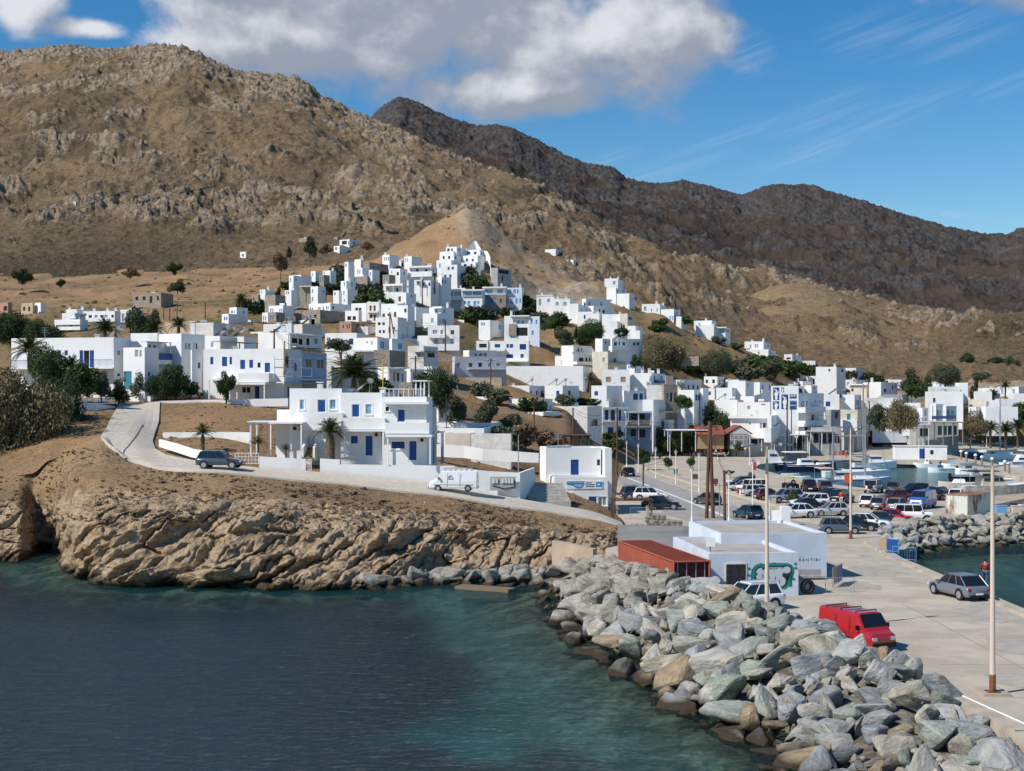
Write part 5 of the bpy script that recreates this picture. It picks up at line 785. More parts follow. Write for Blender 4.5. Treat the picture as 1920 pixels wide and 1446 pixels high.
K(4)
for lb, pts in (('white peaked wall rising like an arch over the topmost house', ((1005,160,458),(1060,118,460),(1108,62,462),(1132,62,462),(1165,115,460),(1192,160,458))), ('winding white stair wall right of the topmost house', ((1215,160,452),(1250,170,450),(1275,225,448),(1278,300,444),(1288,385,440)))):
    e = MB()
    for (x0,y0,d0),(x1,y1,d1) in zip(pts[:-1], pts[1:]): a, b_ = kP(x0, y0, d0), kP(x1, y1, d1); t_ = Vector((0,.5,0)); z_ = Vector((0,0,-3.2)); e.hexa([a+z_, b_+z_, b_+z_+t_, a+z_+t_, a, b_, b_+t_, a+t_])
    tag(e.obj('wall', WHITE), lb, 'wall')
K(13); wh = house('flat roofed warehouse with teal graffiti and a dark door on the quay', 'warehouse'); HS.append(wh)
OLDW = mat('peeling_blue_white_wash', (.60,.66,.74), .9, (.50,.55,.62), .5, (.45,.7), 6, alt2=(.40,.37,.33), scale2=2.2, amt2=(.66,.72), bump=.01)
LW = mat('stained_cream_wash', (.72,.68,.60), .9, (.45,.38,.29), .9, (.5,.65), 6)
K(0); w1 = vol(wh, '1329 1497 -999 1036 1117 -6 87.5', m=OLDW, roof=ROOFC, deep=10.3, base=.4, para=.22)
K(19); 
def warehouse():
    f, w, h_ = on_face(w1, 'f', 265, 245, 497, 600, .02); e = MB(); e.hexa([f(0,-.2,.06), f(1,-.2,.06), f(1,-.2,.0), f(0,-.2,.0), f(0,1,.06), f(1,1,.06), f(1,1,.0), f(0,1,.0)]); d = e.obj('door', mat('weathered_dark_wood', (.045,.04,.05), .8, (.02,.02,.025), 4), wh)
    for i in range(6): e = MB(); a = .04+i*.155; e.hexa([f(a,-.2,.085), f(a+.14,-.2,.085), f(a+.14,-.2,.062), f(a,-.2,.062), f(a,.97,.085), f(a+.14,.97,.085), f(a+.14,.97,.062), f(a,.97,.062)]); e.obj('plank', MATS['weathered_dark_wood'], d)
    e = MB(); [e.hexa([f(u0,v0,.05), f(u1,v0,.05), f(u1,v0,.0), f(u0,v0,.0), f(u0,v1,.05), f(u1,v1,.05), f(u1,v1,.0), f(u0,v1,.0)]) for u0, u1, v0, v1 in ((-.06,0,-.2,1.05), (1,1.06,-.2,1.05), (0,1,1,1.05))]; e.obj('door_frame', WHITE2, wh)
    def blob(pts, m, o, nm='graffiti'):
        e = MB(); f2, _, _ = on_face(w1, 'f', 0, 0, 100, 100); q = [f2(x/100, 1-y/100, o) for x, y in pts]; bm = bmesh.new(); vs = [bm.verts.new(p) for p in q]; fc = bm.faces.new(vs); bmesh.ops.triangulate(bm, faces=[fc]); me = bpy.data.meshes.new(nm); bm.to_mesh(me); bm.free(); me.materials.append(m); return link(bpy.data.objects.new(nm, me), wh)
    blob([(565,440),(560,380),(590,330),(580,300),(610,265),(680,235),(720,245),(800,238),(850,232),(900,245),(960,240),(1010,242),(1060,262),(1085,300),(1088,345),(1060,390),(1030,410),(1050,450),(1045,490),(1060,520),(1010,520),(980,550),(900,548),(840,520),(790,500),(720,490),(650,478),(600,455)], TEAL, .02)
    blk = mat('black_spray_paint', (.03,.03,.04), .7); gry = mat('pale_grey_spray_paint', (.50,.54,.60), .8)
    blob([(600,400),(625,370),(605,340),(640,285),(690,270),(715,300),(730,270),(945,275),(950,300),(955,272),(1010,262),(1050,285),(1062,330),(1040,380),(990,395),(975,410),(1000,440),(998,490),(960,530),(900,535),(850,515),(820,480),(740,490),(680,480),(620,445)], blk, .026)
    blob([(625,392),(645,368),(622,335),(655,300),(690,290),(710,325),(745,290),(930,290),(942,320),(962,290),(1005,276),(1038,295),(1045,330),(1022,358),(985,362),(955,350),(940,395),(975,420),(985,450),(975,490),(945,515),(895,515),(865,490),(840,460),(830,470),(750,478),(690,462),(700,430),(660,440),(632,420)], gry, .032)
    for c in ((545,300),(538,378),(1105,250),(1108,300),(1080,430)): blob([(c[0]+20*math.cos(t)*(1+.3*math.sin(3*t)), c[1]+16*math.sin(t)) for t in np.linspace(0, 6.283, 11)[:-1]], TEAL, .02)
    for (x0, y0, x1, y1) in ((745,300,755,330),(780,300,830,308),(840,300,848,320),(855,300,890,306),(700,370,712,410),(770,395,790,402),(770,410,790,420),(855,400,862,440),(905,430,912,480)): blob([(x0,y0),(x1,y0),(x1,y1),(x0,y1)], blk, .038)
warehouse()
K(0)
wl = house('long flat roofed store with faded black lettering behind the graffiti warehouse', 'warehouse'); HS.append(wl)
w2 = vol(wl, '1352 1550 -999 999 1085 -6 95.3', m=OLDW, deep=9.6, base=.3, para=.2); 
f_, w_, h_ = on_face(w2, 'f', 1498, 1040, 1538, 1052, .02); text('E A N T I B I', f_, 0, 0, .95, w_, h_, wl, BLACK, .012)
f_, w_, h_ = on_face(w2, 'f', 1497, 1068, 1538, 1078, .02); e = MB(); e.quad(f_(0,0), f_(1,0), f_(1,1), f_(0,1)); e.obj('vent_grille', GREYW, wl)
e = MB(); p = on_face(w2, 'f', 1497, 1079, 1543, 1082, .0)[0]; e.hexa([p(0,0,.35), p(1,0,.35), p(1,0,.0), p(0,0,.0), p(0,1,.35), p(1,1,.35), p(1,1,.0), p(0,1,.0)]); e.obj('ledge', CONC, wl)
vol(wl, '1447 1464 1465 958 990 10 104.5', m=WHITE, base=.2, deep=.6, para=.05)
for h in HS: fix_house(h)
# the slope is levelled under the houses that stand on it
def level_town():
    A = np.array(ANCH); keep = []
    for i, a in enumerate(A):
        d = np.hypot(A[:, 0]-a[0], A[:, 1]-a[1]); keep.append(not np.any((d < 5) & (A[:, 2] < a[2]-3)))
    A = A[np.array(keep)]; num = np.zeros_like(TS.Z); den = np.full_like(TS.Z, .25); res = np.array([z-TS.zat(CX+F*x/y, y) for x, y, z in A])
    for (x, y, z), r in zip(A, np.clip(res, -9, 16)):
        dx, dy = TS.X-x, TS.Y-y; q = (dx*dx+dy*dy)/(2*6.0**2); m = q < 7; w = np.exp(-q[m]); num[m] += w*(r-.1); den[m] += w
    TS.Z = TS.Z+np.where((TS.Z < 1.5) | ((TS.Y < 292) & (CX+F*TS.U > 1150)), 0, num/den)
level_town(); TS.build('town_hill', T_TOWN, {'rock': rk_town, 'green': gr_town, 'wet': 0*rk_town})
# ---------------------------------------------------------------- walls, gates, kerbs round the villa and the road
def wall_path(name, label, cat, pts, h, t, m, cap=None, group=None, kind=None, follow=False, parent=None):
    mb = MB()
    for a, b in zip(pts[:-1], pts[1:]):
        a = Vector(a); b = Vector(b); d = (b-a); d.z = 0; n = Vector((-d.y, d.x, 0)).normalized()*t/2; ha, hb = (h if isinstance(h, (int, float)) else 0,)*2
        mb.hexa([a-n-Vector((0,0,.6)), b-n-Vector((0,0,.6)), b+n-Vector((0,0,.6)), a+n-Vector((0,0,.6)), a-n+Vector((0,0,ha)), b-n+Vector((0,0,hb)), b+n+Vector((0,0,hb)), a+n+Vector((0,0,ha))])
    o = mb.obj(name, m, parent); 
    if label: tag(o, label, cat, group)
    if kind: o['kind'] = kind
    return o
def gp(px, D): return Vector(((px-CX)/F*D, D, TS.zat(px, D)))
def wl_px(name, label, cat, pts, t, m, **k):            # pts: px, y top, y bottom, D
    e = MB()
    for (x0, a0, b0, d0), (x1, a1, b1, d1) in zip(pts[:-1], pts[1:]):
        A, B, C_, E = P(x0, b0+6, d0), P(x1, b1+6, d1), P(x1, a1, d1), P(x0, a0, d0); n = Vector(((B-A).y, -(B-A).x, 0)).normalized()*t
        e.hexa([A, B, B-n, A-n, E, C_, C_-n, E-n])
    o = e.obj(name, m); return tag(o, label, cat, **k)
wl_px('garden_wall', 'low white garden wall curving down from the upper road to the white gate', 'wall', [(298,824,832,136.5), (330,832,842,134), (360,842,852,132.4), (400,848,860,131), (432,852,868,130)], .25, WHITE)
wl_px('garden_wall', 'white wall between the barred gate and the villa stair gap', 'wall', [(486,856,876,129.8), (573,861,884,129.8)], .25, WHITE)
wl_px('garden_wall', 'short high white wall under the fat palm', 'wall', [(600,860,887,129.8), (637,862,891,129.8)], .25, WHITE)
wl_px('garden_wall', 'long white retaining wall behind the parked white van', 'wall', [(637,871,891,129.8), (720,872,899,129.8), (800,873,910,129.8), (852,874,918,129.8)], .25, WHITE)
wl_px('garden_wall', 'white wall with a recessed meter panel right of the van', 'wall', [(852,876,918,129.8), (918,884,930,129.8), (975,887,938,129.6)], .25, WHITE)
wl_px('garden_wall', 'shaded return of the white wall beside the stone steps', 'wall', [(975,887,938,129.8), (1003,877,920,136)], .25, WHITE)
wl_px('garden_wall', 'long plain white wall behind the small palm and brush', 'wall', [(305,811,840,145), (420,810,838,144), (470,811,842,143)], .22, WHITE)
wl_px('garden_wall', 'stepped low white wall beyond the low cream block', 'wall', [(806,832,850,150), (870,836,853,149), (905,842,858,148), (1010,850,862,147)], .25, WHITE)
wl_px('retaining_wall', 'grey concrete retaining wall at the end of the coast road behind the rusty red container', 'wall', [(1158,985,1040,112), (1280,987,1040,111), (1322,990,1040,111)], .35, mat('wet_grey_concrete', (.30,.30,.30), .9, (.22,.22,.22), .8, (.35,.65), coords='World', stretch=(.3,.3,3)))
wl_px('retaining_wall', 'beige concrete wall wedge among the boulders at the foot of the cliff', 'wall', [(1035,1014,1056,106), (1075,1022,1056,104), (1112,1030,1056,103)], .6, mat('beige_concrete', (.48,.38,.27), .9, (.40,.31,.22), .6))
wl_px('terrace_edge', 'white kerb line below the wide white house', 'kerb', [(300,752,758,166), (380,750,757,166), (540,747,756,165)], .2, WHITE)
wl_px('entrance_wall', 'curved topped white wall with a blue rail beside the dark trees', 'wall', [(138,758,792,153), (180,757,790,155), (216,762,778,160)], .3, WHITE)
wl_px('entrance_wall', 'small white wall block among shrubs at the top of the road', 'wall', [(249,742,759,168), (282,743,759,167)], .5, WHITE)
def grill(label, x0, x1, y0, y1, D, n, rows, m, name='gate', cat='gate', z=None):
    e = MB(); A, B, C_, E = P(x0,y1,D), P(x1,y1,D), P(x1,y0,D), P(x0,y0,D); g_ = empty(name, A, label, cat)
    for a, b in ((A,B), (B,C_), (C_,E), (E,A)): e.tube(a-A, b-A, .03, n=4)
    e.obj('frame', m, g_)
    for i in range(1, n): e = MB(); a = A.lerp(B, i/n)-A; b = E.lerp(C_, i/n)-A; e.tube(a, b, .018, n=4); e.obj('bar', m, g_)
    for i in range(1, rows): e = MB(); a = A.lerp(E, i/rows)-A; b = B.lerp(C_, i/rows)-A; e.tube(a, b, .018, n=4); e.obj('rail', m, g_)
    return g_
grill('white barred gate between the garden walls behind the dark car', 441, 485, 850, 869, 129.9, 7, 3, WPAINT)
grill('half open white gate by the villa steps', 576, 584, 862, 882, 129.9, 4, 1, WPAINT)
grill('blue railing on the white entrance wall beside the dark trees', 145, 214, 746, 757, 153.2, 16, 2, BLUE_L, 'railing', 'railing')
def meters():
    o = empty('meter_panel', P(943, 920, 129.3), 'grey panel of electricity meters set in the white wall', 'meter panel'); A = o.location; s = F/129.3; e = MB(); e.box(-24/s, 24/s, -.05, .05, 0, 26/s); e.obj('back_board', GREYW, o)
    for i, x in enumerate((-20,-14,-3,3,9,15)): e = MB(); e.box(x/s, (x+4.4)/s, -.16, -.06, 14/s, 23/s); e.obj('meter', WHITE2, o)
    e = MB(); e.path([Vector((-20/s,-.1,10/s)), Vector((2/s,-.12,4/s)), Vector((22/s,-.1,7/s)), Vector((22/s,-.1,18/s))], .04); e.obj('conduit', DARK, o)
meters()
def stonewall(label, pts, t=.4, m=STONE):
    return wl_px('stone_wall', label, 'wall', pts, t, m)
RUB = mat('mortared_rubble', (.33,.29,.23), .9, (.20,.18,.15), 1.2, (.42,.58), 3, bump=.1, bscale=2.2, coords='World', alt2=(.46,.41,.33), scale2=2.6)
def rubble_wall(label, pts, t=.45):                     # every stone near enough to be told apart is its own piece
    o = wl_px('stone_wall', label, 'wall', pts, t, mat('mortar', (.40,.37,.31), .95)); k = None; rr = random.Random(len(label)); meshes = []
    for q in range(5):
        bm = bmesh.new(); bmesh.ops.create_icosphere(bm, subdivisions=1, radius=.5)
        for v in bm.verts: v.co = Vector((max(-.44, min(.44, v.co.x))*rr.uniform(.9, 1.1), v.co.y*.6, max(-.4, min(.4, v.co.z))*rr.uniform(.85, 1.1)))
        me = bpy.data.meshes.new('stone'); bm.to_mesh(me); bm.free(); me.materials.append(RSTONE); meshes.append(me)
    for (x0, a0, b0, d0), (x1, a1, b1, d1) in zip(pts[:-1], pts[1:]):
        A, B = P(x0, b0, d0), P(x1, b1, d1); H = P(x0, a0, d0).z-A.z; H2 = P(x1, a1, d1).z-B.z; L = (B-A).length; rz = math.atan2((B-A).y, (B-A).x); z = 0; row = 0
        while z < max(H, H2)-.12:
            u = -rr.uniform(0, .3); hh = rr.uniform(.24, .34)
            while u < L:
                w = rr.uniform(.34, .68); f = (u+w/2)/L
                if 0 < f < 1 and z+hh < H*(1-f)+H2*f+.05:
                    s = bpy.data.objects.new('stone', rr.choice(meshes)); link(s, o); p = A.lerp(B, f); s.location = (p.x, p.y-.02, p.z+z+hh/2); s.rotation_euler = (0, rr.uniform(-.06, .06), rz); s.scale = (w*.98, .3, hh*1.1); c = rr.choice(((.36,.32,.25),(.25,.22,.18),(.42,.37,.29),(.30,.28,.25),(.34,.26,.18))); s.color = (*c, 1)
                u += w
            z += hh
    return o
def rock_mat(name, wetz=True):
    m = bpy.data.materials.new(name); m.use_nodes = True; nt = m.node_tree; n = nt.nodes; L = nt.links; b = n['Principled BSDF']; b.inputs['Roughness'].default_value = .85; b.inputs['Specular IOR Level'].default_value = .25
    oi = n.new('ShaderNodeObjectInfo'); tc = n.new('ShaderNodeTexCoord'); ad = n.new('ShaderNodeVectorMath'); ad.operation = 'ADD'; L.new(tc.outputs['Object'], ad.inputs[0]); cb = n.new('ShaderNodeCombineXYZ')
    rm = n.new('ShaderNodeMath'); rm.operation = 'MULTIPLY'; rm.inputs[1].default_value = 37; L.new(oi.outputs['Random'], rm.inputs[0]); [L.new(rm.outputs[0], cb.inputs[i]) for i in range(3)]; L.new(cb.outputs[0], ad.inputs[1])
    def nz(s, d, lo, hi, st=(1,1,1), dist=0):
        mp = n.new('ShaderNodeMapping'); L.new(ad.outputs[0], mp.inputs[0]); mp.inputs['Scale'].default_value = st; t = n.new('ShaderNodeTexNoise'); L.new(mp.outputs[0], t.inputs['Vector']); t.inputs['Scale'].default_value = s; t.inputs['Detail'].default_value = d; t.inputs['Roughness'].default_value = .65; t.inputs['Distortion'].default_value = dist
        r = n.new('ShaderNodeMapRange'); L.new(t.outputs[0], r.inputs[0]); r.inputs[1].default_value = lo; r.inputs[2].default_value = hi; return r.outputs[0]
    def mx(f, a, c, mode='MIX', k=None):
        x = n.new('ShaderNodeMix'); x.data_type = 'RGBA'; x.blend_type = mode
        L.new(f, x.inputs[0])
        for i, v in ((6, a), (7, c)):
            if isinstance(v, tuple): x.inputs[i].default_value = v+(1,)
            else: L.new(v, x.inputs[i])
        return x.outputs[2]
    c = mx(nz(.8, 6, .42, .62, (1,1,2.4), .6), oi.outputs['Color'], (.62,.62,.60), 'MULTIPLY'); c = mx(nz(1.3, 7, .54, .70, (.6,1,2.2), 1), c, (.44,.41,.35)); c = mx(nz(1.0, 5, .60, .70, (1,1,1), 1.5), c, (.26,.17,.09)); c = mx(nz(5, 6, .5, .75, (.4,1,3)), c, (.55,.55,.56), 'MULTIPLY')
    if wetz:
        g = n.new('ShaderNodeNewGeometry'); sp = n.new('ShaderNodeSeparateXYZ'); L.new(g.outputs['Position'], sp.inputs[0]); t = n.new('ShaderNodeTexNoise'); L.new(g.outputs['Position'], t.inputs['Vector']); t.inputs['Scale'].default_value = .7; a = n.new('ShaderNodeMath'); a.operation = 'ADD'; L.new(sp.outputs[2], a.inputs[0]); L.new(t.outputs[0], a.inputs[1])
        r = n.new('ShaderNodeMapRange'); L.new(a.outputs[0], r.inputs[0]); r.inputs[1].default_value = 1.25; r.inputs[2].default_value = .75; c = mx(r.outputs[0], c, (.045,.033,.02))
    L.new(c, b.inputs['Base Color']); bp = n.new('ShaderNodeBump'); bp.inputs['Distance'].default_value = .16; L.new(nz(2.2, 9, 0, 1, (.7,1,1.8), .6), bp.inputs['Height']); bp2 = n.new('ShaderNodeBump'); bp2.inputs['Distance'].default_value = .03; L.new(nz(9, 6, 0, 1), bp2.inputs['Height']); L.new(bp.outputs[0], bp2.inputs['Normal']); L.new(bp2.outputs[0], b.inputs['Normal'])
    return m
ROCK = rock_mat('schist_boulder'); RSTONE = rock_mat('wall_stone', False)
rubble_wall('rubble stone wall by the road in front of the rental office', [(1026,929,948,146), (1073,932,951,146)])
rubble_wall('lower rubble stone wall right of the first, below the rental sign', [(1079,939,954,147), (1112,939,957,147), (1158,948,962,147)])
rubble_wall('rubble stone wall with a square pillar above the red container', [(1212,948,985,129), (1222,962,985,129), (1248,962,986,129), (1249,974,986,129), (1280,976,987,129)])
stonewall('dark retaining wall in the grass behind the white houses', [(870,708,722,262), (941,708,725,258)])
for i, (pts, lb) in enumerate([([(935,635,640,365), (1005,632,637,372)], 'upper dry stone terrace edge right of the stairway'), ([(1008,650,654,345), (1050,652,656,343)], 'middle dry stone terrace edge above the tan slope'), ([(1010,662,666,335), (1052,666,669,333)], 'lowest dry stone terrace edge on the grass slope'), ([(1225,672,682,326), (1310,668,680,322)], 'grey terrace wall behind the brown tamarisks')]): stonewall(lb, pts)
def mline(label, pts, S_=None, h=.5, t=.6, m=None):
    S_ = S_ or M3; q = []
    for (x0, y0), (x1, y1) in zip(pts[:-1], pts[1:]):
        for k in range(12): x, y = x0+(x1-x0)*k/12, y0+(y1-y0)*k/12; d = S_.dat(x, y); q.append(Vector(((x-CX)/F*d, d, S_.zat(x, d))))
    return wall_path('field_wall', label, 'wall', q, h, t, m or mat('dark_dry_stone', (.19,.155,.12), .95))
for lb, pts in (('dry stone wall climbing from the left edge of the town slope', [(225,388),(300,370),(360,358),(408,348)]), ('dry stone wall running across the upper slope', [(320,243),(400,250),(462,251),(475,243)]), ('short broken stone wall on the lower left slope', [(168,383),(205,368),(245,358)]),
  ('dark stone wall above the lone villa', [(640,446),(648,434),(700,434),(750,437)]), ('dry stone wall in the dip left of the summit', [(600,398),(660,403),(720,418),(752,430)]), ('stone wall down the slope towards the cypress', [(378,545),(400,530),(445,510)])): mline(lb, pts)
mline('dark terrace wall round the foot of the right hill', [(1560,640),(1700,648),(1800,652),(1850,640)], M5, 1.0, 1.0, STONE)
# ---------------------------------------------------------------- boulders
def rock_meshes(n, seed, name, m, det=2):
    out = []; rr = np.random.default_rng(seed)
    for i in range(n):
        bm = bmesh.new(); k = rr.integers(9, 15); ax = np.array([1, rr.uniform(.62,.9), rr.uniform(.42,.75)])
        p = rr.normal(size=(k, 3)); p /= np.linalg.norm(p, axis=1)[:, None]; p = np.sign(p)*np.abs(p)**.8*ax*rr.uniform(.85, 1.1, (k, 1))
        for q in p: bm.verts.new(q)
        r = bmesh.ops.convex_hull(bm, input=bm.verts[:]); bmesh.ops.delete(bm, geom=[v for v in bm.verts if not v.link_faces], context='VERTS')
        bmesh.ops.bevel(bm, geom=bm.edges[:]+bm.verts[:], offset=.06, segments=1, affect='EDGES'); bmesh.ops.triangulate(bm, faces=bm.faces[:])
        for _ in range(det): bmesh.ops.subdivide_edges(bm, edges=[e for e in bm.edges if e.calc_length() > (.3, .17)[min(1, _)]], cuts=1, use_grid_fill=False); bmesh.ops.triangulate(bm, faces=bm.faces[:])
        V = np.array([v.co[:] for v in bm.verts]); a = .05*fbm(V[:,0]*1.7+i*9, V[:,1]*1.7, V[:,2]*2.2, o=4)+.035*ridged(V[:,0]*2+i, V[:,1]*3, V[:,2]*8, o=3); nr = V/np.linalg.norm(V, axis=1)[:, None]
        for v, d, q in zip(bm.verts, a, nr): v.co += Vector(q)*float(d)
        me = bpy.data.meshes.new(name); bm.to_mesh(me); bm.free(); me.materials.append(m); out.append(me)
    return out
RM = rock_meshes(14, 3, 'boulder', ROCK)
COLS = [((.37,.375,.37),'grey'), ((.28,.30,.31),'dark blue grey'), ((.33,.35,.31),'greenish grey'), ((.47,.43,.35),'pale tan'), ((.44,.42,.37),'light grey'), ((.36,.27,.17),'rusty brown'), ((.29,.32,.27),'green grey'), ((.56,.52,.44),'cream white')]
WTS = [.25,.13,.15,.15,.14,.06,.06,.06]
cr_line = [(-12,101.5,.1,1.3),(-6,105.5,.3,1.4),(2,104,.9,1.6),(7.5,103,1.9,4),(8.8,97,2.6,6.5),(10.6,88,3.0,7.6),(12.2,80,3.2,8.2),(13.6,74,3.3,8.2),(16.2,66.5,3.1,9.3),(17.1,63,2.7,9.3),(17.9,60.5,2.6,9.0),(18.2,55,1.5,8.2),(18.2,50,1.0,7.7),(18.1,44,.9,7),(18.1,38,.9,7)]
def heap(line, step, side=1):
    pts = []; A = np.array(line); seg = np.hypot(np.diff(A[:,0]), np.diff(A[:,1])); S_ = np.concatenate([[0], np.cumsum(seg)]); s = 0
    while s < S_[-1]:
        q = [np.interp(s, S_, A[:, i]) for i in range(4)]; q2 = [np.interp(min(S_[-1], s+.5), S_, A[:, i]) for i in range(2)]; tx, ty = q2[0]-q[0], q2[1]-q[1]; L = math.hypot(tx, ty) or 1; nx, ny = (ty/L*side, -tx/L*side)
        w = q[3]; m_ = max(2, int(w/step))
        for j in range(m_+1):
            t = (j+random.uniform(-.3, .3))/m_; t = min(1.04, max(-.02, t)); z = q[2]*(1-max(0, (t-.18)/.82)**1.0)-.25*(t > .9)
            if t < .18: z = q[2] if q[2] < 1.5 else 1.5+(q[2]-1.5)*(.6+.4*t/.18)
            pts.append((q[0]+nx*w*t+random.uniform(-.25, .25)*step, q[1]+ny*w*t+random.uniform(-.3, .3)*step, z, t))
        s += step
    return pts
def loc_words(x, y, t):
    wtr = 'at the water line' if t > .9 else ('near the water' if t > .68 else ('midway up the heap' if t > .3 else 'on the crest of the heap'))
    if y > 100: b = 'below the cliff corner'
    elif y > 88: b = 'beside the red container'
    elif y > 78: b = 'in front of the graffiti warehouse'
    elif y > 70: b = 'beside the white parked car'
    elif y > 62: b = 'beside the red van'
    elif y > 55: b = 'beyond the red van'
    else: b = 'by the right lamp pole'
    return wtr+' '+b
def place_rocks(pts, rmin, rmax, nmax, group, words, kindname, stuff_name, stuff_label):
    pts = sorted(pts, key=lambda p: p[1]-(2 if p[3] < .1 else 0)); ind = pts[:nmax]; rest = pts[nmax:]; mb = bmesh.new()
    for i, (x, y, z, t) in enumerate(pts):
        r = random.uniform(rmin, rmax)*(1.3 if random.random() < .16 else (.72 if random.random() < .25 else 1)); big = 'big' if r > rmin+.72*(rmax-rmin) else ('small' if r < rmin+.3*(rmax-rmin) else 'middling'); me = random.choice(RM); ci = random.choices(range(8), WTS)[0]
        if t > .85 and random.random() < .3: ci = 5
        rot = Euler((random.uniform(-.5, .5)+random.choice((0, 0, .9)), random.uniform(-.5, .5), random.uniform(0, 6.28))); sc_ = (r*random.uniform(.95, 1.3), r*random.uniform(.8, 1.05), r*random.uniform(.75, 1.05)); c = COLS[ci][0]; j = random.uniform(.9, 1.12)
        if i < nmax:
            o = bpy.data.objects.new('boulder', me); COL.objects.link(o); o.location = (x, y, z); o.rotation_euler = rot; o.scale = sc_; o.color = (c[0]*j, c[1]*j, c[2]*j, 1); tag(o, big+' '+COLS[ci][1]+' boulder '+words(x, y, t), 'boulder', group)
        else:
            b2 = bmesh.new(); b2.from_mesh(me); M_ = Matrix.LocRotScale(Vector((x, y, z)), rot, Vector(sc_)); b2.transform(M_); tmp = bpy.data.meshes.new('t'); b2.to_mesh(tmp); mb.from_mesh(tmp); b2.free(); bpy.data.meshes.remove(tmp)
    if rest:
        me = bpy.data.meshes.new(stuff_name); mb.to_mesh(me); me.materials.append(ROCK); o = bpy.data.objects.new(stuff_name, me); link(o); o.color = (.38,.36,.31,1); tag(o, stuff_label, 'boulders', kind='stuff')
    mb.free()
hp = heap(cr_line, 1.3); place_rocks(hp, .76, 1.22, 240, 'boulders of the breakwater heap', loc_words, 'boulder', 'boulder_heap', 'smaller looking boulders at the far end of the breakwater heap')
FM = rock_meshes(5, 9, 'small_rock', ROCK, 0)
def small_rocks(line, side, n, lab, rmin=.22, rmax=.5):
    mb = bmesh.new(); q = heap(line, .9, side); random.shuffle(q)
    for (x, y, z, t) in q[:n]:
        b2 = bmesh.new(); b2.from_mesh(random.choice(FM)); r = random.uniform(rmin, rmax); b2.transform(Matrix.LocRotScale(Vector((x+random.uniform(-.4,.4), y+random.uniform(-.4,.4), z-.12)), Euler([random.uniform(0, 6) for _ in range(3)]), Vector((r*1.2, r, r*.8)))); tmp = bpy.data.meshes.new('t'); b2.to_mesh(tmp); mb.from_mesh(tmp); b2.free(); bpy.data.meshes.remove(tmp)
    me = bpy.data.meshes.new('small_rocks'); mb.to_mesh(me); me.materials.append(ROCK); o = bpy.data.objects.new('small_rocks', me); link(o); o.color = (.40,.37,.31,1); tag(o, lab, 'rocks', kind='stuff')
small_rocks(cr_line, 1, 620, 'small broken rocks wedged between the breakwater boulders')
under = MB()                                                       # rubble core under the boulders
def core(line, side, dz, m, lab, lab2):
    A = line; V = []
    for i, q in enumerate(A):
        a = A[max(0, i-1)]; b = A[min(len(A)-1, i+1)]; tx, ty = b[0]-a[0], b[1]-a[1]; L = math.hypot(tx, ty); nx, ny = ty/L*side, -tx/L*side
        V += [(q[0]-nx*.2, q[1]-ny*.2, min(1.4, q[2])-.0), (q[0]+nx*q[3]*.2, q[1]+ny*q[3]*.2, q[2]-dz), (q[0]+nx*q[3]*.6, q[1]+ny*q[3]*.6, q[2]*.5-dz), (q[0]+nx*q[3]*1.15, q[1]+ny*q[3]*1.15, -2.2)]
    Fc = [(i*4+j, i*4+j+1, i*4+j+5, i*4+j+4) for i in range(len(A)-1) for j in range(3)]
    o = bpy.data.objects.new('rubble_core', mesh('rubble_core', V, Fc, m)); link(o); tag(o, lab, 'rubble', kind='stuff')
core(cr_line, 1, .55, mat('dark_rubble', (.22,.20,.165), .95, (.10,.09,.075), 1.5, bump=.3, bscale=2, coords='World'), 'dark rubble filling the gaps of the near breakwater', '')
h2 = [(33,118,1.7,2.2),(34.6,126,1.9,4),(38,131,2.1,5.2),(43,134.5,2.2,6),(52,139,2.2,6.3),(63,143,2.3,6.3),(75,147,2.3,6.3),(95,152,2.3,6.3)]
place_rocks(heap(h2, .98), .5, .85, 60, 'boulders of the inner rock bank', lambda x, y, t: ('at the water line' if t > .8 else 'on the inner rock bank')+(' by the blue barriers' if x < 38 else (' below the rusty container' if x < 50 else ' right of the rusty container')), 'boulder', 'boulder_bank', 'bank of tan boulders along the inner harbour beside the parked cars')
core(h2, 1, .35, MATS['dark_rubble'], 'dark rubble filling the inner rock bank', '')
# ---------------------------------------------------------------- plants
def leafmat(name, a, b, c, scale=1.2):
    m = mat(name, a, .8, b, scale, (.35,.65), 3, spec=.15, coords='World', alt2=c, scale2=scale*3.3, amt2=(.52,.66)); return m
L_DARK = leafmat('dark_green_leaves', (.045,.070,.028), (.022,.038,.016), (.085,.115,.045)); L_GREEN = leafmat('green_leaves', (.060,.100,.030), (.030,.055,.018), (.11,.16,.05)); L_BR = leafmat('brownish_tamarisk_leaves', (.19,.155,.085), (.075,.075,.038), (.28,.215,.12), .5)
L_OL = leafmat('grey_green_leaves', (.090,.105,.060), (.045,.055,.032), (.14,.155,.095)); L_DRY = leafmat('dry_scrub_twigs', (.20,.135,.08), (.11,.078,.05), (.28,.20,.12)); L_PALM = leafmat('palm_leaves', (.075,.095,.032), (.045,.060,.022), (.13,.13,.05)); BARK = mat('grey_bark', (.12,.095,.07), .9, (.07,.055,.04), 3)
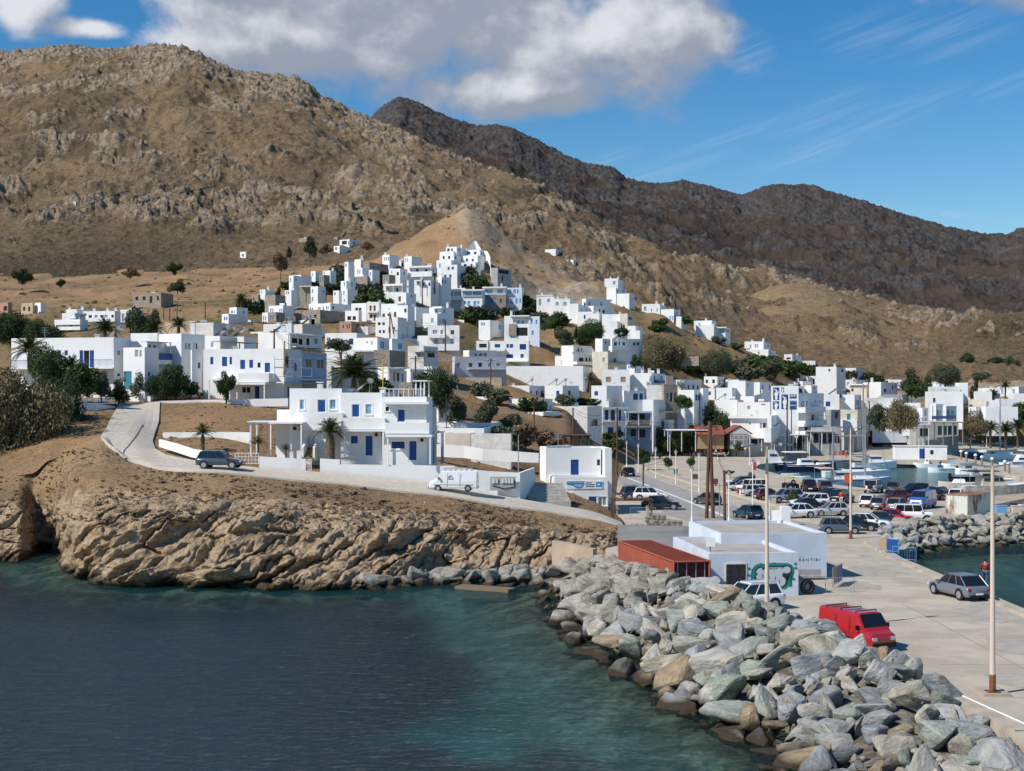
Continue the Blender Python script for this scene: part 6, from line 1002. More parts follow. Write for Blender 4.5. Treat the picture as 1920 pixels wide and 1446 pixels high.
def crown(seed, n=2400, leaf=.075, flat=.8, lobes=9, up=.0):
    rr = np.random.default_rng(seed); c = rr.normal(size=(lobes, 3))*.36; c[:, 2] = c[:, 2]*flat+.05; rad = rr.uniform(.30, .52, lobes); li = rr.choice(lobes, n, p=rad**2/(rad**2).sum()); d = rr.normal(size=(n, 3)); d /= np.linalg.norm(d, axis=1)[:, None]
    p = c[li]+d*(rad[li]*rr.uniform(.6, 1.06, n)**.6)[:, None]*[1, 1, .85]; bump = .06*rr.normal(size=(n, 3)); p += bump
    a = rr.normal(size=(n, 3)); a /= np.linalg.norm(a, axis=1)[:, None]; b = np.cross(a, d+rr.normal(size=(n, 3))*.5); b /= np.linalg.norm(b, axis=1)[:, None]; s = leaf*rr.uniform(.6, 1.5, n)[:, None]
    V = np.stack([p-a*s-b*s*.6, p+a*s-b*s*.5, p+a*s*1.1+b*s*.6, p-a*s*.8+b*s*.7], 1).reshape(-1, 3); V[:, 2] -= V[:, 2].min(); return V, np.arange(4*n).reshape(-1, 4)
CR = {}
def crown_me(kind, i, m):
    k = (kind, i, m.name)
    if k not in CR:
        par = {'big': dict(n=17000, leaf=.024, lobes=22), 'mid': dict(n=4200, leaf=.05, lobes=12), 'far': dict(n=700, leaf=.11, lobes=7), 'bush': dict(n=1500, leaf=.08, flat=.5, lobes=8), 'cyp': dict(n=900, leaf=.08, lobes=5)}[kind]
        V, Fc = crown(hash(kind) % 97*0+{'big':11,'mid':23,'far':37,'bush':51,'cyp':71}[kind]+i, **par); V = V/np.array([np.abs(V[:, 0]).max(), np.abs(V[:, 1]).max(), V[:, 2].max()]); CR[k] = mesh('crown', V, Fc, m)
    return CR[k]
def tree(label, px, y, D, w, h, m, kind='mid', name='tree', cat='tree', trunk=None, group=None, S_=None, i=None, z=None):
    """px, y: foot of the tree in the photo; w, h in metres"""
    if D == 0: D = (S_ or TS).dat(px, y)
    p = P(px, y, D)
    if z is not None: p.z = z
    r = empty(name, p, label, cat, group); th = h*.12 if trunk is None else trunk; i = random.randrange(3) if i is None else i
    c = bpy.data.objects.new('crown', crown_me(kind, i, m)); link(c, r); b0 = (th*.7 if trunk is not None and trunk > .4 and kind != 'big' else -h*.10); c.scale = (w/2, w/2*.9, h-b0); c.location = (0, 0, b0); c.rotation_euler.z = random.uniform(0, 6.28)
    e = MB(); rt = max(.07, h*.028); e.path([Vector((0,0,-.6)), Vector((random.uniform(-.1,.1),0,th)), Vector((random.uniform(-.3,.3)*w*.2, 0, th+(h-th)*.5))], [rt*1.3, rt, rt*.4], 6)
    for k in range(4): a = k*1.6+random.random(); e.path([Vector((0,0,th*.8)), Vector((math.cos(a)*w*.25, math.sin(a)*w*.25, th+(h-th)*.45))], [rt*.6, rt*.2], 5)
    e.obj('trunk', BARK, r); return r
def frond_me(seed, L=1.0, n=16, droop=.9, wid=.16):
    rr = random.Random(seed); V = []; Fc = []; pts = []
    for k in range(n+1): t = k/n; pts.append(Vector((t*.92*L-.08*t*t, 0, L*(.62*t-droop*t*t))))
    for k in range(n): a, b = pts[k], pts[k+1]; r = .012*(1-k/n)+.003; i = len(V); V += [a+Vector((0,-r,0)), a+Vector((0,r,0)), b+Vector((0,r,0)), b+Vector((0,-r,0))]; Fc.append((i,i+1,i+2,i+3))
    for k in range(2, n):
        for f in (0, .5):
            t = (k+f)/n; p = pts[k].lerp(pts[k+1], f); l = wid*L*math.sin(min(1, t*1.15)*math.pi)**.5*rr.uniform(.85, 1.15)+.02
            for s in (-1, 1): i = len(V); q = p+Vector((l*.65, s*l, -l*rr.uniform(.2,.55))); w_ = .016*L; V += [p+Vector((-w_,0,0)), p+Vector((w_,0,0)), q+Vector((w_*.3,0,0)), q]; Fc.append((i,i+1,i+2,i+3))
    return mesh('frond', V, Fc, L_PALM)
FR = [frond_me(i, droop=d) for i, d in enumerate((.35, .6, .85, 1.1))]
def palm(label, px, y, D, th, R, tr=.22, fat=False, n=34, z=None, lean=0, group=None):
    p = P(px, y, D) if z is None else Vector(((px-CX)/F*D, D, z)); r = empty('palm_tree', p, label, 'palm tree', group); e = MB()
    if fat: e.lathe([(tr*.95,-.4),(tr*1.05,th*.35),(tr*1.12,th*.6),(tr*.8,th*.85),(tr*.35,th)], 12)
    else: e.path([Vector((0,0,-.5)), Vector((lean*.4,0,th*.5)), Vector((lean,0,th))], [tr*1.15, tr, tr*1.1], 8)
    e.obj('trunk', mat('palm_bark', (.20,.15,.10), .9, (.10,.075,.05), 5, (.4,.6), 2, bump=.06, bscale=9), r)
    for k in range(n):
        el = (k/n)**.8; me = FR[min(3, int(el*4))]; f = bpy.data.objects.new('frond', me); link(f, r); f.location = (0 if not lean else lean, 0, th-.05); f.rotation_euler = (0, -math.radians(68-78*el+random.uniform(-6, 6)), 0); f.rotation_euler = (Matrix.Rotation(k*2.39996, 3, 'Z') @ Matrix.Rotation(-math.radians(60-72*el), 3, 'Y')).to_euler(); s = R*random.uniform(.9, 1.12)*(1 if el > .25 else .85); f.scale = (s, s, s)
    return r
palm('fat trunked palm in front of the white villa', 619, 866, 131, 2.9, 2.1, .44, True, 30)
palm('large spreading palm between the villa and the white houses behind', 664, 736, 168, 1.9, 4.3, .35, True, 46)
palm('young palm with a forked green base behind the white garden wall', 380, 842, 137, 1.5, 1.7, .2, True, 24)
palm('tall spiky young palm at the villa terrace corner', 484, 846, 132, .8, 1.2, .1, False, 20); palm('small yucca like palm beside the villa lawn', 536, 852, 131, .5, .9, .08, False, 18)
palm('palm with arching fronds in front of the hotel at the far left', 55, 690, 160, 1.8, 3.0, .25, True, 34); palm('low dark palm below the hotel balcony', 133, 712, 159, 1.4, 2.4, .25, True, 30)
palm('palm crown showing above the hotel roof, left one of three', 197, 640, 215, 1.6, 3.2, .25, False, 30); palm('palm crown above the hotel roof beside the tall grey tree', 288, 640, 212, 1.8, 2.8, .25, False, 28); palm('palm crown above the beige wall behind the hotel', 335, 640, 222, 2.4, 2.6, .25, False, 28)
palm('palm on the slope left of the hill houses', 452, 577, 345, 1.8, 2.9, .25, False, 26); palm('tall thin palm in front of the pergola house near the hilltop', 815, 548, 388, 4.6, 1.7, .2, False, 22); palm('small palm beside a white house in the middle rows', 1107, 740, 246, 2.6, 1.7, .15, False, 20)
palm('left one of two big palms above the harbour car park', 1299, 826, 292, 3.2, 4.3, .3, False, 36, z=1.5); palm('right one of two big palms above the harbour car park', 1333, 828, 286, 3.9, 4.0, .3, False, 34, z=1.5)
for i, (px, D, th, R) in enumerate(((1857,330,4.5,3.6),(1886,322,4.2,3.8),(1908,332,4.8,3.7),(1935,325,4.6,3.6))): palm(('leftmost of the big waterfront palms at the right edge','second waterfront palm from the right edge group','third waterfront palm, close to the right edge','waterfront palm cut by the right edge')[i], px, 830, D, th, R, .32, False, 34, z=1.5, group='waterfront palms')
palm('slim palm above the white roofs at the far right', 1885, 748, 392, 3.4, 3.0, .25, False, 26); palm('short palm between white blocks at the far right', 1862, 755, 372, 2.0, 2.8, .25, False, 26)
TR = [('big brownish tamarisk at the left edge over the bluff',30,905,139,11,11.5,L_BR,'big'),('tall tamarisk with tan tips at the left edge',62,870,143,8.5,10,L_BR,'big'),('very dark tree on the slope left of the road',100,850,147,8,8.8,L_DARK,'big'),('dark bushy tree at the left edge below the hotel',5,800,152,8,7,L_DARK,'big'),
 ('bright green shrub under the hotel balcony',83,722,158,6,5.2,L_GREEN,'big'),('green shrub spreading below the hotel rail',150,742,158,5.5,4,L_GREEN,'mid'),('olive tree by the entrance wall',190,748,162,3.2,3.6,L_OL,'mid'),('dark round shrub beside the blue gate',222,757,164,3.6,3.2,L_DARK,'mid'),('silvery olive bush at the top of the road',268,744,168,4.4,3.4,L_OL,'mid'),('dense dark tree in front of the tall plain block',305,745,168,4.8,4.4,L_DARK,'big'),('dark tree right of the plain block foot',330,742,168,3.8,4.0,L_DARK,'mid'),('low dark hedge at the white stair',358,744,169,3.4,2.0,L_DARK,'mid'),
 ('large dark pine behind the hotel at the left edge',25,650,205,10,5.6,L_DARK,'big'),('dark pine right of the big one behind the hotel',75,652,202,8,4.6,L_DARK,'big'),('tall grey green tree behind the hotel roof',262,640,300,7.5,8.0,L_OL,'mid'),('dark green tree right of the grey green one',287,625,305,5.5,5.6,L_DARK,'mid'),
 ('dark climber tree on the front of the wide white house',424,748,165,2.6,3.6,L_DARK,'mid'),('olive shrubs in front of the low white house',636,658,231,6,2.2,L_OL,'mid'),('green bushes right of the big palm',705,742,178,6,3.0,L_GREEN,'mid'),('thick dark green tree right of the villa',828,775,168,6,6.0,L_DARK,'big'),('leafy dark tree behind the villa pergola',806,745,176,5,3.4,L_DARK,'mid'),
 ('olive green tree left of the white stepped houses',860,792,172,3.8,3.6,L_OL,'mid'),('second olive tree in the gully beyond the villa',908,798,176,4.2,3.6,L_OL,'mid'),('pale brown bush in the gully',950,822,180,5.6,3.6,L_OL,'bush'),('dry brown bush beside the utility poles',985,838,176,4.6,3.2,L_DRY,'bush'),('brown brush below the stepped white house',1030,842,178,4.6,2.6,L_DRY,'bush'),('grey brown brush right of the villa block',930,835,170,5,2.6,L_OL,'bush'),
 ('bright green broad tree under the white terraces',1108,634,350,11,5.4,L_GREEN,'big'),('loose green tree on the slope right of the stone porch house',1040,622,352,8,5.4,L_GREEN,'mid'),('grey tamarisk on the terraced slope',1062,648,330,7,4.4,L_OL,'mid'),('narrow cypress on the terraced slope',1080,640,338,1.6,4.2,L_DARK,'cyp'),('dark shrub right of the leaning trunk',1163,632,352,6,2.6,L_GREEN,'bush'),
 ('upper brown tamarisk left of the open slope',1225,664,344,9,5.6,L_BR,'big'),('large brown tamarisk in the middle of its group',1238,694,322,10.5,8.0,L_BR,'big'),('brown tamarisk at the right of its group',1262,694,324,8,6.4,L_BR,'mid'),('small dark bush on the slope above the tamarisks',1232,624,400,6,2.6,L_GREEN,'bush'),('green tree before the white three storey house',1192,690,302,3.6,3.2,L_DARK,'mid'),
 ('round grey green tree on the crest road',1345,702,345,9.5,7.0,L_OL,'big'),('brownish tree by the white bungalow',1446,712,372,9.5,6.8,L_OL,'mid'),('low scrubby trees along the crest road',1405,716,368,11,4.4,L_OL,'bush'),('dark tree far below the right hill',1547,652,705,8,9,L_DARK,'mid'),('dark bush left of the far tree',1520,665,700,10,5,L_DARK,'bush'),('wide dark bush right of the far tree',1560,668,690,16,6,L_DARK,'bush'),('dark bush beside the beige farm hut',1588,672,680,9,6,L_DARK,'bush'),('dark hedge left of the far white villa',1624,680,690,12,3.4,L_DARK,'bush'),
 ('dark pine like tree above the waterfront roofs',1708,742,400,9.5,8.5,L_DARK,'mid'),('bright green round tree above the grey shed',1717,745,372,8,3.8,L_GREEN,'mid'),('dark bush right of the bright round tree',1735,742,392,6,6,L_DARK,'mid'),('broad olive grey tree on the valley floor',1772,722,430,12,7.5,L_OL,'big'),('thin dark cypress by the white block',1826,752,385,2.6,7.5,L_DARK,'cyp'),
 ('dark tree left in the far grove',1808,690,600,10,7,L_DARK,'mid'),('bright green tree in the far grove',1848,700,590,12,5,L_GREEN,'mid'),('dark spreading tree in the far grove',1872,694,600,14,6,L_DARK,'mid'),('dark tree right in the far grove',1898,700,590,9,8,L_DARK,'mid'),('green tree beside the sandy track',1890,662,760,14,9,L_OL,'mid'),('round shrub below the far grove',1840,716,520,9,4,L_OL,'bush'),
 ('brown leaved tree behind the white truck, left one',1648,806,296,6,6,L_OL,'mid'),('wide brown leaved tree behind the white truck',1688,808,292,9,7.6,L_BR,'big'),('brown leaved tree left of the waterfront palms',1832,818,300,8.5,6,L_BR,'big'),('green tree at the right edge behind the palms',1912,800,345,9,6.5,L_GREEN,'mid'),
 ('dense green hedge tree beside the dark taverna',1230,848,292,8,6.0,L_OL,'big'),('green hedge tree under the white awning',1262,850,288,7,5.2,L_GREEN,'mid'),('dark shrub right under the white awning',1290,848,290,6,4.4,L_DARK,'mid'),('dark green tree left of the red tiled gable',1336,832,308,11,10,L_DARK,'big'),('bush in front of the glazed kiosk',1362,846,290,7,4.2,L_DARK,'mid'),('round clipped green tree by the parked cars',1384,846,283,3.6,2.7,L_GREEN,'mid'),('clipped green tree right of the taverna awning',1497,842,292,3.2,3.2,L_GREEN,'mid'),('garden shrubs below the stone tower house',1285,765,292,6,3,L_GREEN,'mid')]
for t in TR: tree(t[0], t[1], t[2], t[3], t[4], t[5], t[6], t[7], trunk=(t[5]*.12 if t[7] in ('big','bush') else None))
for lb, px, y, w, h in (('lollipop street tree left of the road bend',1207,882,4.0,3.0),('clipped street tree by the kerb, right of the first',1254,880,2.4,2.2),('leaning bushy sapling by the kerb',1296,882,2.0,2.6)): q = G(px, y); tree(lb, px, y, q.y, w, h+1.0 if 'lolli' in lb else h, L_GREEN, 'mid', trunk=(1.6 if 'lolli' in lb else .5))
for lb, px, y, w, h in (('potted round shrub left of the parked jeep',1368,896,1.7,1.3),('small palm like shrub among the parked cars',1407,914,1.8,2.2),('bushy sapling between the white estate and the silver car',1487,948,1.9,1.9),('low green bush on the pavement before the taverna',1237,862,1.8,1.4),('small tree in a dark pot near the kiosk',1310,842,1.8,1.8)): q = G(px, y); tree(lb, px, y, q.y, w, h, L_GREEN, 'mid', name='shrub', cat='shrub', trunk=.5)
for lb, px, y, D, w, h, m in (('umbrella shaped dark tree alone on the left slope',42,532,480,9,5.5,L_DARK),('pale bare bush on the left slope',245,520,500,8,4,L_DRY),('small dark tree on the left slope',327,514,520,7,5,L_DARK),('dark wide tree above the ruined farmhouse',333,549,440,7,4.4,L_DARK),('small green bush low on the left slope',114,538,470,4,3,L_DARK),('tall dark eucalyptus left of the lone villa',580,480,560,9,9.0,L_DARK),('bare grey round tree left of the eucalyptus',528,506,520,8.5,7,L_DRY),('thin dark tree leaning right of the bare one',543,484,560,4,5,L_DARK),('grey bush beside the lone villa',612,476,570,9,4.5,L_DRY),('pair of dark bushes right of the lone villa',688,468,560,8,3.6,L_DRY)): tree(lb, px, y, D, w, h, m, 'mid')
for i, (px, y, D) in enumerate(((518,572,352),(522,568,354))): tree(('left cypress by the stone flanked house','taller cypress by the stone flanked house')[i], px, y-i*1, D, 1.5, 3.8+i, L_DARK, 'cyp', trunk=.2)
GB = [(470,582,7),(640,520,9),(655,532,8),(625,530,6),(612,545,6),(705,520,6),(690,560,10),(700,572,9),(664,575,6),(590,545,6),(555,545,6),(780,540,8),(765,532,6),(740,510,5),(870,520,8),(880,535,9),(900,545,7),(970,582,10),(985,590,8),(900,600,9),(880,605,7),(935,628,5),(1185,640,5),(1160,625,6),(1238,615,7),(1275,614,9),(1310,615,8),(1345,645,6),(1380,655,5),(760,555,5),(830,560,5),(720,535,5),(745,560,6),(1075,590,5),(1010,602,6),(795,592,4),(905,617,4)]
GB += [(1112,790,6),(1126,806,7),(1142,826,6),(1098,772,6),(1150,845,5),(1060,762,5),(930,760,6),(900,745,6),(1000,775,6)]+[(x+dx, y+dy, w*.9) for x, y, w in GB[:16] for dx, dy in ((14,5),(-12,-3))]+[(1130,640,9),(1095,645,8),(1020,610,9),(1005,585,9),(960,600,8),(1050,610,8),(1290,700,12),(1320,700,11),(1425,700,13),(1480,706,12),(1375,700,10),(1510,702,9),(1560,708,10),(1640,720,11),(1660,735,9),(1590,714,9)]
for i, (px, y, w) in enumerate(GB):
    m = random.choice((L_GREEN, L_DARK, L_OL)); s_ = tree('x', px, y, 0, w, w*.5, m, 'bush', name='shrub', cat='shrub', trunk=.1, group='shrubs between the hillside houses'); n_ = min(HS, key=lambda h: (h.location-s_.location).length)
    s_['label'] = {L_GREEN:'green', L_DARK:'dark green', L_OL:'grey green'}[m]+' shrub near the '+' '.join(n_['label'].split(',')[0].split()[:7]).removesuffix(' and').removesuffix(' with').removesuffix(' a').removesuffix(' on').removesuffix(' the').removesuffix(' of').removesuffix(' its').removesuffix(' in')
# heath tufts on the headland and slopes, scattered without number
def scrub(name, label, S_, krange, n, smin, smax, m, ok=None, seed=1):
    rr = np.random.default_rng(seed); V = []; nu, nv = S_.X.shape; k = S_.rowk; j = np.where((k >= krange[0]) & (k <= krange[1]))[0]; ii = rr.integers(0, nu, n); jj = rr.choice(j, n); p = np.stack([S_.X[ii, jj], S_.Y[ii, jj], S_.Z[ii, jj]], 1)
    if ok is not None: p = p[ok(p, ii, jj)]
    n = len(p); q = 16; s = rr.uniform(smin, smax, n)*rr.uniform(.6, 1.3, n); c = np.repeat(p, q, 0); sz = np.repeat(s, q); d = rr.normal(size=(n*q, 3)); d[:, 2] = np.abs(d[:, 2])*.7; d /= np.linalg.norm(d, axis=1)[:, None]; c = c+d*(sz*rr.uniform(.3, 1, n*q))[:, None]*[1, 1, .7]
    a = rr.normal(size=(n*q, 3)); a /= np.linalg.norm(a, axis=1)[:, None]; b = np.cross(a, d); b /= np.linalg.norm(b, axis=1)[:, None]+1e-9; l = (sz*.34)[:, None]
    V = np.stack([c-a*l-b*l*.6, c+a*l-b*l*.6, c+a*l+b*l*.6, c-a*l+b*l*.6], 1).reshape(-1, 3); o = bpy.data.objects.new(name, mesh(name, V, np.arange(len(V)).reshape(-1, 4), m)); link(o); tag(o, label, 'scrub', kind='stuff')
def patch(p, ii=None, jj=None, f=.12, lo=0.0): return (fbm(p[:, 0]*f, p[:, 1]*f, 3, o=3)+np.random.default_rng(2).normal(size=len(p))*.12) > lo
scrub('heath_scrub', 'brown dry heath tufts covering the headland above the cliff', HL, (3.6, 5.9), 7000, .08, .24, L_DRY, lambda p, i, j: patch(p))
scrub('dark_scrub', 'dark low bushes dotted over the headland', HL, (3.6, 5.9), 500, .16, .38, leafmat('dark_scrub_leaves', (.11,.085,.06), (.065,.052,.038), (.15,.12,.08)), lambda p, i, j: patch(p, f=.2, lo=.05), 3)
scrub('dry_grass', 'dry grass tufts on the slope between road and houses', TS, (1.2, 4.0), 5200, .10, .28, leafmat('dry_grass_blades', (.30,.20,.10), (.20,.13,.07), (.36,.26,.14)), lambda p, i, j: (p[:, 2] > 2.2) & patch(p, f=.3, lo=-.05), 4)
scrub('slope_scrub', 'low scrub on the slopes round the hill town', TS, (6.0, 10.8), 4200, .35, .9, L_DRY, lambda p, i, j: (p[:, 2] > 14) & patch(p, f=.03, lo=.0), 5)
scrub('stone_scatter', 'small pale stones scattered on the field and headland', HL, (3.6, 5.9), 1300, .06, .14, mat('pale_field_stone', (.45,.38,.29), .9), None, 6)
# ---------------------------------------------------------------- vehicles (front towards +x, wheels on z = 0)
CK = {'hatch':(3.9,1.70,1.48), 'suv':(4.35,1.82,1.66), 'sedan':(4.4,1.75,1.44), 'estate':(4.5,1.76,1.5), 'coupe':(4.5,1.86,1.56), 'mpv':(4.3,1.8,1.72), 'jeep':(4.1,1.8,1.82), 'mini':(3.6,1.65,1.42)}
CARS = {}
def car(kind, cid=None):
    """one car of a kind: a hidden-away prototype whose parts every copy shares"""
    if kind in CARS: return CARS[kind]
    L_, W, H = CK[kind]; X = L_/2; w = W/2; box = kind == 'jeep'; zb = .26 if kind not in ('suv','jeep') else .33; belt = H*.60
    hood = H*.56 if not box else H*.58; fb = .30 if kind in ('mpv','hatch','mini') else .40      # windscreen foot, as a share of the half length
    st = [(-1,.80,.62,.0),(-.985,.90,.80,.02),(-.90,.97,.98,.0),(-.6,1,1,0),(-.2,1,1,0),(fb,1,1,0),(fb+.15,.99,.98,0),(.80,.96,.92,0),(.93,.90,.80,.02),(1,.78,.60,.05)]
    if kind in ('sedan',): st[2] = (-.90,.96,.95,0)
    V = []; Fc = []
    for s, wf, hf, dz in st:
        zt = (hood if s > fb-.01 else belt)*(1 if not box else 1)
        if s > .75: zt = hood*(.93 if not box else 1)
        if s > .9: zt = hood*(.80 if not box else .97)
        if s > .99: zt = hood*(.68 if not box else .9)
        if s < -.95: zt = belt*.92
        ww = w*wf; V += [(s*X, -ww*.9, zb+dz*2), (s*X, -ww, zb+.18+dz), (s*X, -ww*1.0, zt*.80), (s*X, -ww*.93, zt*.985), (s*X, -ww*.55, zt*1.01), (s*X, ww*.55, zt*1.01), (s*X, ww*.93, zt*.985), (s*X, ww*1.0, zt*.80), (s*X, ww, zb+.18+dz), (s*X, ww*.9, zb+dz*2)]
    for i in range(len(st)-1):
        for j in range(10): a = i*10+j; b = i*10+(j+1) % 10; Fc.append((a, b, b+10, a+10))
    Fc.append(tuple(range(9, -1, -1))); Fc.append(tuple((len(st)-1)*10+j for j in range(10)))
    r = bpy.data.objects.new('car', None); me = mesh('body', V, Fc, CARP, smooth=True); b = bpy.data.objects.new('body', me); b.parent = r; parts = [b]
    def part(mb, nm, m, smooth=False, par=None): o = bpy.data.objects.new(nm, mb.me(nm, m, smooth)); o.parent = par or r; parts.append(o); return o
    x0 = -.93*X if kind in ('hatch','suv','estate','mpv','jeep','mini') else (-.62*X if kind == 'sedan' else -.88*X); x1 = fb*X+.12; t0 = x0+(.18 if kind in ('mpv','jeep','estate') else (.34 if kind != 'coupe' else .75)); t1 = x1-(.75 if not box else .22)
    if kind == 'sedan': t0 = x0+.55
    zt, zr = belt*.97, H-.05; wb, wt = w*.92, w*(.74 if not box else .88); hz = [(x0,wb*.94,zt),(x1,wb*.94,zt),(t1,wt,zr),(t0,wt,zr)]
    g_ = MB(); q = lambda k, s: (hz[k][0], s*hz[k][1], hz[k][2])
    g_.quad(q(0,-1), q(1,-1), q(2,-1), q(3,-1)); part(g_, 'side_window', CARG); g_ = MB(); g_.quad(q(1,1), q(0,1), q(3,1), q(2,1)); part(g_, 'side_window', CARG)
    g_ = MB(); g_.quad(q(1,-1), q(1,1), q(2,1), q(2,-1)); part(g_, 'windscreen', CARG); g_ = MB(); g_.quad(q(0,1), q(0,-1), q(3,-1), q(3,1)); part(g_, 'rear_window', CARG)
    m = MB(); rf = [(t0-.04,-wt-.02,zr-.03),(t1+.04,-wt-.02,zr-.03),(t1+.04,wt+.02,zr-.03),(t0-.04,wt+.02,zr-.03),(t0+.1,-wt*.8,H),(t1-.12,-wt*.8,H),(t1-.12,wt*.8,H),(t0+.1,wt*.8,H)]; m.hexa([Vector(v) for v in rf])
    for s in (-1, 1):
        for a, c, rr in ((q(0,s), q(3,s), .06 if kind != 'coupe' else .04), (q(1,s), q(2,s), .035)): m.tube(Vector(a)+Vector((0,s*.01,0)), Vector(c)+Vector((0,s*.01,0)), rr, n=5)
        for f in ((.5,) if kind in ('mini',) else (.33, .66)): a = Vector(q(0,s)).lerp(Vector(q(1,s)), f); c = Vector(q(3,s)).lerp(Vector(q(2,s)), f*.95+.02); m.tube(a+Vector((0,s*.005,0)), c+Vector((0,s*.005,0)), .03, n=4)
        m.tube((x0,s*wb*.95,zt+.01), (x1,s*wb*.95,zt+.01), .025, n=4)
    part(m, 'roof', CARP)
    R = .31 if kind not in ('suv','jeep','coupe') else .36; wx = X*.62
    for sx in (-1, 1):
        for s in (-1, 1):
            m = MB(); c = Vector((sx*wx, s*(w-.09), R)); m.tube(c-Vector((0,s*.11,0)), c+Vector((0,s*.105,0)), R, n=16); ty = part(m, 'wheel', BLACK); m = MB(); m.tube(c+Vector((0,s*.10,0)), c+Vector((0,s*.112,0)), R*.66, n=12); rim = part(m, 'rim', GALV, par=ty)
            m = MB(); m.poly([(sx*wx+(R+.07)*math.cos(a), s*(w+.004), R+(R+.07)*math.sin(a)) for a in np.linspace(-.25, math.pi+.25, 12)] if s < 0 else [(sx*wx+(R+.07)*math.cos(a), s*(w+.004), R+(R+.07)*math.sin(a)) for a in np.linspace(math.pi+.25, -.25, 12)]); part(m, 'wheel_arch', BLACK)
    for s in (-1, 1):
        m = MB(); m.box(X*.93, X*.985, s*w*.72-.16, s*w*.72+.16, hood*.68, hood*.80); part(m, 'headlight', LAMPW); m = MB(); m.box(-X*1.0-.005, -X*.95, s*w*.76-.11, s*w*.76+.11, belt*.68, belt*.90); part(m, 'tail_light', LAMPR)
        m = MB(); m.box(x1-.28, x1-.12, s*(w+.02), s*(w+.17), zt+.02, zt+.16); part(m, 'mirror', CARP)
    for sx in (-1, 1): m = MB(); m.box(sx*X*1.0-.03, sx*X*1.0+.03, -.26, .26, .42, .54); part(m, 'number_plate', WPAINT); m = MB(); m.box(sx*X*.985-.05, sx*X*.985+.05, -w*.74, w*.74, zb, zb+.16); part(m, 'bumper', BLACK)
    if kind == 'suv':
        for s in (-1, 1): m = MB(); m.tube((t0+.1, s*wt*.9, H+.03), (t1-.1, s*wt*.9, H+.03), .025, n=5); part(m, 'roof_rail', GALV)
    if kind == 'jeep': m = MB(); m.tube((-X-.02,.0,.95), (-X-.2,.0,.95), .34, n=14); part(m, 'spare_wheel', BLACK)
    CARS[kind] = (r, parts); return CARS[kind]
def stamp(proto, loc, rz, name, label, cat, group=None, color=None, scale=1):
    r, parts = proto; n = bpy.data.objects.new(name, None); COL.objects.link(n); n.location = loc; n.rotation_euler.z = math.radians(rz); n.scale = (scale,)*3; n.empty_display_size = .3; tag(n, label, cat, group); mp = {r: n}
    for o in parts:
        c = o.copy(); COL.objects.link(c); c.parent = mp[o.parent]; mp[o] = c
        if color: c.color = (*color, 1)
    return n
CC = {'black':(.012,.012,.014), 'dgrey':(.06,.065,.07), 'grey':(.16,.17,.19), 'silver':(.42,.44,.46), 'white':(.80,.80,.80), 'navy':(.02,.035,.08), 'bgrey':(.075,.095,.13), 'red':(.42,.02,.025), 'maroon':(.12,.015,.02), 'teal':(.015,.055,.075), 'blue':(.02,.10,.42), 'cyan':(.03,.35,.5), 'sblue':(.22,.29,.38), 'green':(.015,.035,.035)}
def C_(label, kind, px, y, rz, col, z=1.5, scale=1, group='cars in the harbour car park'):
    g_ = G(px, y, z); return stamp(car(kind), g_, rz, 'car', label, 'car', group, CC[col], scale)
p = P(411, 884, 126); p.z = TS.zat(411, 126)+.22
p.y = 126.6; stamp(car('suv'), p, -5, 'car', 'dark slate blue SUV standing on the coast road by the white gate', 'car', None, (.05,.065,.095))
for a in [('black hatchback driving away up the harbour road beside the office','hatch',1177,893,98,'black'),('dark hatchback driving away behind the twin wooden poles','hatch',1326,946,118,'dgrey'),('teal black hatchback seen from behind, nearest on the harbour road','hatch',1402,972,112,'teal'),
 ('white sporty crossover parked facing the road behind the white pillar','coupe',1490,971,192,'white'),('silver hatchback parked right of the white crossover','hatch',1556,967,184,'silver'),('black car between the white crossover and the white wagon','sedan',1509,957,190,'black'),('white wagon with a dark window band behind the black car','estate',1518,949,190,'white'),('silver blue SUV facing the road behind the small sapling','suv',1473,942,196,'sblue'),
 ('maroon hatchback parked with its tail to the road','hatch',1443,937,14,'maroon'),('silver estate left of the maroon hatchback','estate',1424,930,10,'silver'),('black SUV at the left end of the parked row','suv',1389,916,188,'black'),('pale silver saloon tucked behind the black SUV','sedan',1396,920,194,'silver'),('white off roader with round headlamps in the parked row','jeep',1410,924,200,'white'),
 ('black SUV parked tail on by the harbour edge','suv',1516,921,84,'black'),('dark grey estate parked tail on beside the sailing yacht','estate',1546,921,84,'dgrey'),('dark green saloon left of the black people carrier','sedan',1555,936,196,'green'),('black people carrier seen from behind near the tall lamp pole','mpv',1578,943,52,'black'),
 ('blue grey hatchback parked side on at the tall lamp pole foot','hatch',1576,1000,-6,'bgrey'),('black low car between the blue grey and the white hatchbacks','sedan',1606,994,-16,'black'),('white hatchback parked nose down to the rocks','hatch',1633,990,-20,'white'),('dark blue small car left of the bright red one','mini',1663,986,-20,'navy'),('bright red small car beside the white off roader','mini',1682,980,-20,'red'),('white boxy off roader parked by the rock bank','jeep',1712,978,-10,'white'),
 ('silver off roader with its spare wheel on the back, by the harbour edge','jeep',1638,924,62,'silver'),('grey hatchback right of the silver off roader','hatch',1675,923,70,'dgrey'),('dark brown van like car by the harbour edge','mpv',1711,931,200,'black'),('white hatchback seen from behind left of the grey pair','hatch',1630,950,64,'white'),('dark silver hatchback, left of the grey pair by the blue van','hatch',1652,955,60,'grey'),('grey hatchback, right of the pair by the blue van','hatch',1684,957,55,'grey'),('dark red black car behind the grey pair','sedan',1678,940,190,'maroon'),
 ('black crossover with a white bumper behind the blue van','suv',1762,937,48,'black'),('white hatchback behind the rusty container','hatch',1796,938,60,'white'),('silver pickup like car behind the rusty container','estate',1830,937,40,'silver')]: C_(*a)
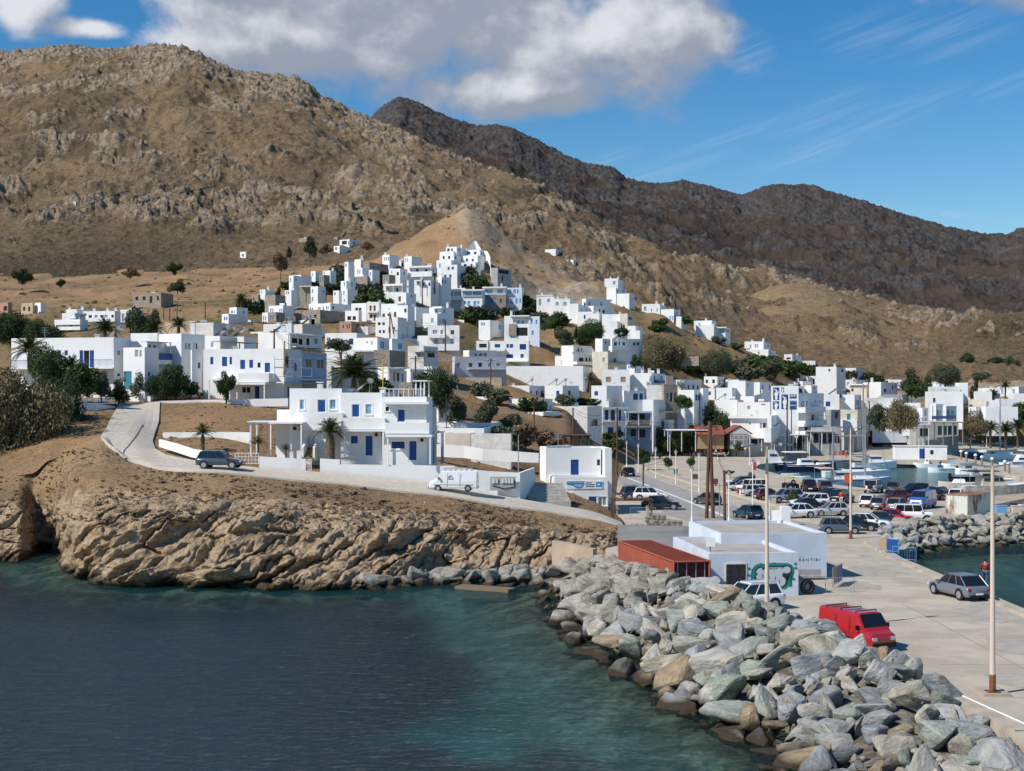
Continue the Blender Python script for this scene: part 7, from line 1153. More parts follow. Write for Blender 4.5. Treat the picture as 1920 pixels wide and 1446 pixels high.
C_('grey crossover driving along the quay road beside the man in red', 'coupe', 1797, 1119, 106, 'grey', group=None)
C_('white SUV half hidden behind boulders in front of the graffiti', 'suv', 1402, 1143, 203, 'white', group=None)
C_('black sloping backed car parked under the brown pergola', 'coupe', 1240, 955, -8, 'black', group=None); C_('white car behind the black one by the road trees', 'suv', 1220, 938, -6, 'white', group=None); C_('dark blue car at the office corner behind the fence', 'suv', 1196, 936, 10, 'navy', group=None)
for a in [('dark blue car in the shade of the hedge trees','sedan',1270,852,-12,'navy'),('white car by the clipped tree and the red round sign','suv',1388,842,186,'white'),('black car right of the white one by the kiosk','sedan',1413,843,4,'black'),('silver car in front of the white awning','hatch',1446,842,182,'silver'),('black car in the shade before the arcade','hatch',1512,842,10,'black'),('grey SUV parked before the shaded arcade','suv',1548,839,182,'grey'),('white car at the left end of the white truck','hatch',1605,838,175,'white'),
 ('grey minivan parked right of the clipped tree','mpv',1745,838,2,'dgrey'),('silver car right of the grey minivan','estate',1773,838,0,'silver'),('bright turquoise car near the leaning mast','hatch',1793,836,4,'cyan'),('dark blue car under the brown tree','suv',1717,826,10,'navy'),('black car behind the blue yacht','suv',1828,836,0,'black'),('white car between the palms at the right end','hatch',1870,836,185,'white'),('dark saloon half shaded left of the truck','sedan',1583,840,0,'black')]: C_(*a[:6], group='cars along the waterfront')
def van(label, px, y, rz, col, W=1.75, H=2.0, L_=4.7, z=1.5, D=None, roofbars=0, logo=False, name='van', scale=1, panel=True, wins=3):
    p = G(px, y, z) if D is None else Vector(((px-CX)/F*D, D, TS.zat(px, D)+.22)); r = empty(name, p, label, 'van'); r.rotation_euler.z = math.radians(rz); r.scale = (scale,)*3; w = W/2; X = L_/2; PM = CARP
    st = [(-1,.93,1),(-.97,.98,1),(-.5,1,1),(.35,1,1),(.48,1,.985),(.70,.98,.66),(.78,.97,.56),(.95,.93,.50),(1,.86,.40)]; V = []; Fc = []
    for s, wf, hf in st:
        zt = H*hf; ww = w*wf; k = .86 if hf > .9 else .96; V += [(s*X,-ww*.92,.28), (s*X,-ww,.45), (s*X,-ww*1.0,H*.5 if hf > .9 else zt*.8), (s*X,-ww*k,zt-.08), (s*X,-ww*k*.8,zt), (s*X,ww*k*.8,zt), (s*X,ww*k,zt-.08), (s*X,ww*1.0,H*.5 if hf > .9 else zt*.8), (s*X,ww,.45), (s*X,ww*.92,.28)]
    for i in range(len(st)-1):
        for j in range(10): a = i*10+j; b = i*10+(j+1) % 10; Fc.append((a, b, b+10, a+10))
    Fc.append(tuple(range(9, -1, -1))); Fc.append(tuple((len(st)-1)*10+j for j in range(10))); b = bpy.data.objects.new('body', mesh('body', V, Fc, PM, smooth=False)); link(b, r); b.color = (*CC[col], 1)
    def side(x0, x1, z0, z1, nm, m, xs=None):
        for s in (-1, 1):
            e = MB(); f = lambda z: w-(z-H*.5)*.28*w/(H*.5)+.012 if z > H*.5 else w+.008
            q = [(x0,s*f(z0),z0), (x1,s*f(z0),z0), ((xs or x1),s*f(z1),z1), (x0,s*f(z1),z1)]; e.poly(q if s < 0 else q[::-1]); o = e.obj(nm, m, r)
            if m is CARP: o.color = b.color
    side(X*.30, X*.66, H*.60, H*.90, 'side_window', CARG, X*.50)
    if wins > 1: side(-X*.35, X*.22, H*.60, H*.90, 'side_window', CARG); side(-X*.92, -X*.42, H*.60, H*.90, 'side_window', CARG)
    e = MB(); e.quad((X*.49,-w*.78,H*.955),(X*.705,-w*.88,H*.64),(X*.705,w*.88,H*.64),(X*.49,w*.78,H*.955)); k = e.obj('windscreen', CARG, r); k.location = (.02, 0, .02)
    e = MB(); e.quad((-X-.012,w*.7,H*.6),(-X-.012,-w*.7,H*.6),(-X-.012,-w*.66,H*.88),(-X-.012,w*.66,H*.88)); e.obj('rear_window', CARG, r)
    for sx in (-.62, .62):
        for s in (-1, 1): c = Vector((sx*X, s*(w-.1), .32)); e = MB(); e.tube(c-Vector((0,s*.1,0)), c+Vector((0,s*.12,0)), .32, n=16); ty = e.obj('wheel', BLACK, r); e = MB(); e.tube(c+Vector((0,s*.1,0)), c+Vector((0,s*.127,0)), .19, n=10); e.obj('rim', GALV, ty)
    for s in (-1, 1): e = MB(); e.box(X*.97, X*1.005, s*w*.66-.15, s*w*.66+.15, .62, .80); e.obj('headlight', LAMPW, r); e = MB(); e.box(-X-.015, -X+.03, s*w*.85-.07, s*w*.85+.07, .75, 1.1); e.obj('tail_light', LAMPR, r); e = MB(); e.box(X*.55, X*.6, s*(w+.02), s*(w+.2), H*.58, H*.70); e.obj('mirror', BLACK, r)
    e = MB(); e.box(X-.04, X+.05, -w*.85, w*.85, .28, .5); e.obj('bumper', BLACK, r); e = MB(); e.box(-X-.05, -X+.04, -w*.85, w*.85, .28, .5); e.obj('bumper', BLACK if col != 'white' else WPAINT, r)
    for s in (-1, 1): e = MB(); e.box(-X*.85, X*.8, s*(w+.008)-.004, s*(w+.008)+.004, .62, .66); e.obj('trim_strip', DARK, r); e = MB(); e.box(X*.22, X*.235, s*(w+.006)-.003, s*(w+.006)+.003, .45, H*.9); e.obj('door_seam', DARK, r); e = MB(); e.box(-X*.3, -X*.285, s*(w+.006)-.003, s*(w+.006)+.003, .45, H*.9); e.obj('door_seam', DARK, r)
    if roofbars:
        k = empty('roof_rack'); k.parent = r; k.empty_display_size = .1
        for i in range(roofbars): x = -X*.75+i*(X*1.1/max(1, roofbars-1)); e = MB(); e.path([Vector((x,-w*.75,H-.03)), Vector((x,-w*.75,H+.07)), Vector((x,w*.75,H+.07)), Vector((x,w*.75,H-.03))], .028, 5); e.obj('roof_bar', GALV if col == 'white' else BLACK, k)
        if roofbars > 3:
            for s in (-1, 1): e = MB(); e.tube((-X*.8,s*w*.75,H+.2), (X*.42,s*w*.75,H+.2), .025, n=5); e.obj('rack_rail', GALV, k)
    if logo:
        e = MB(); y_ = (w+.016); z0 = H*.66; x0 = X*.0; pts = [(x0-.02,z0),(x0+.20,z0+.26),(x0+.42,z0)]
        for a, c in zip(pts[:-1], pts[1:]): e.tube((a[0],y_-.05,a[1]), (c[0],y_-.05,c[1]), .02, n=4)
        e.path([Vector((x0+.06,y_-.05,z0)), Vector((x0+.2,y_-.07,z0+.12)), Vector((x0+.34,y_-.05,z0))], .018, 4); e.box(x0-.05,x0+.45,y_-.03,y_-.005,z0-.13,z0-.07); e.obj('emblem', DARK, r)
    return r
v_ = van('old white van with roof rack parked against the long white wall', 851, 922, 176, 'white', 1.7, 1.95, 4.55, D=127.0, roofbars=6, logo=True, wins=1); v_.location.z = TS.zat(851, 127)+.22
van('red van with black roof bars behind the big boulders', 1606, 1212, -63, 'red', 1.8, 1.9, 4.1, roofbars=3, wins=1)
van('bright blue van facing the camera in the car park', 1730, 953, 232, 'blue', 1.8, 2.1, 4.3, wins=1); van('white small van parked by the white stairs behind the office', 1165, 857, 184, 'white', 1.7, 1.8, 4.3, wins=3)
def truck():
    p = G(1665, 838); r = empty('truck', p, 'long white box truck parked on the waterfront under the brown trees', 'truck'); r.rotation_euler.z = math.radians(3); e = MB(); e.box(-4.6, 4.4, -1.2, 1.2, 1.1, 4.0); bx = e.obj('cargo_box', mat('truck_box_white', (.66,.68,.72), .5), r)
    e = MB(); e.box(-4.62, -4.4, -1.25, 1.25, 1.1, 4.05); e.obj('rear_frame', DARK, bx); e = MB(); e.hexa([Vector(q) for q in ((4.6,-1.15,.6),(6.6,-1.1,.6),(6.6,1.1,.6),(4.6,1.15,.6),(4.6,-1.1,3.0),(6.1,-1.0,3.0),(6.1,1.0,3.0),(4.6,1.1,3.0))]); e.obj('cab', WPAINT, r); e = MB(); e.quad((6.62,-1,1.7),(6.62,1,1.7),(6.2,.95,2.8),(6.2,-.95,2.8)); e.obj('windscreen', CARG, r); e = MB(); e.box(-4.4, 6.4, -.5, .5, .75, 1.08); e.obj('chassis', DARK, r)
    for x in (-3.2, -2.1, 5.4):
        for s in (-1, 1): e = MB(); e.tube((x,s*.85,.5), (x,s*1.15,.5), .5, n=14); e.obj('wheel', BLACK, r)
    e = MB(); e.box(1.0, 1.05, -1.23, -1.2, 1.1, 4.0); e.obj('seam', GREYP, bx)
truck()
def buggy():
    r = empty('buggy', G(1482, 916), 'yellow framed beach buggy with its spare wheel on the back', 'buggy'); r.rotation_euler.z = math.radians(95); e = MB(); e.box(-1.3, 1.3, -.6, .6, .35, .75); e.obj('body', DARK, r)
    e = MB(); [e.path([Vector((-.9,s*.6,.7)), Vector((-.8,s*.6,1.55)), Vector((.4,s*.6,1.6)), Vector((.9,s*.6,.8))], .05) for s in (-1,1)]; e.tube((-.8,-.6,1.55), (-.8,.6,1.55), .05); e.tube((.4,-.6,1.6), (.4,.6,1.6), .05); e.box(-.8,.4,-.6,.6,1.56,1.62); e.obj('roll_cage', YEL, r)
    for x in (-1, 1):
        for s in (-1, 1): e = MB(); e.tube((x,s*.55,.36), (x,s*.85,.36), .36, n=12); e.obj('wheel', BLACK, r)
    e = MB(); e.tube((-1.32,0,1.0), (-1.5,0,1.0), .33, n=12); s_ = e.obj('spare_wheel', BLACK, r); e = MB(); e.tube((-1.5,0,1.0), (-1.51,0,1.0), .18, n=10); e.obj('rim', GALV, s_)
buggy()
def scooter(label, px, y, rz, m, z=1.5):
    r = empty('scooter', G(px, y, z), label, 'scooter', 'scooters along the waterfront'); r.rotation_euler.z = math.radians(rz)
    for x in (-.6, .6): e = MB(); e.tube((x,-.05,.24), (x,.05,.24), .24, n=10); e.obj('wheel', BLACK, r)
    e = MB(); e.hexa([Vector(q) for q in ((-.8,-.16,.35),(-.1,-.16,.3),(-.1,.16,.3),(-.8,.16,.35),(-.85,-.13,.75),(-.2,-.14,.72),(-.2,.14,.72),(-.85,.13,.75))]); e.hexa([Vector(q) for q in ((-.1,-.15,.28),(.4,-.15,.28),(.4,.15,.28),(-.1,.15,.28),(-.1,-.15,.34),(.35,-.15,.34),(.35,.15,.34),(-.1,.15,.34))]); e.hexa([Vector(q) for q in ((.35,-.18,.3),(.5,-.15,.3),(.5,.15,.3),(.35,.18,.3),(.3,-.18,.95),(.42,-.12,.95),(.42,.12,.95),(.3,.18,.95))]); e.obj('body', m, r); e = MB(); e.box(-.8,-.15,-.14,.14,.76,.83); e.obj('seat', BLACK, r); e = MB(); e.tube((.32,-.32,1.02), (.32,.32,1.02), .025, n=5); e.tube((.55,0,.3), (.33,0,1.0), .035, n=5); e.obj('handlebar', DARK, r)
for i, (px, y, m, w_) in enumerate(((1334,851,BLACK,'black'),(1342,850,WPAINT,'white'),(1352,850,REDP,'red'),(1362,851,BLACK,'second black'),(1372,852,BLUE_D,'dark blue'),(1322,852,GALV,'grey'))): scooter(w_+' scooter in the row parked behind the wooden poles', px, y, 70+i*9, m)
scooter('blue covered scooter standing right of the clipped tree', 1398, 853, 10, BLUE)
# ---------------------------------------------------------------- containers
def container(name, label, corner, ax, L_, W, H, m, md, open_end=False, group=None):
    a = Vector(ax).normalized(); b = Vector((-a.y, a.x, 0)); c = Vector(corner); r = empty(name, c, label, 'container'); O = Vector((0,0,0))
    def corr(p, d, n, length, nm, mm):                         # pressed steel side: every rib stands proud
        e = MB(); k = int(length/.28)
        for i in range(k):
            u0 = i*length/k; s = length/k; o = [0, 0, .045, .045, 0]; us = [0, .28, .42, .86, 1.0]
            for j in range(4): A = p+d*(u0+us[j]*s)-n*(.05-o[j]); B = p+d*(u0+us[j+1]*s)-n*(.05-o[j+1]); e.quad(A+Vector((0,0,.12)), B+Vector((0,0,.12)), B+Vector((0,0,H-.1)), A+Vector((0,0,H-.1)))
        return e.obj(nm, mm, r)
    corr(b*W, a, b, L_, 'side_panel', m); corr(O, a, -b, L_, 'side_panel', m); corr(a*L_, b, a, W, 'end_panel', m)
    e = MB(); fr = .09
    for p, q in ((O, a*L_), (b*W, b*W+a*L_), (O, b*W), (a*L_, a*L_+b*W)):
        for z in (.06, H-.05): e.tube(p+Vector((0,0,z)), q+Vector((0,0,z)), fr*.75, n=4)
    for p in (O, a*L_, b*W, a*L_+b*W): e.tube(p, p+Vector((0,0,H)), fr*.8, n=4)
    e.obj('frame', md, r); e = MB(); k = int(L_/.5)
    for i in range(k): A = a*(L_*i/k); B = a*(L_*(i+.55)/k); C2 = a*(L_*(i+1)/k); z = Vector((0,0,H-.03)); z2 = Vector((0,0,H-.0)); e.quad(A+z, B+z, B+b*W+z, A+b*W+z); e.quad(B+z2, C2+z2, C2+b*W+z2, B+b*W+z2)
    e.obj('roof', mat(name+'_roof', (.36,.085,.045), .7, (.28,.07,.04), .5) if 'red' in name else mat(name+'_roof', (.40,.30,.20), .8, (.28,.10,.04), .9, (.35,.6)), r)
    if open_end:
        e = MB(); e.quad(a*.25+Vector((0,0,.1)), a*.25+b*W+Vector((0,0,.1)), a*.25+b*W+Vector((0,0,H-.1)), a*.25+Vector((0,0,H-.1))); dr = e.obj('door', mat('dark_red_steel', (.16,.04,.03), .8, (.06,.03,.03), 2), r)
        for f in (.12, .37, .63, .88): e = MB(); p = b*(W*f)+a*.12; e.tube(p+Vector((0,0,.1)), p+Vector((0,0,H-.12)), .035, n=6); e.obj('lock_rod', GALV, dr)
        for f, z, m2, rr in ((.3,.9,WPAINT,.13),(.66,.8,BLUE,.3)): e = MB(); p = b*(W*f)+a*.17; e.tube(p+Vector((0,0,z-rr)), p+Vector((0,0,z+rr)), rr*.7, n=8); e.obj('drum', m2, dr)
    else: corr(O, b, -a, W, 'end_panel', m)
    return r
RED = mat('container_red', (.36,.085,.05), .7, (.27,.07,.045), .7, (.4,.65), 4, alt2=(.42,.16,.10), scale2=2.5, amt2=(.6,.75)); RUSTC = mat('rust_streaked_white_steel', (.62,.64,.58), .8, (.25,.09,.04), .55, (.50,.58), 6, alt2=(.20,.30,.20), scale2=1.1, amt2=(.62,.66), stretch=(1,1,.35)); RUSTF = mat('rusted_frame', (.30,.13,.06), .9, (.45,.35,.25), 2)
container('container_red', 'long rusty red shipping container with an open barred end beside the warehouse', (12.45, 85.0, 1.5), (-.203, .979, 0), 12.2, 2.35, 2.59, RED, RED, True)
bpy.data.objects['container_red'].name = 'container'
th = math.radians(43); cc = P(1815, 975, 140.5); container('container_rusty', 'short rust streaked white container behind the rock bank', (cc.x, cc.y, 1.5), (math.sin(th), math.cos(th), 0), 6.06, 2.44, 2.59, RUSTC, RUSTF)
bpy.data.objects['container_rusty'].name = 'container'
# ---------------------------------------------------------------- lamps, poles, cables
def lamp(label, px, y, h=4.2, z=1.5, g_='white street lanterns along the harbour road'):
    p = G(px, y, z); r = empty('street_lamp', p, label, 'street lamp', g_); e = MB(); e.lathe([(.14,0),(.12,.3),(.07,.5),(.055,h)], 8); e.obj('pole', WPAINT, r)
    e = MB(); e.lathe([(.10,h),(.20,h+.38),(.19,h+.42)], 6); e.obj('lantern', mat('lantern_glass', (.75,.76,.74), .2), r); e = MB(); e.lathe([(.28,h+.42),(.10,h+.62),(.04,h+.75)], 6); e.obj('lamp_cap', GALV, r)
K(18)
for i, (x, y, h) in enumerate(((258,400,4),(420,488,4.2),(660,572,4.2),(940,660,4.4),(1262,750,4.5),(1162,1160,5.0),(1675,1160,4.4))):
    lamp(('white lantern post left of the lollipop tree, behind the black car','white lantern post under the lollipop tree','white lantern post, first along the kerb right of the lollipop tree','white lantern post with a bin at its foot','white lantern post just left of the wooden poles','tall white lantern post beside the rubble wall pots','white lantern post right of the single wooden pole')[i], kx(x), ky(y), h)
K(15); lamp('white lantern post among the parked cars, right of the palm like shrub', kx(410), ky(580), 5.0); lamp('short white lantern post behind the flat roof by the white crossover', kx(662), ky(770), 1.9)
for lb, px, y, h in (('lantern post beside the hedge trees',1256,858,4.2),('lantern post right of the big palm trunk',1335,858,4.4),('lantern post by the kiosk cars',1406,872,5.0),('lantern post in front of the tall painted building',1475,850,4.4),('lantern post by the shaded arcade',1536,848,4.4),('lantern post before the white block on the quay',1723,862,4.0),('lantern post right of the clipped trees on the waterfront',1752,838,4.2),('lantern post by the waterfront palms',1850,838,4.2),('lantern post on the promenade by the fishing boat',1518,866,3.4)): lamp(lb, px, y, h, g_='lanterns of the waterfront')
TANP = mat('cream_rust_streaked_pole', (.62,.52,.42), .6, (.45,.24,.12), .9, (.52,.66), 5, coords='Object', stretch=(1,1,.25))
def tall(label, px, y, h, z=1.5, arms=True, ph=0.0, plinth=False):
    p = G(px, y, z); r = empty('light_pole', p, label, 'light pole'); e = MB(); b = .9 if plinth else 0; e.lathe([(.13,0),(.12,1.2),(.075,h)], 10); e.obj('pole', TANP, r); e = MB(); e.lathe([(.145,0),(.145,.75)], 10); e.obj('base_sleeve', RUST, r)
    e = MB(); e.box(-.28,.28,-.28,.28,0,.03); e.obj('foot_plate', RUST, r)
    for s in (-1, 1): d = Vector((math.cos(ph), math.sin(ph), 0))*s; e = MB(); e.tube((0,0,h-.05), d*1.0+Vector((0,0,h+.08)), .035, n=5); ar = e.obj('arm', GALV, r); e = MB(); q = d*1.35+Vector((0,0,h+.1)); n_ = Vector((-d.y,d.x,0))*.14; e.hexa([q-d*.42-n_-Vector((0,0,.06)), q+d*.35-n_*.7-Vector((0,0,.06)), q+d*.35+n_*.7-Vector((0,0,.06)), q-d*.42+n_-Vector((0,0,.06)), q-d*.42-n_+Vector((0,0,.08)), q+d*.35-n_*.5+Vector((0,0,.05)), q+d*.35+n_*.5+Vector((0,0,.05)), q-d*.42+n_+Vector((0,0,.08))]); e.obj('lamp_head', GREYP, ar)
tall('tall cream light pole at the right, rusty foot on the quay kerb', 1861, 1297, 9.8, 1.62, ph=.3); tall('tall light pole rising behind the boulders by the white SUV', 1438, 1190, 10.2, ph=.5); tall('tall light pole by the blue grey parked car', 1595, 1010, 10.0, ph=.3)
e = MB(); q = G(1861, 1297, 1.5); e.box(q.x-.7, q.x+.45, q.y-1.0, q.y+.5, .6, 1.62); tag(e.obj('concrete_plinth', mat('kerb_concrete', (.50,.43,.34), .9, (.38,.32,.25), .8, coords='World')), 'concrete block carrying the tall right light pole', 'plinth')
e = MB(); kl = [(20.3,33),(20.3,52),(19,60),(16.5,66),(13.6,74)]
for (x0,y0),(x1,y1) in zip(kl[:-1], kl[1:]): n = Vector((y1-y0, -(x1-x0), 0)).normalized(); A, B = Vector((x0,y0,0)), Vector((x1,y1,0)); e.hexa([A-n*.95, B-n*.95, B+n*.05, A+n*.05, A-n*.95+Vector((0,0,1.58)), B-n*.95+Vector((0,0,1.58)), B+n*.05+Vector((0,0,1.58)), A+n*.05+Vector((0,0,1.58))])
o = e.obj('kerb', MATS['kerb_concrete']); o['kind'] = 'structure'
e = MB()
for (x0,y0),(x1,y1) in zip(kl[:-2], kl[1:-1]): A, B = Vector((x0-.02,y0,1.60)), Vector((x1-.02,y1,1.60)); e.tube(A, B, .035, n=5)
tag(e.obj('pipe', WPAINT), 'thin white pipe laid along the quay kerb at the right', 'pipe')
TOPS = {}
def pole(key, label, px, yt, yb, D=None, r=.13, lean=0, m=None, arms=0, base=.8, group=None):
    D_0 = D or G(px, yb).y; p = P(px, yb, D_0); t = P(px+lean, yt, D_0); o = empty('utility_pole', p, label, 'utility pole', group); e = MB(); e.tube((0,0,-base), t-p, r, r*.72, 8); e.obj('pole', m or WOOD, o)
    for i in range(arms): e = MB(); z = (t-p).z-.35-i*.5; e.box(-.75,.75,-.05,.05,z-.05,z+.05); c = e.obj('cross_arm', WOOD, o); e = MB(); [e.lathe([(.05,z+.05),(.07,z+.12),(.03,z+.2)], 6, c=(x,0,0)) for x in (-.6, 0, .6)]; e.obj('insulator', WPAINT, c)
    TOPS[key] = t; return o
pole('a', 'left post of the pair of brown poles leaning together', 1324.5, 790, 972, r=.21, lean=6, m=WOOD); pole('b', 'right post of the pair of brown poles leaning together', 1337.5, 790, 972, r=.21, lean=-6, m=WOOD); pole('c', 'single brown pole right of the leaning pair', 1359, 882, 976, r=.17, lean=-1)
pole('d', 'tall thin brown pole beside the rental office', 1157, 765, 893, r=.15); pole('e', 'grey brown pole rising behind the brown pergola', 1206, 868, 935, r=.12, m=BARK)
pole('f', 'wooden pole on the gully slope by the white stepped house', 1001.5, 748, 832, 196, .13, arms=1); pole('g', 'slanting brown stay pole propped beside the gully pole', 978, 806, 808, 194, .09, lean=20)
pole('h', 'brown pole in front of the weathered cream house', 1074.5, 765, 835, 192, .14); pole('i', 'slanting strut of the pole before the cream house', 1063, 838, 842, 190, .11, lean=11)
pole('j', 'wooden pole below the white terrace house at centre', 779, 668, 735, 184, .13, arms=1); pole('k', 'wooden pole at the edge of the dry grass field', 920, 672, 740, 236, .14, arms=1); pole('l', 'dark pole rising above the big palm', 640, 657, 745, 172, .13, arms=1); pole('m', 'dark pole with a crossbar over the wide white house', 514, 617, 662, 196, .15, arms=1)
pole('n', 'tall pole before the white three storey apartment house', 835, 600, 655, 293, .17); pole('o', 'straight one of the pair of poles by the white shuttered house', 731, 585, 634, 300, .17); pole('p', 'leaning one of the pair of poles by the white shuttered house', 741, 590, 634, 298, .15, lean=-9)
pole('q', 'pole beside the long hotel', 792, 523, 572, 380, .18); pole('r', 'pole in front of the painted wall building', 1476, 745, 846, 284, .18); pole('s', 'second dark pole right of the painted wall building', 1484, 765, 842, 290, .14); pole('t', 'grey wooden pole between the cream houses on the waterfront', 1630, 752, 812, 300, .16, m=BARK)
pole('u', 'thin pole behind the waterfront arcade roof', 1749, 760, 812, 310, .12, m=BARK)
for i, (px, yt, yb) in enumerate(((307,565,600),(318,568,602),(332,565,600),(385,567,600),(1490,640,705),(1504,645,690),(1403,660,700),(1298,668,702),(1354,645,665),(1599,650,700),(1655,690,715),(1131,500,522),(1142,498,525),(526,507,545),(1306,548,575))): pole('x%d' % i, 'thin distant pole '+('in the row on the tan slope at the left' if i < 4 else ('by the crest road' if i < 11 else 'on the hillside above the houses')), px, yt, yb, TS.dat(px, yb), .14, m=BARK, group='thin distant poles')
pole('y', 'yellow striped pole behind the villa roof', 718, 672, 745, 150, .07, m=YEL); pole('z', 'white thin mast beside the low cream block', 972, 815, 882, 134, .06, m=GALV); pole('aa', 'flag pole with a furled flag behind the villa', 837, 738, 790, 150, .05, m=BARK)
pole('ab', 'brass yellow scaffold pole at the end of the wide white house', 533, 640, 695, 165, .16, m=mat('yellow_timber', (.55,.36,.12), .8)); pole('ac', 'grey post with a box at the car park corner', 1349, 905, 976, r=.06, m=GALV)
def cable(a, b, sag, label='black overhead cable between the wooden poles', group='overhead cables'):
    a = Vector(a); b = Vector(b); n = 12; pts = [a.lerp(b, i/n)-Vector((0,0,sag*4*(i/n)*(1-i/n))) for i in range(n+1)]; e = MB(); e.path(pts, .022, 3); tag(e.obj('cable', BLACK), label, 'cable', group)
for a, b, s in (('a','d',1.2),('a','c',.5),('d','h',1.2),('h','f',1.2),('f','k',1.5),('f','j',3),('j','l',2),('l','m',2),('j','n',3),('n','o',1.5),('a','e',.8),('k','n',2),('r','t',3),('m','y',2)): cable(TOPS[a], TOPS[b], s); cable(TOPS[a]-Vector((0,0,.4)), TOPS[b]-Vector((0,0,.4)), s*1.1)
cable(TOPS['d']-Vector((0,0,.6)), P(1015, 842, 151), .9, 'cable drooping to the rental office roof', None)
# ---------------------------------------------------------------- boats (bow towards +x)
def hull(L_, W, H, m, md, r, sheer=.3, n=12, z0=-.35, full=.55):
    V = []; Fc = []
    for i in range(n+1):
        t = i/n; x = -L_/2+L_*t; wf = (.78+.22*min(1, t*3)) if t < full else max(.02, 1-((t-full)/(1-full))**2.0); hz = H*(1+sheer*(max(0, t-.4)/.6)**2); ww = W/2*wf
        V += [(x, -ww*.15, z0), (x, -ww*.75, z0+.2), (x, -ww, hz), (x, ww, hz), (x, ww*.75, z0+.2), (x, ww*.15, z0)]
    for i in range(n):
        for j in (0, 1, 3, 4): a = i*6+j; Fc.append((a, a+6, a+7, a+1))
    Fc.append((5,4,3,2,1,0)); o = bpy.data.objects.new('hull', mesh('hull', V, Fc, m)); link(o, r)
    D2 = [(V[i*6+2], V[i*6+3]) for i in range(n+1)]; V2 = []; [V2.extend(((a[0],a[1]*.97,a[2]-.08),(b[0],b[1]*.97,b[2]-.08))) for a, b in D2]; d = bpy.data.objects.new('deck', mesh('deck', V2, [(2*i,2*i+2,2*i+3,2*i+1) for i in range(n)], md)); link(d, r); return o
def boat(label, px, y, rz, L_, W, H, m, cat='boat', md=None, z=0.0, name='boat', group=None, cabin=None, mast=None, bimini=None, outboard=False, D=None, boom=True, stripe=None):
    p = G(px, y, z) if D is None else P(px, y, D); r = empty(name, p, label, cat, group); r.rotation_euler.z = math.radians(rz); hull(L_, W, H, m, md or WPAINT, r)
    if cabin:
        for (x0, x1, zh, wf, mm) in cabin:
            w = W/2*wf; e = MB(); e.hexa([Vector(q) for q in ((x0,-w,H-.1),(x1,-w*.8,H-.1),(x1,w*.8,H-.1),(x0,w,H-.1),(x0+.1,-w*.85,H+zh),(x1-zh*.6,-w*.65,H+zh),(x1-zh*.6,w*.65,H+zh),(x0+.1,w*.85,H+zh))]); cb = e.obj('cabin', mm, r)
            if zh > .5: e = MB(); k = H+zh*.62; e.hexa([Vector(q) for q in ((x0+.3,-w*.93,k-.15),(x1-zh*.45,-w*.80,k-.15),(x1-zh*.45,w*.80,k-.15),(x0+.3,w*.93,k-.15),(x0+.3,-w*.90,k+.2),(x1-zh*.55,-w*.77,k+.2),(x1-zh*.55,w*.77,k+.2),(x0+.3,w*.90,k+.2))]); e.obj('cabin_window', CARG, cb)
    if mast:
        for (x, h_, bl) in mast:
            e = MB(); e.tube((x,0,H), (x,0,h_), .17, .13, 8); ms = e.obj('mast', GALV, r)
            for zz in (.45, .72): e = MB(); e.tube((x,-.9,h_*zz), (x,.9,h_*zz), .03, n=4); e.obj('spreader', GALV, ms)
            if bl: e = MB(); e.tube((x-.1,0,H+1.5), (x-bl,0,H+1.55), .07, n=6); bm_ = e.obj('boom', GALV, r); e = MB(); e.tube((x-.3,0,H+1.65), (x-bl*.95,0,H+1.68), .14, n=7); e.obj('furled_sail', mat('sail_cover', (.03,.06,.16), .8), bm_)
            for q in ((L_/2*.96,0,H*1.2),(-L_/2*.96,0,H),(x,W*.46,H),(x,-W*.46,H)): e = MB(); e.tube((x,0,h_-.1), q, .013, n=3, cap=False); e.obj('stay', DARK, ms)
    if bimini:
        x0, x1, zh, mm = bimini; e = MB(); e.hexa([Vector(q) for q in ((x0,-W*.42,H+zh),(x1,-W*.42,H+zh),(x1,W*.42,H+zh),(x0,W*.42,H+zh),(x0+.15,-W*.36,H+zh+.12),(x1-.15,-W*.36,H+zh+.12),(x1-.15,W*.36,H+zh+.12),(x0+.15,W*.36,H+zh+.12))]); bi = e.obj('awning', mm, r); e = MB(); [e.tube((x,s*W*.42,H-.1), (x,s*W*.42,H+zh), .025, n=4) for x in (x0+.1, x1-.1) for s in (-1,1)]; e.obj('awning_frame', GALV, bi)
    if outboard: e = MB(); e.box(-L_/2-.45,-L_/2-.02,-.16,.16,H*.3,H+.45); e.tube((-L_/2-.25,0,H*.3), (-L_/2-.3,0,-.5), .08, n=6); e.obj('outboard_motor', BLACK, r)
    if stripe: e = MB(); [e.path([Vector((-L_/2*.98,s*W*.392,H*.8)), Vector((0,s*W*.505,H*.8)), Vector((L_*.2,s*W*.49,H*.88))], .04, 4) for s in (-1,1)]; e.obj('rub_rail', stripe, r)
    return r
PALEH = mat('pale_blue_hull', (.38,.50,.62), .35, coat=.3); BLUEH = mat('blue_hull', (.05,.14,.30), .35, coat=.3); WHITEH = mat('white_hull', (.78,.79,.80), .3, coat=.3); NAVYH = mat('navy_hull', (.012,.02,.06), .35, coat=.3)
boat('two masted pale blue and grey sailing yacht moored behind the car park', 1600, 911, 8, 13.0, 3.6, 1.15, PALEH, 'sailing yacht', mast=((2.0,13.0,3.6),(-3.4,9.5,2.4)), cabin=((-3.5,.2,1.25,.62,WPAINT),(.2,3.2,.45,.55,WPAINT)), bimini=(-6,-3.8,1.7,SAND), stripe=NAVY, name='sailing_yacht')
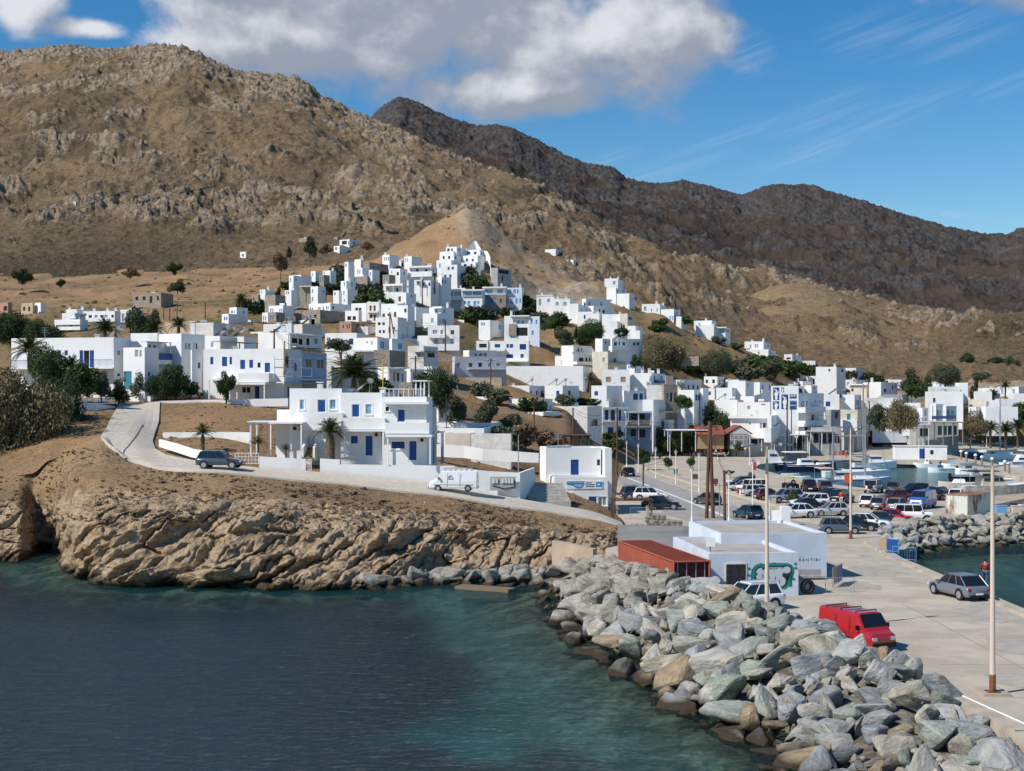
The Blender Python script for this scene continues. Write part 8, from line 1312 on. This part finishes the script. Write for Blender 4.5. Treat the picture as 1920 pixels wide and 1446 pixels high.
boat('white motor boat with a small cabin moored beyond the yacht', 1640, 878, 6, 9, 2.9, 1.2, WHITEH, 'motor boat', cabin=((-1.5,1.8,1.4,.7,WPAINT),(1.8,3.6,.4,.5,WPAINT)), stripe=BLUEH, name='motor_boat', bimini=(-4.2,-1.6,1.6,GREYP)); boat('sailing yacht whose tall white mast stands above the white motor boat', 1606, 895, 4, 12, 3.4, 1.1, WHITEH, 'sailing yacht', mast=((1.2,16.5,4.2),), cabin=((-3,2.6,.5,.6,WPAINT),), name='sailing_yacht', bimini=(-5.4,-3,1.6,mat('sail_cover', (0,0,0))))
boat('dark blue and white fishing boat with a white raised cabin', 1472, 882, 4, 13, 3.8, 1.5, NAVYH, 'fishing boat', cabin=((-3.6,-.6,2.4,.75,WPAINT),), bimini=(-.4,4.0,2.0,WPAINT), mast=((-2.6,6.5,0),), name='fishing_boat', stripe=WPAINT); boat('white and navy boat behind the fishing boat bow', 1520, 884, 6, 10, 3.0, 1.3, NAVYH, 'motor boat', cabin=((-2.4,.6,1.1,.7,WPAINT),(1.2,4,.35,.5,WPAINT)), name='motor_boat', stripe=WPAINT)
boat('small white dinghy lying at the quay edge left of the yacht', 1500, 899, -15, 3.6, 1.5, .5, WHITEH, 'dinghy', name='dinghy'); boat('white tender beside the dinghy at the quay edge', 1482, 893, -12, 3.4, 1.4, .45, WHITEH, 'dinghy', name='dinghy', md=GREYP)
boat('blue and white open boat by the white quay block', 1715, 876, 176, 5.2, 1.9, .8, BLUE_L, 'boat', outboard=True, cabin=((-.6,.6,.9,.4,WPAINT),)); boat('small dark open boat left of the blue one', 1697, 877, 180, 3.8, 1.6, .6, DARK, 'boat'); boat('white open boat with a windshield right of the blue one', 1737, 877, 172, 5.0, 1.9, .8, WHITEH, 'boat', outboard=True, cabin=((-.5,.6,1.0,.4,WPAINT),)); boat('red and white small boat by the jetty', 1766, 886, 185, 5.4, 1.9, .8, WHITEH, 'boat', outboard=True, stripe=REDP, cabin=((-.2,1.2,.6,.5,BLUE_L),)); boat('turquoise rimmed white boat moored at the jetty', 1790, 878, 170, 5.2, 2.0, .8, WHITEH, 'boat', stripe=BLUE_L, cabin=((-.4,1,.5,.5,BLUE_L),)); boat('grey covered boat at the jetty', 1822, 889, 175, 6.0, 2.2, .9, WHITEH, 'boat', cabin=((-1.6,1.6,.7,.7,GREYP),)); boat('white speedboat with an upright grey cover near the light pole', 1848, 892, 178, 5.6, 2.1, .85, WHITEH, 'boat', cabin=((-.6,.8,.9,.4,GREYP),))
boat('long black rigid inflatable boat with a big outboard', 1835, 901, 4, 9.6, 3.0, .75, BLACK, 'inflatable boat', md=GREYP, outboard=True, cabin=((-1.2,.4,1.3,.35,GREYP),(.8,2.2,.4,.3,DARK)), name='inflatable_boat', stripe=NAVY); boat('small white boat right of the black inflatable', 1885, 905, 0, 4.6, 1.8, .7, WHITEH, 'boat'); boat('white boat with a flat top moored at the right edge', 1912, 908, 2, 7, 2.3, .9, WHITEH, 'boat', stripe=NAVY)
boat('blue hulled sailing yacht beyond the jetty bollards', 1826, 860, 184, 10.5, 3.2, 1.5, BLUEH, 'sailing yacht', cabin=((-2.6,2.2,.5,.6,WPAINT),), mast=((.8,11.5,3.6),), bimini=(-4.6,-2.6,1.7,NAVY), name='sailing_yacht'); boat('sailing yacht with a mast at the far right of the basin', 1880, 862, 184, 9, 3, 1.2, WHITEH, 'sailing yacht', mast=((.6,14,3.2),), cabin=((-2,2,.5,.6,WPAINT),), name='sailing_yacht')
boat('white motor cruiser cut by the right edge of the picture', 1921, 886, 178, 9.5, 3.2, 1.5, WHITEH, 'motor cruiser', cabin=((-3.2,2.2,1.8,.85,WPAINT),), bimini=(-2.6,1.0,2.6,WPAINT), name='motor_cruiser')
boat('pale motor boat propped ashore behind the white hatchback', 1800, 918, 178, 5.8, 2.1, .9, mat('cream_hull', (.62,.57,.48), .5), 'boat', z=1.9, cabin=((-.6,1,.5,.5,WPAINT),)); wb = boat('old cream and grey wooden boat ashore behind the rusty container', 1872, 932, 6, 9.5, 3.2, 1.5, mat('weathered_hull_paint', (.50,.49,.46), .7, (.36,.34,.31), 1.5), 'boat', z=1.9, cabin=((-2.6,.8,1.1,.7,SAND),), bimini=(-4.4,-.4,1.7,NAVY))
# ---------------------------------------------------------------- street furniture, people and small things
def tyre():
    p = G(1514, 1115); r = empty('tractor_tyre', p, 'large black tyre standing against the warehouse corner', 'tyre'); e = MB(); R_, r_ = .36, .15; n, k = 24, 10; V = []; 
    for i in range(n):
        for j in range(k): a, b = 2*math.pi*i/n, 2*math.pi*j/k; rr = R_+r_*math.cos(b)*(1.05 if j in (0,1,9) and i % 2 else 1); V.append((rr*math.cos(a), r_*1.3*math.sin(b), R_+r_+rr*math.sin(a)))
    Fc = [(i*k+j, ((i+1) % n)*k+j, ((i+1) % n)*k+(j+1) % k, i*k+(j+1) % k) for i in range(n) for j in range(k)]; o = bpy.data.objects.new('tyre', mesh('tyre', V, Fc, BLACK, smooth=True)); link(o, r); r.rotation_euler.z = .3
tyre()
def barrier(label, px, y, rz, w=2.4, h=1.15, cloth=True, z=1.5, m=GALV):
    r = empty('crowd_barrier', G(px, y, z), label, 'barrier', None); r.rotation_euler.z = math.radians(rz); e = MB(); [e.tube(a, b, .022, n=5) for a, b in (((0,0,.15),(w,0,.15)), ((0,0,h),(w,0,h)), ((0,0,0),(0,0,h)), ((w,0,0),(w,0,h)))]; e.obj('frame', m, r)
    for i in range(1, 14): e = MB(); e.tube((w*i/14,0,.15), (w*i/14,0,h), .009, n=3); e.obj('bar', m, r)
    for x in (.15, w-.15): e = MB(); e.tube((x,-.28,0), (x,.28,0), .022, n=4); e.obj('foot', m, r)
    if cloth: e = MB(); e.box(w*.45, w-.06, -.035, -.025, .2, h-.05); e.obj('banner', BLUE, r); e = MB(); e.box(w*.1, w*.43, -.035, -.025, .25, h-.1); e.obj('banner', TIMBER, r)
barrier('blue bannered barrier standing right of the warehouse wall', 1561, 1103, 65, 3.2, 1.35); barrier('plain grey barrier leaning beside the bannered one', 1548, 1112, 10, 2.0, 1.0, False)
barrier('grey and blue barrier panel on the quay edge by the rocks', 1646, 1035, -45, 1.9, 1.2, True, m=BLUE_L); barrier('see through blue barrier on the quay edge nearer the water', 1674, 1050, -45, 2.0, 1.1, False, m=BLUE_L); barrier('low grey barrier behind the white crossover', 1520, 976, 0, 2.4, .95, False)
barrier('dark blue grey fence section by the rental car corner', 1182, 975, 0, 2.6, 1.3, False, m=GREYP)
def person(label, loc, rz, h, top, legs, hair=(.03,.02,.015), pose='stand', hands=True):
    r = empty('person', loc, label, 'person'); r.rotation_euler.z = math.radians(rz); s = h/1.75; bend = pose == 'lean'
    J = {'pel':(0,0,.93), 'wa':(.01,0,1.08), 'ch':(.03,0,1.32), 'nk':(.05,0,1.50), 'hd':(.08,0,1.60), 'tp':(.09,0,1.72)}; Rd = {'pel':(.155,.12), 'wa':(.14,.10), 'ch':(.17,.115), 'nk':(.06,.06), 'hd':(.08,.09), 'tp':(.075,.08)}; E = [('pel','wa'),('wa','ch'),('ch','nk'),('nk','hd'),('hd','tp')]
    for q, sg in (('l',1),('r',-1)):
        st = {'stand':(.06,-.04), 'walk':(.22,-.20), 'lean':(.08,-.02), 'sit':(.4,.4)}[pose][0 if sg > 0 else 1]
        J['h'+q] = (0,sg*.10,.88); J['k'+q] = (st*.6,sg*.11,.48); J['a'+q] = (st-.03,sg*.12,.08); J['t'+q] = (st+.13,sg*.14,.04); J['s'+q] = (.02,sg*.20,1.42); J['e'+q] = (.02,sg*.27,1.14); J['w'+q] = (.20,sg*.16,1.0 if pose != 'walk' else .98); J['m'+q] = (.27,sg*.12,1.0)
        Rd['h'+q] = (.095,.095); Rd['k'+q] = (.062,.065); Rd['a'+q] = (.042,.045); Rd['t'+q] = (.035,.03); Rd['s'+q] = (.065,.065); Rd['e'+q] = (.045,.045); Rd['w'+q] = (.03,.03); Rd['m'+q] = (.035,.025)
        E += [('pel','h'+q),('h'+q,'k'+q),('k'+q,'a'+q),('a'+q,'t'+q),('ch','s'+q),('s'+q,'e'+q),('e'+q,'w'+q),('w'+q,'m'+q)]
    def skin(nm, keys, edges, grow, m):
        me = bpy.data.meshes.new(nm); me.from_pydata([tuple(c*s for c in J[k]) for k in keys], [(keys.index(a), keys.index(b)) for a, b in edges], []); o = bpy.data.objects.new(nm, me); COL.objects.link(o); md = o.modifiers.new('s', 'SKIN'); o.modifiers.new('u', 'SUBSURF').levels = 1
        for i, k in enumerate(keys): v = me.skin_vertices[0].data[i]; v.radius = (Rd[k][0]*s+grow, Rd[k][1]*s+grow); v.use_root = (i == 0)
        dg = bpy.context.evaluated_depsgraph_get(); n = bpy.data.meshes.new_from_object(o.evaluated_get(dg)); bpy.data.objects.remove(o); n.materials.clear(); n.materials.append(m); n.polygons.foreach_set('use_smooth', [True]*len(n.polygons)); q = bpy.data.objects.new(nm, n); link(q, r); return q
    sk = mat('skin', (.38,.22,.15), .6); skin('body', list(J), E, 0, sk)
    K1 = ['pel','wa','ch']+[a+b for b in 'lr' for a in ('s','e','w')]; skin('jacket', K1, [e for e in E if e[0] in K1 and e[1] in K1], .022*s, top); K2 = ['pel']+[a+b for b in 'lr' for a in ('h','k','a')]; skin('trousers', K2, [e for e in E if e[0] in K2 and e[1] in K2], .018*s, legs)
    for q, sg in (('l',1),('r',-1)):
        a = Vector(J['a'+q])*s; e = MB(); e.hexa([Vector((x*s+a.x, y*s+a.y, z*s)) for x, y, z in ((-.09,-.05,0),(.19,-.045,0),(.19,.045,0),(-.09,.05,0),(-.08,-.045,.10),(.12,-.035,.07),(.12,.035,.07),(-.08,.045,.10))]); e.obj('shoe', BLACK, r)
        if hands:
            m_ = Vector(J['m'+q])*s
            for i in range(4): e = MB(); y_ = (i-1.5)*.019*s; e.path([m_+Vector((.0,y_,0)), m_+Vector((.05*s,y_,-.005)), m_+Vector(((.075-.004*abs(i-1))*s,y_,-.03*s))], [.009*s,.008*s,.006*s], 5); e.obj('finger', sk, r)
            e = MB(); e.path([m_+Vector((-.02*s,-sg*.02*s,0)), m_+Vector((.02*s,-sg*.045*s,.005)), m_+Vector((.045*s,-sg*.045*s,-.01))], [.010*s,.009*s,.007*s], 5); e.obj('thumb', sk, r)
    e = MB(); c = Vector((.085,0,1.655))*s; e.lathe([(.02*s,.085*s),(.07*s,.075*s),(.098*s,.03*s),(.10*s,-.02*s),(.088*s,-.06*s)][::-1], 10, c=(c.x-.018*s,0,c.z)); e.obj('hair', mat('dark_hair', hair, .8), r)
    for sg in (-1, 1): e = MB(); e.box((.165)*s, (.178)*s, sg*.034*s-.010*s, sg*.034*s+.010*s, 1.645*s, 1.658*s); e.obj('eye', DARK, r); e = MB(); e.box(.07*s,.10*s,sg*.093*s-.008*s,sg*.093*s+.008*s,1.61*s,1.66*s); e.obj('ear', sk, r)
    e = MB(); e.hexa([Vector((x*s,y*s,z*s)) for x, y, z in ((.16,-.014,1.605),(.195,-.012,1.605),(.195,.012,1.605),(.16,.014,1.605),(.16,-.008,1.645),(.17,-.006,1.645),(.17,.006,1.645),(.16,.008,1.645))]); e.obj('nose', sk, r); return r
JEAN = mat('blue_denim', (.05,.09,.17), .9); REDC = mat('red_jacket_cloth', (.20,.03,.03), .9); DC = mat('dark_cloth', (.03,.03,.035), .9); WC = mat('white_cloth', (.6,.6,.6), .9)
person('man in a red jacket and blue jeans walking along the quay edge', G(1847, 1097), 70, 1.8, REDC, JEAN, pose='walk')
person('person in dark clothes standing near the lollipop tree', G(1224, 862), 200, 1.72, DC, DC); person('person in dark clothes on the promenade near the blue scooter', G(1381, 855), 170, 1.75, DC, DC); person('person in a white top by the red notice boards', G(1587, 858), 200, 1.72, WC, DC); person('person in a pale shirt right of the notice boards', G(1594, 861), 160, 1.68, mat('tan_cloth', (.45,.35,.25), .9), WC); person('person in red standing in the car park behind the parked cars', G(1577, 947), 90, 1.7, mat('bright_red_cloth', (.55,.05,.04), .9), WC)
person('worker in blue on the scaffold beside the yellow timber', P(538, 690, 163), 150, 1.75, JEAN, DC, (.7,.7,.7), 'lean')
def scaffold():
    D = 163.5; r = empty('scaffold', P(560, 708, D), 'grey tube scaffold on the end of the wide white house', 'scaffold'); o = r.location; s = F/D
    for i, x in enumerate((515,533,548,566,585)):
        for dy in (0, 1.1): a = P(x, 708, D+dy)-o; b = P(x, 668 if i < 4 else 690, D+dy)-o; e = MB(); e.tube(a, b, .035, n=5); e.obj('upright', GREYP, r)
    for y in (706, 690, 674):
        for dy in (0, 1.1): a = P(515, y, D+dy)-o; b = P(585 if y > 680 else 566, y, D+dy)-o; e = MB(); e.tube(a, b, .03, n=5); e.obj('ledger', GREYP, r)
    e = MB(); a = P(515, 689, D)-o; b = P(566, 689, D)-o; e.box(a.x, b.x, 0, 1.1, a.z, a.z+.06); e.obj('platform', TIMBER, r)
    for (x0, y0, x1, y1) in ((533,706,548,690),(548,690,566,674)): e = MB(); e.tube(P(x0, y0, D)-o, P(x1, y1, D)-o, .025, n=4); e.obj('brace', GREYP, r)
scaffold()
def bench(label, px, y, rz, m=WPAINT):
    r = empty('bench', G(px, y), label, 'bench', 'white benches on the promenade'); r.rotation_euler.z = math.radians(rz)
    for i in range(3): e = MB(); e.box(-.9,.9,-.25+i*.17,-.11+i*.17,.42,.46); e.obj('seat_slat', DARK, r)
    for i in range(2): e = MB(); e.box(-.9,.9,.27,.31,.55+i*.18,.68+i*.18); e.obj('back_slat', DARK, r)
    for x in (-.8, .8): e = MB(); e.box(x-.06,x+.06,-.28,.32,0,.42); e.box(x-.06,x+.06,.26,.34,.42,.9); e.obj('leg', m, r)
bench('white ended bench in the middle of the paved square', 1353, 861, 10); bench('white bench on the promenade behind the fishing boat', 1484, 851, 5)
def notice():
    r = empty('notice_boards', G(1576, 861), 'row of three red notice boards on the far quay', 'notice board')
    for i, x in enumerate((-1.3, .0, 1.0)): e = MB(); e.box(x-.42,x+.42,-.03,.03,.75,1.6) if i < 2 else e.box(x-.3,x+.3,-.03,.03,.75,1.6); b = e.obj('board', mat('faded_red_board', (.45,.13,.10), .7), r); e = MB(); [e.box(x+k-.04,x+k+.04,-.04,.04,0,.75) for k in (-.35,)]; e.obj('post', mat('pink_post', (.6,.35,.3), .7), b); e = MB(); e.box(x+.27,x+.35,-.04,.04,0,.75); e.obj('post', MATS['pink_post'], b)
notice()
def simple(name, label, cat, px, y, boxes, z=1.5, rz=0, group=None, D=None):
    r = empty(name, G(px, y, z) if D is None else P(px, y, D), label, cat, group); r.rotation_euler.z = math.radians(rz)
    for nm, m, b in boxes: e = MB(); e.box(*b); e.obj(nm, m, r)
    return r
def round_sign(label, px, y, h=2.3, m=REDP): r = empty('road_sign', G(px, y), label, 'road sign'); e = MB(); e.tube((0,0,0), (0,0,h), .035, n=5); e.obj('post', GALV, r); e = MB(); e.tube((0,.0,h-.05), (0,-.05,h-.05), .32, n=14); p = e.obj('disc', m, r); e = MB(); e.tube((0,-.05,h-.05), (0,-.055,h-.05), .2, n=12); e.obj('disc_face', WPAINT if m is REDP else DARK, p)
round_sign('round red bordered road sign by the parked white car', 1397, 862); round_sign('dark round road sign seen from behind near the road bend', 1216.5, 888, 2.4, DARK); round_sign('dark backed road sign by the kerb left of the round one', 1202, 878, 1.6, DARK)
simple('quay_hut', 'low white flat hut with blue door on the far quay', 'hut', 1733, 861, [('wall', WHITE, (-6,4.2,-1.6,1.6,-.1,2.6)), ('door', BLUE, (-1.2,-.2,-1.66,-1.6,.2,2.2)), ('window', DARK, (.9,1.5,-1.66,-1.6,1.1,1.9)), ('roof', WHITE2, (-6.15,4.35,-1.75,1.75,2.6,2.75))], rz=-8)
simple('life_ring_box', 'orange red life saving post at the quay corner by the fishing boat', 'post', 1415, 882, [('post', REDP, (-.22,.22,-.2,.2,0,1.5)), ('cap', WPAINT, (-.18,.18,-.16,.16,1.5,1.62))]); simple('bollard', 'short white bollard beside the orange red post', 'bollard', 1422, 871, [('body', WPAINT, (-.2,.2,-.2,.2,0,.6))])
simple('sign_board', 'orange red board sign in front of the pale blue yacht', 'sign', 1591, 921, [('board', ORG, (-.55,.55,-.04,.04,1.1,2.3)), ('post', DARK, (-.05,.05,-.03,.03,0,1.1))]); simple('info_board', 'green topped information board on two white posts', 'information board', 1430, 853, [('board', mat('green_board', (.12,.35,.26), .6), (-1,1,-.05,.05,1.8,2.9)), ('frame', SAND, (-1.1,1.1,-.08,.08,2.9,3.05)), ('post', WPAINT, (-1,-.88,-.05,.05,0,1.8)), ('post', WPAINT, (.88,1,-.05,.05,0,1.8))])
for lb, px, y, m in (('brown litter bin in the middle of the square',1301,858,WOOD),('dark green litter bin at the foot of the lantern post',1267,891,mat('bin_green', (.05,.10,.08), .6)),('brown litter bin hanging left of the single pole',1342,911,WOOD),('brown litter bin on the far promenade',1454,849,WOOD)): simple('litter_bin', lb, 'litter bin', px, y, [('bin', m, (-.28,.28,-.28,.28,.25,1.0)), ('stand', DARK, (-.1,.1,-.1,.1,0,.25))])
for lb, px, y, m in (('white flower pot left of the parked jeep',1368,908,WPAINT),('terracotta pot by the car row',1388,925,TILE),('white flower pot beside the terracotta one',1393,928,WPAINT),('long white planter in the kerb by the maroon car',1448,944,SAND),('brown pot with a sapling by the kerb',1303,898,WOOD)): simple('planter', lb, 'planter', px, y, [('pot', m, (-.4,.4,-.4,.4,0,.7)), ('soil', DARK, (-.33,.33,-.33,.33,.7,.73))])
simple('white_pillar', 'white square pillar standing on the flat store roof line', 'pillar', 1472, 985, [('pillar', WHITE, (-.45,.45,-.4,.4,0,1.9))])
def pergola(label, x0, x1, yt, yb, D, m, roofm, depth=3, n=3, name='pergola', solid=False):
    A = P(x0, yb, D); B = P(x1, yb, D); H = P(x0, yt, D).z-A.z; r = empty(name, A, label, name.replace('_', ' ')); w = (B-A).x
    for i in range(n):
        for dy in (0, depth): e = MB(); x = w*i/(n-1); e.box(x-.07,x+.07,dy-.07,dy+.07,-.5,H-.12); e.obj('post', m, r)
    for dy in (0, depth): e = MB(); e.box(-.2,w+.2,dy-.06,dy+.06,H-.12,H); e.obj('beam', m, r)
    if solid: e = MB(); e.box(-.3,w+.3,-.3,depth+.3,H,H+.1); e.obj('roof', roofm, r)
    else:
        for i in range(int(w/.5)+1): e = MB(); x = i*.5; e.box(x-.04,x+.04,-.3,depth+.3,H,H+.09); e.obj('rafter', roofm, r)
    return r
pergola('brown timber pergola above the grey stone wall', 1057, 1104, 817, 838, 172, WOOD, WOOD, 3, 4, solid=True); pergola('thin brown pergola frame over the dark parked car', 1150, 1222, 937, 972, 132, WOOD, WOOD, 2.0, 2); pergola('white canopy on posts before the long white villa block', 470, 546, 792, 845, 133.2, WPAINT, WPAINT, 3.2, 3, solid=True); pergola('small dark pergola right of the villa', 810, 828, 810, 862, 139, GREYP, GREYP, 3, 2)
pergola('white fringed awning of the taverna behind the hedge trees', 1252, 1330, 807, 842, 283, WPAINT, WHITE, 6, 4, 'awning', True); pergola('flat white awning over the waterfront arcade', 1380, 1452, 822, 842, 284, WPAINT, WHITE, 5, 4, 'awning', True); pergola('grey white awning left of the umbrella shades', 1452, 1514, 816, 842, 286, WPAINT, WHITE2, 5, 4, 'awning', True); pergola('white porch roof under the tall painted building', 1520, 1562, 809, 840, 290, WPAINT, WHITE2, 4, 3, 'awning', True); pergola('thin white shelter frame on the far quay', 1578, 1622, 818, 846, 280, GALV, GALV, 4, 3, 'shelter', True)
sb = pergola('snack shop canopy with a white lettered fascia', 1716, 1741, 795, 832, 300, WPAINT, WHITE, 4, 2, 'shop_canopy', True); pergola('pale flat awning right of the lettered snack shop', 1750, 1805, 792, 830, 298, GREYP, SAND, 6, 4, 'awning', True)
e = MB(); e.box(-.3,3.3,-.42,-.34,4.2,5.0); fb_ = e.obj('fascia', WPAINT, sb)
def flat_text(s, parent, x, y, z, w, m):
    cu = bpy.data.curves.new('lettering', 'FONT'); cu.body = s; ob = bpy.data.objects.new('lettering', cu); COL.objects.link(ob); me = bpy.data.meshes.new_from_object(ob.evaluated_get(bpy.context.evaluated_depsgraph_get())); bpy.data.objects.remove(ob); V = np.array([v.co[:] for v in me.vertices]); k = w/(V[:,0].max()-V[:,0].min()); me.transform(Matrix(((k,0,0,x),(0,0,0,y),(0,k,0,z),(0,0,0,1)))); me.materials.append(m); link(bpy.data.objects.new('lettering', me), parent)
flat_text('BIAZCH', fb_, .3, -.45, 4.4, 2.2, BLUE)
def kiosk():
    r = empty('gable_house', P(1385, 842, 283), 'glazed kiosk with a grey gable and a red tiled roof above the car park', 'kiosk'); s = F/283; w = 22/s; h = 26/s; e = MB(); e.box(-w*.72,w*.75,0,7,0,h*1.1); e.obj('wall', GREYW, r)
    e = MB(); e.poly([(-w*.78,-.1,h*1.1),(w*1.1,-.1,h*1.1),(w*.1,-.1,h*1.6)]); e.obj('gable', mat('pale_gable', (.5,.5,.49), .9), r)
    e = MB(); a, b, c = Vector((-w*1.2,-.3,h*1.02)), Vector((w*.1,-.3,h*1.66)), Vector((w*1.2,-.3,h*1.05)); k = Vector((0,8,0)); t = Vector((0,0,.15)); e.hexa([a, b, b+k, a+k, a+t, b+t, b+k+t, a+k+t]); e.hexa([b, c, c+k, b+k, b+t, c+t, c+k+t, b+k+t]); e.hexa([Vector(q) for q in ((-9,-1.2,h*1.03),(-w*1.25,-1.2,h*1.03),(-w*1.25,3.5,h*1.62),(-9,3.5,h*1.62),(-9,-1.2,h*1.08),(-w*1.25,-1.2,h*1.08),(-w*1.25,3.5,h*1.67),(-9,3.5,h*1.67))]); e.obj('roof', TILE, r); e = MB(); e.box(-8.5,-w*1.25,0,4,0,h*1.02); e.obj('wall', TIMBER, r)
    for i in range(4): e = MB(); x = -w*.68+i*w*.36; e.box(x,x+w*.32,-.06,.0,h*.35,h*1.0); g_ = e.obj('window', GLASS, r); e = MB(); [e.box(x+w*.32*j/3-.03,x+w*.32*j/3+.03,-.1,-.06,h*.35,h*1.0) for j in range(4)]; [e.box(x,x+w*.32,-.1,-.06,h*(.35+.325*j)-.03,h*(.35+.325*j)+.03) for j in range(3)]; e.obj('frame', WPAINT, g_)
kiosk()
e = MB(); A = P(1434, 752, 315); s = F/315; e.hexa([A+Vector(q) for q in ((-11/s,0,-9/s),(11/s,0,-9/s),(11/s,4,-2/s),(-9/s,4,-2/s),(-11/s,0,-8.5/s),(11/s,0,-8.5/s),(11/s,4,0),(-9/s,4,0))]); tag(e.obj('tiled_roof', TILE), 'patch of red tiled roof left of the painted wall', 'roof')
for i, (px, y) in enumerate(((1802,862),(1812,866),(1829,870),(1841,874),(1860,878),(1884,884),(1892,888))):
    r = empty('bollard_lamp', G(px, y), 'stubby brown bollard with a white lamp dome, '+('first','second','third','fourth','fifth','sixth','last')[i]+' from the white quay hut', 'bollard lamp', 'bollard lamps along the jetty'); e = MB(); e.lathe([(.22,0),(.2,1.5)], 8); e.obj('post', mat('brown_stone_post', (.28,.2,.14), .9), r); e = MB(); e.lathe([(.3,1.5),(.34,1.65),(.25,1.85),(.08,1.95)], 8); e.obj('lamp', WPAINT, r)
for i in range(7):
    p = G(1895+random.uniform(-22, 40), 962+random.uniform(-5, 4)); simple('crate', ('grey','white','blue','black','pale','blue grey','dark')[i]+' crate in the clutter by the mole wall', 'crate', 1, 900, [('box', (GREYP,WPAINT,BLUE,BLACK,SAND,BLUE_L,DARK)[i], (-.6,.6,-.4,.4,0,.75)), ('lid', (GREYP,WPAINT,BLUE,BLACK,SAND,BLUE_L,DARK)[i], (-.63,.63,-.43,.43,.75,.82))]).location = p
wl_px('mole_wall', 'broad concrete mole with a dark shaded face at the right edge', 'wall', [(1862,947,963,155), (1925,934,953,160), (2050,922,946,166)], 4.5, mat('mole_concrete', (.42,.36,.28), .9, (.33,.28,.22), .6, coords='World'))
wall_path('kerb', None, None, [Vector((*G(1190,870)[:2],1.5)), Vector((*G(1232,888)[:2],1.5)), Vector((*G(1300,908)[:2],1.5)), Vector((*G(1370,927)[:2],1.5)), Vector((*G(1440,945)[:2],1.5)), Vector((*G(1480,956)[:2],1.5))], .14, .5, mat('sandy_kerb_stone', (.52,.44,.33), .9), kind='structure')
wall_path('kerb', None, None, [Vector((*G(1195,884)[:2],1.5)), Vector((*G(1225,896)[:2],1.5)), Vector((*G(1290,918)[:2],1.5)), Vector((*G(1345,934)[:2],1.5)), Vector((*G(1400,952)[:2],1.5)), Vector((*G(1450,968)[:2],1.5))], .12, .3, CONC, kind='structure')
wall_path('quay_kerb', None, None, [Vector((30.2,40,1.5)), Vector((30.2,108,1.5)), Vector((31.2,119,1.5))], .15, .35, MATS['kerb_concrete'], kind='structure')
def sheet_px(name, pts, m, dz): e = MB(); e.poly([(*G(x, y)[:2], 1.5+dz) for x, y in pts]); o = e.obj(name, m); o['kind'] = 'structure'
sheet_px('harbour_road', [(1155,872),(1190,880),(1225,897),(1290,919),(1345,935),(1400,953),(1450,969),(1540,985),(1560,1010),(1500,1000),(1380,985),(1330,975),(1290,978),(1250,965),(1185,925),(1150,893)], ASPH, .006)
sheet_px('road_marking', [(1176,897),(1179,896),(1262,928),(1330,954),(1380,977),(1377,978),(1325,956),(1258,929)], WHITE2, .012)
# stains and tar lines on the pier road
sheet_px('tar_patch', [(1560,1020),(1600,1024),(1720,1068),(1850,1128),(1930,1168),(1930,1180),(1840,1140),(1700,1080),(1590,1034)], mat('dark_track_stain', (.36,.325,.27), .9, (.46,.415,.345), .5, (.35,.6), coords='World'), .005)
JM = mat('joint_line', (.27,.245,.205), .95)
for i in range(9): e_ = MB(); y_ = 58+i*7.1; e_.box(20.6, 29.8, y_, y_+.05, 1.5, 1.506); e_.obj('joint', JM)['kind'] = 'structure'
for x_ in (24.3,): e_ = MB(); e_.box(x_, x_+.05, 45, 84, 1.5, 1.507); e_.obj('joint', JM)['kind'] = 'structure'
for i, (x_, y_, r_) in enumerate(((26,70,1.2),(28,80,1.6),(24,92,1.1),(27,100,1.8),(22.5,62,.9),(29,62,.8),(33,150,2),(38,165,2.4),(26,160,2))):
    rr_ = random.Random(i); e_ = MB(); e_.poly([(x_+r_*math.cos(t)*rr_.uniform(.6, 1.2), y_+r_*2.2*math.sin(t)*rr_.uniform(.6, 1.2), 1.508+i*.0006) for t in np.linspace(0, 6.283, 15)[:-1]]); e_.obj('oil_stain', mat('oil_stain', (.36,.325,.27), .8, (.44,.40,.33), 1.5))['kind'] = 'structure'
for i, pts in enumerate((((262,789),(268,800),(258,818),(243,838),(232,850),(231,862),(236,872)), ((285,878),(330,880),(385,879)))):
    e = MB(); q = []
    for k in range(len(pts)-1):
        for f in range(8): x = pts[k][0]*(1-f/8)+pts[k+1][0]*f/8; y = pts[k][1]*(1-f/8)+pts[k+1][1]*f/8; d = TS.dat(x, y-1.2); q.append(Vector(((x-CX)/F*d, d, TS.zat(x, d)+.19)))
    for a, b in zip(q[:-1], q[1:]):
        n = Vector((.05, .03, 0)); e.quad(a-n, b-n, b+n, a+n)
    o = e.obj('road_crack', mat('tar_line', (.12,.11,.10), .9)); o['kind'] = 'structure'
wall_path('stone_step', 'concrete slab step at the water edge below the cliff corner', 'step', [Vector((-4.0,101.5,0)), Vector((0,99.5,0))], .22, 1.3, mat('wet_brown_concrete', (.20,.14,.09), .7))
st_ = empty('steps', P(1005, 940, 131), 'grey stone steps between the shaded wall and the rental office', 'steps')
for i in range(7): e = MB(); z = i*.24; e.box(-.8, 3.4-i*.1, i*.75, i*.75+.8, z-1.2, z); e.obj('step', CONC, st_)
ps = simple('satellite_mount', 'small tilted antenna post on the flat warehouse roof', 'antenna', 1332, 1026, [('panel', WPAINT, (-.3,.3,-.05,.0,.3,.9)), ('stand', DARK, (-.03,.03,0,.05,0,.6))], D=90); ps.location.z = 4.1
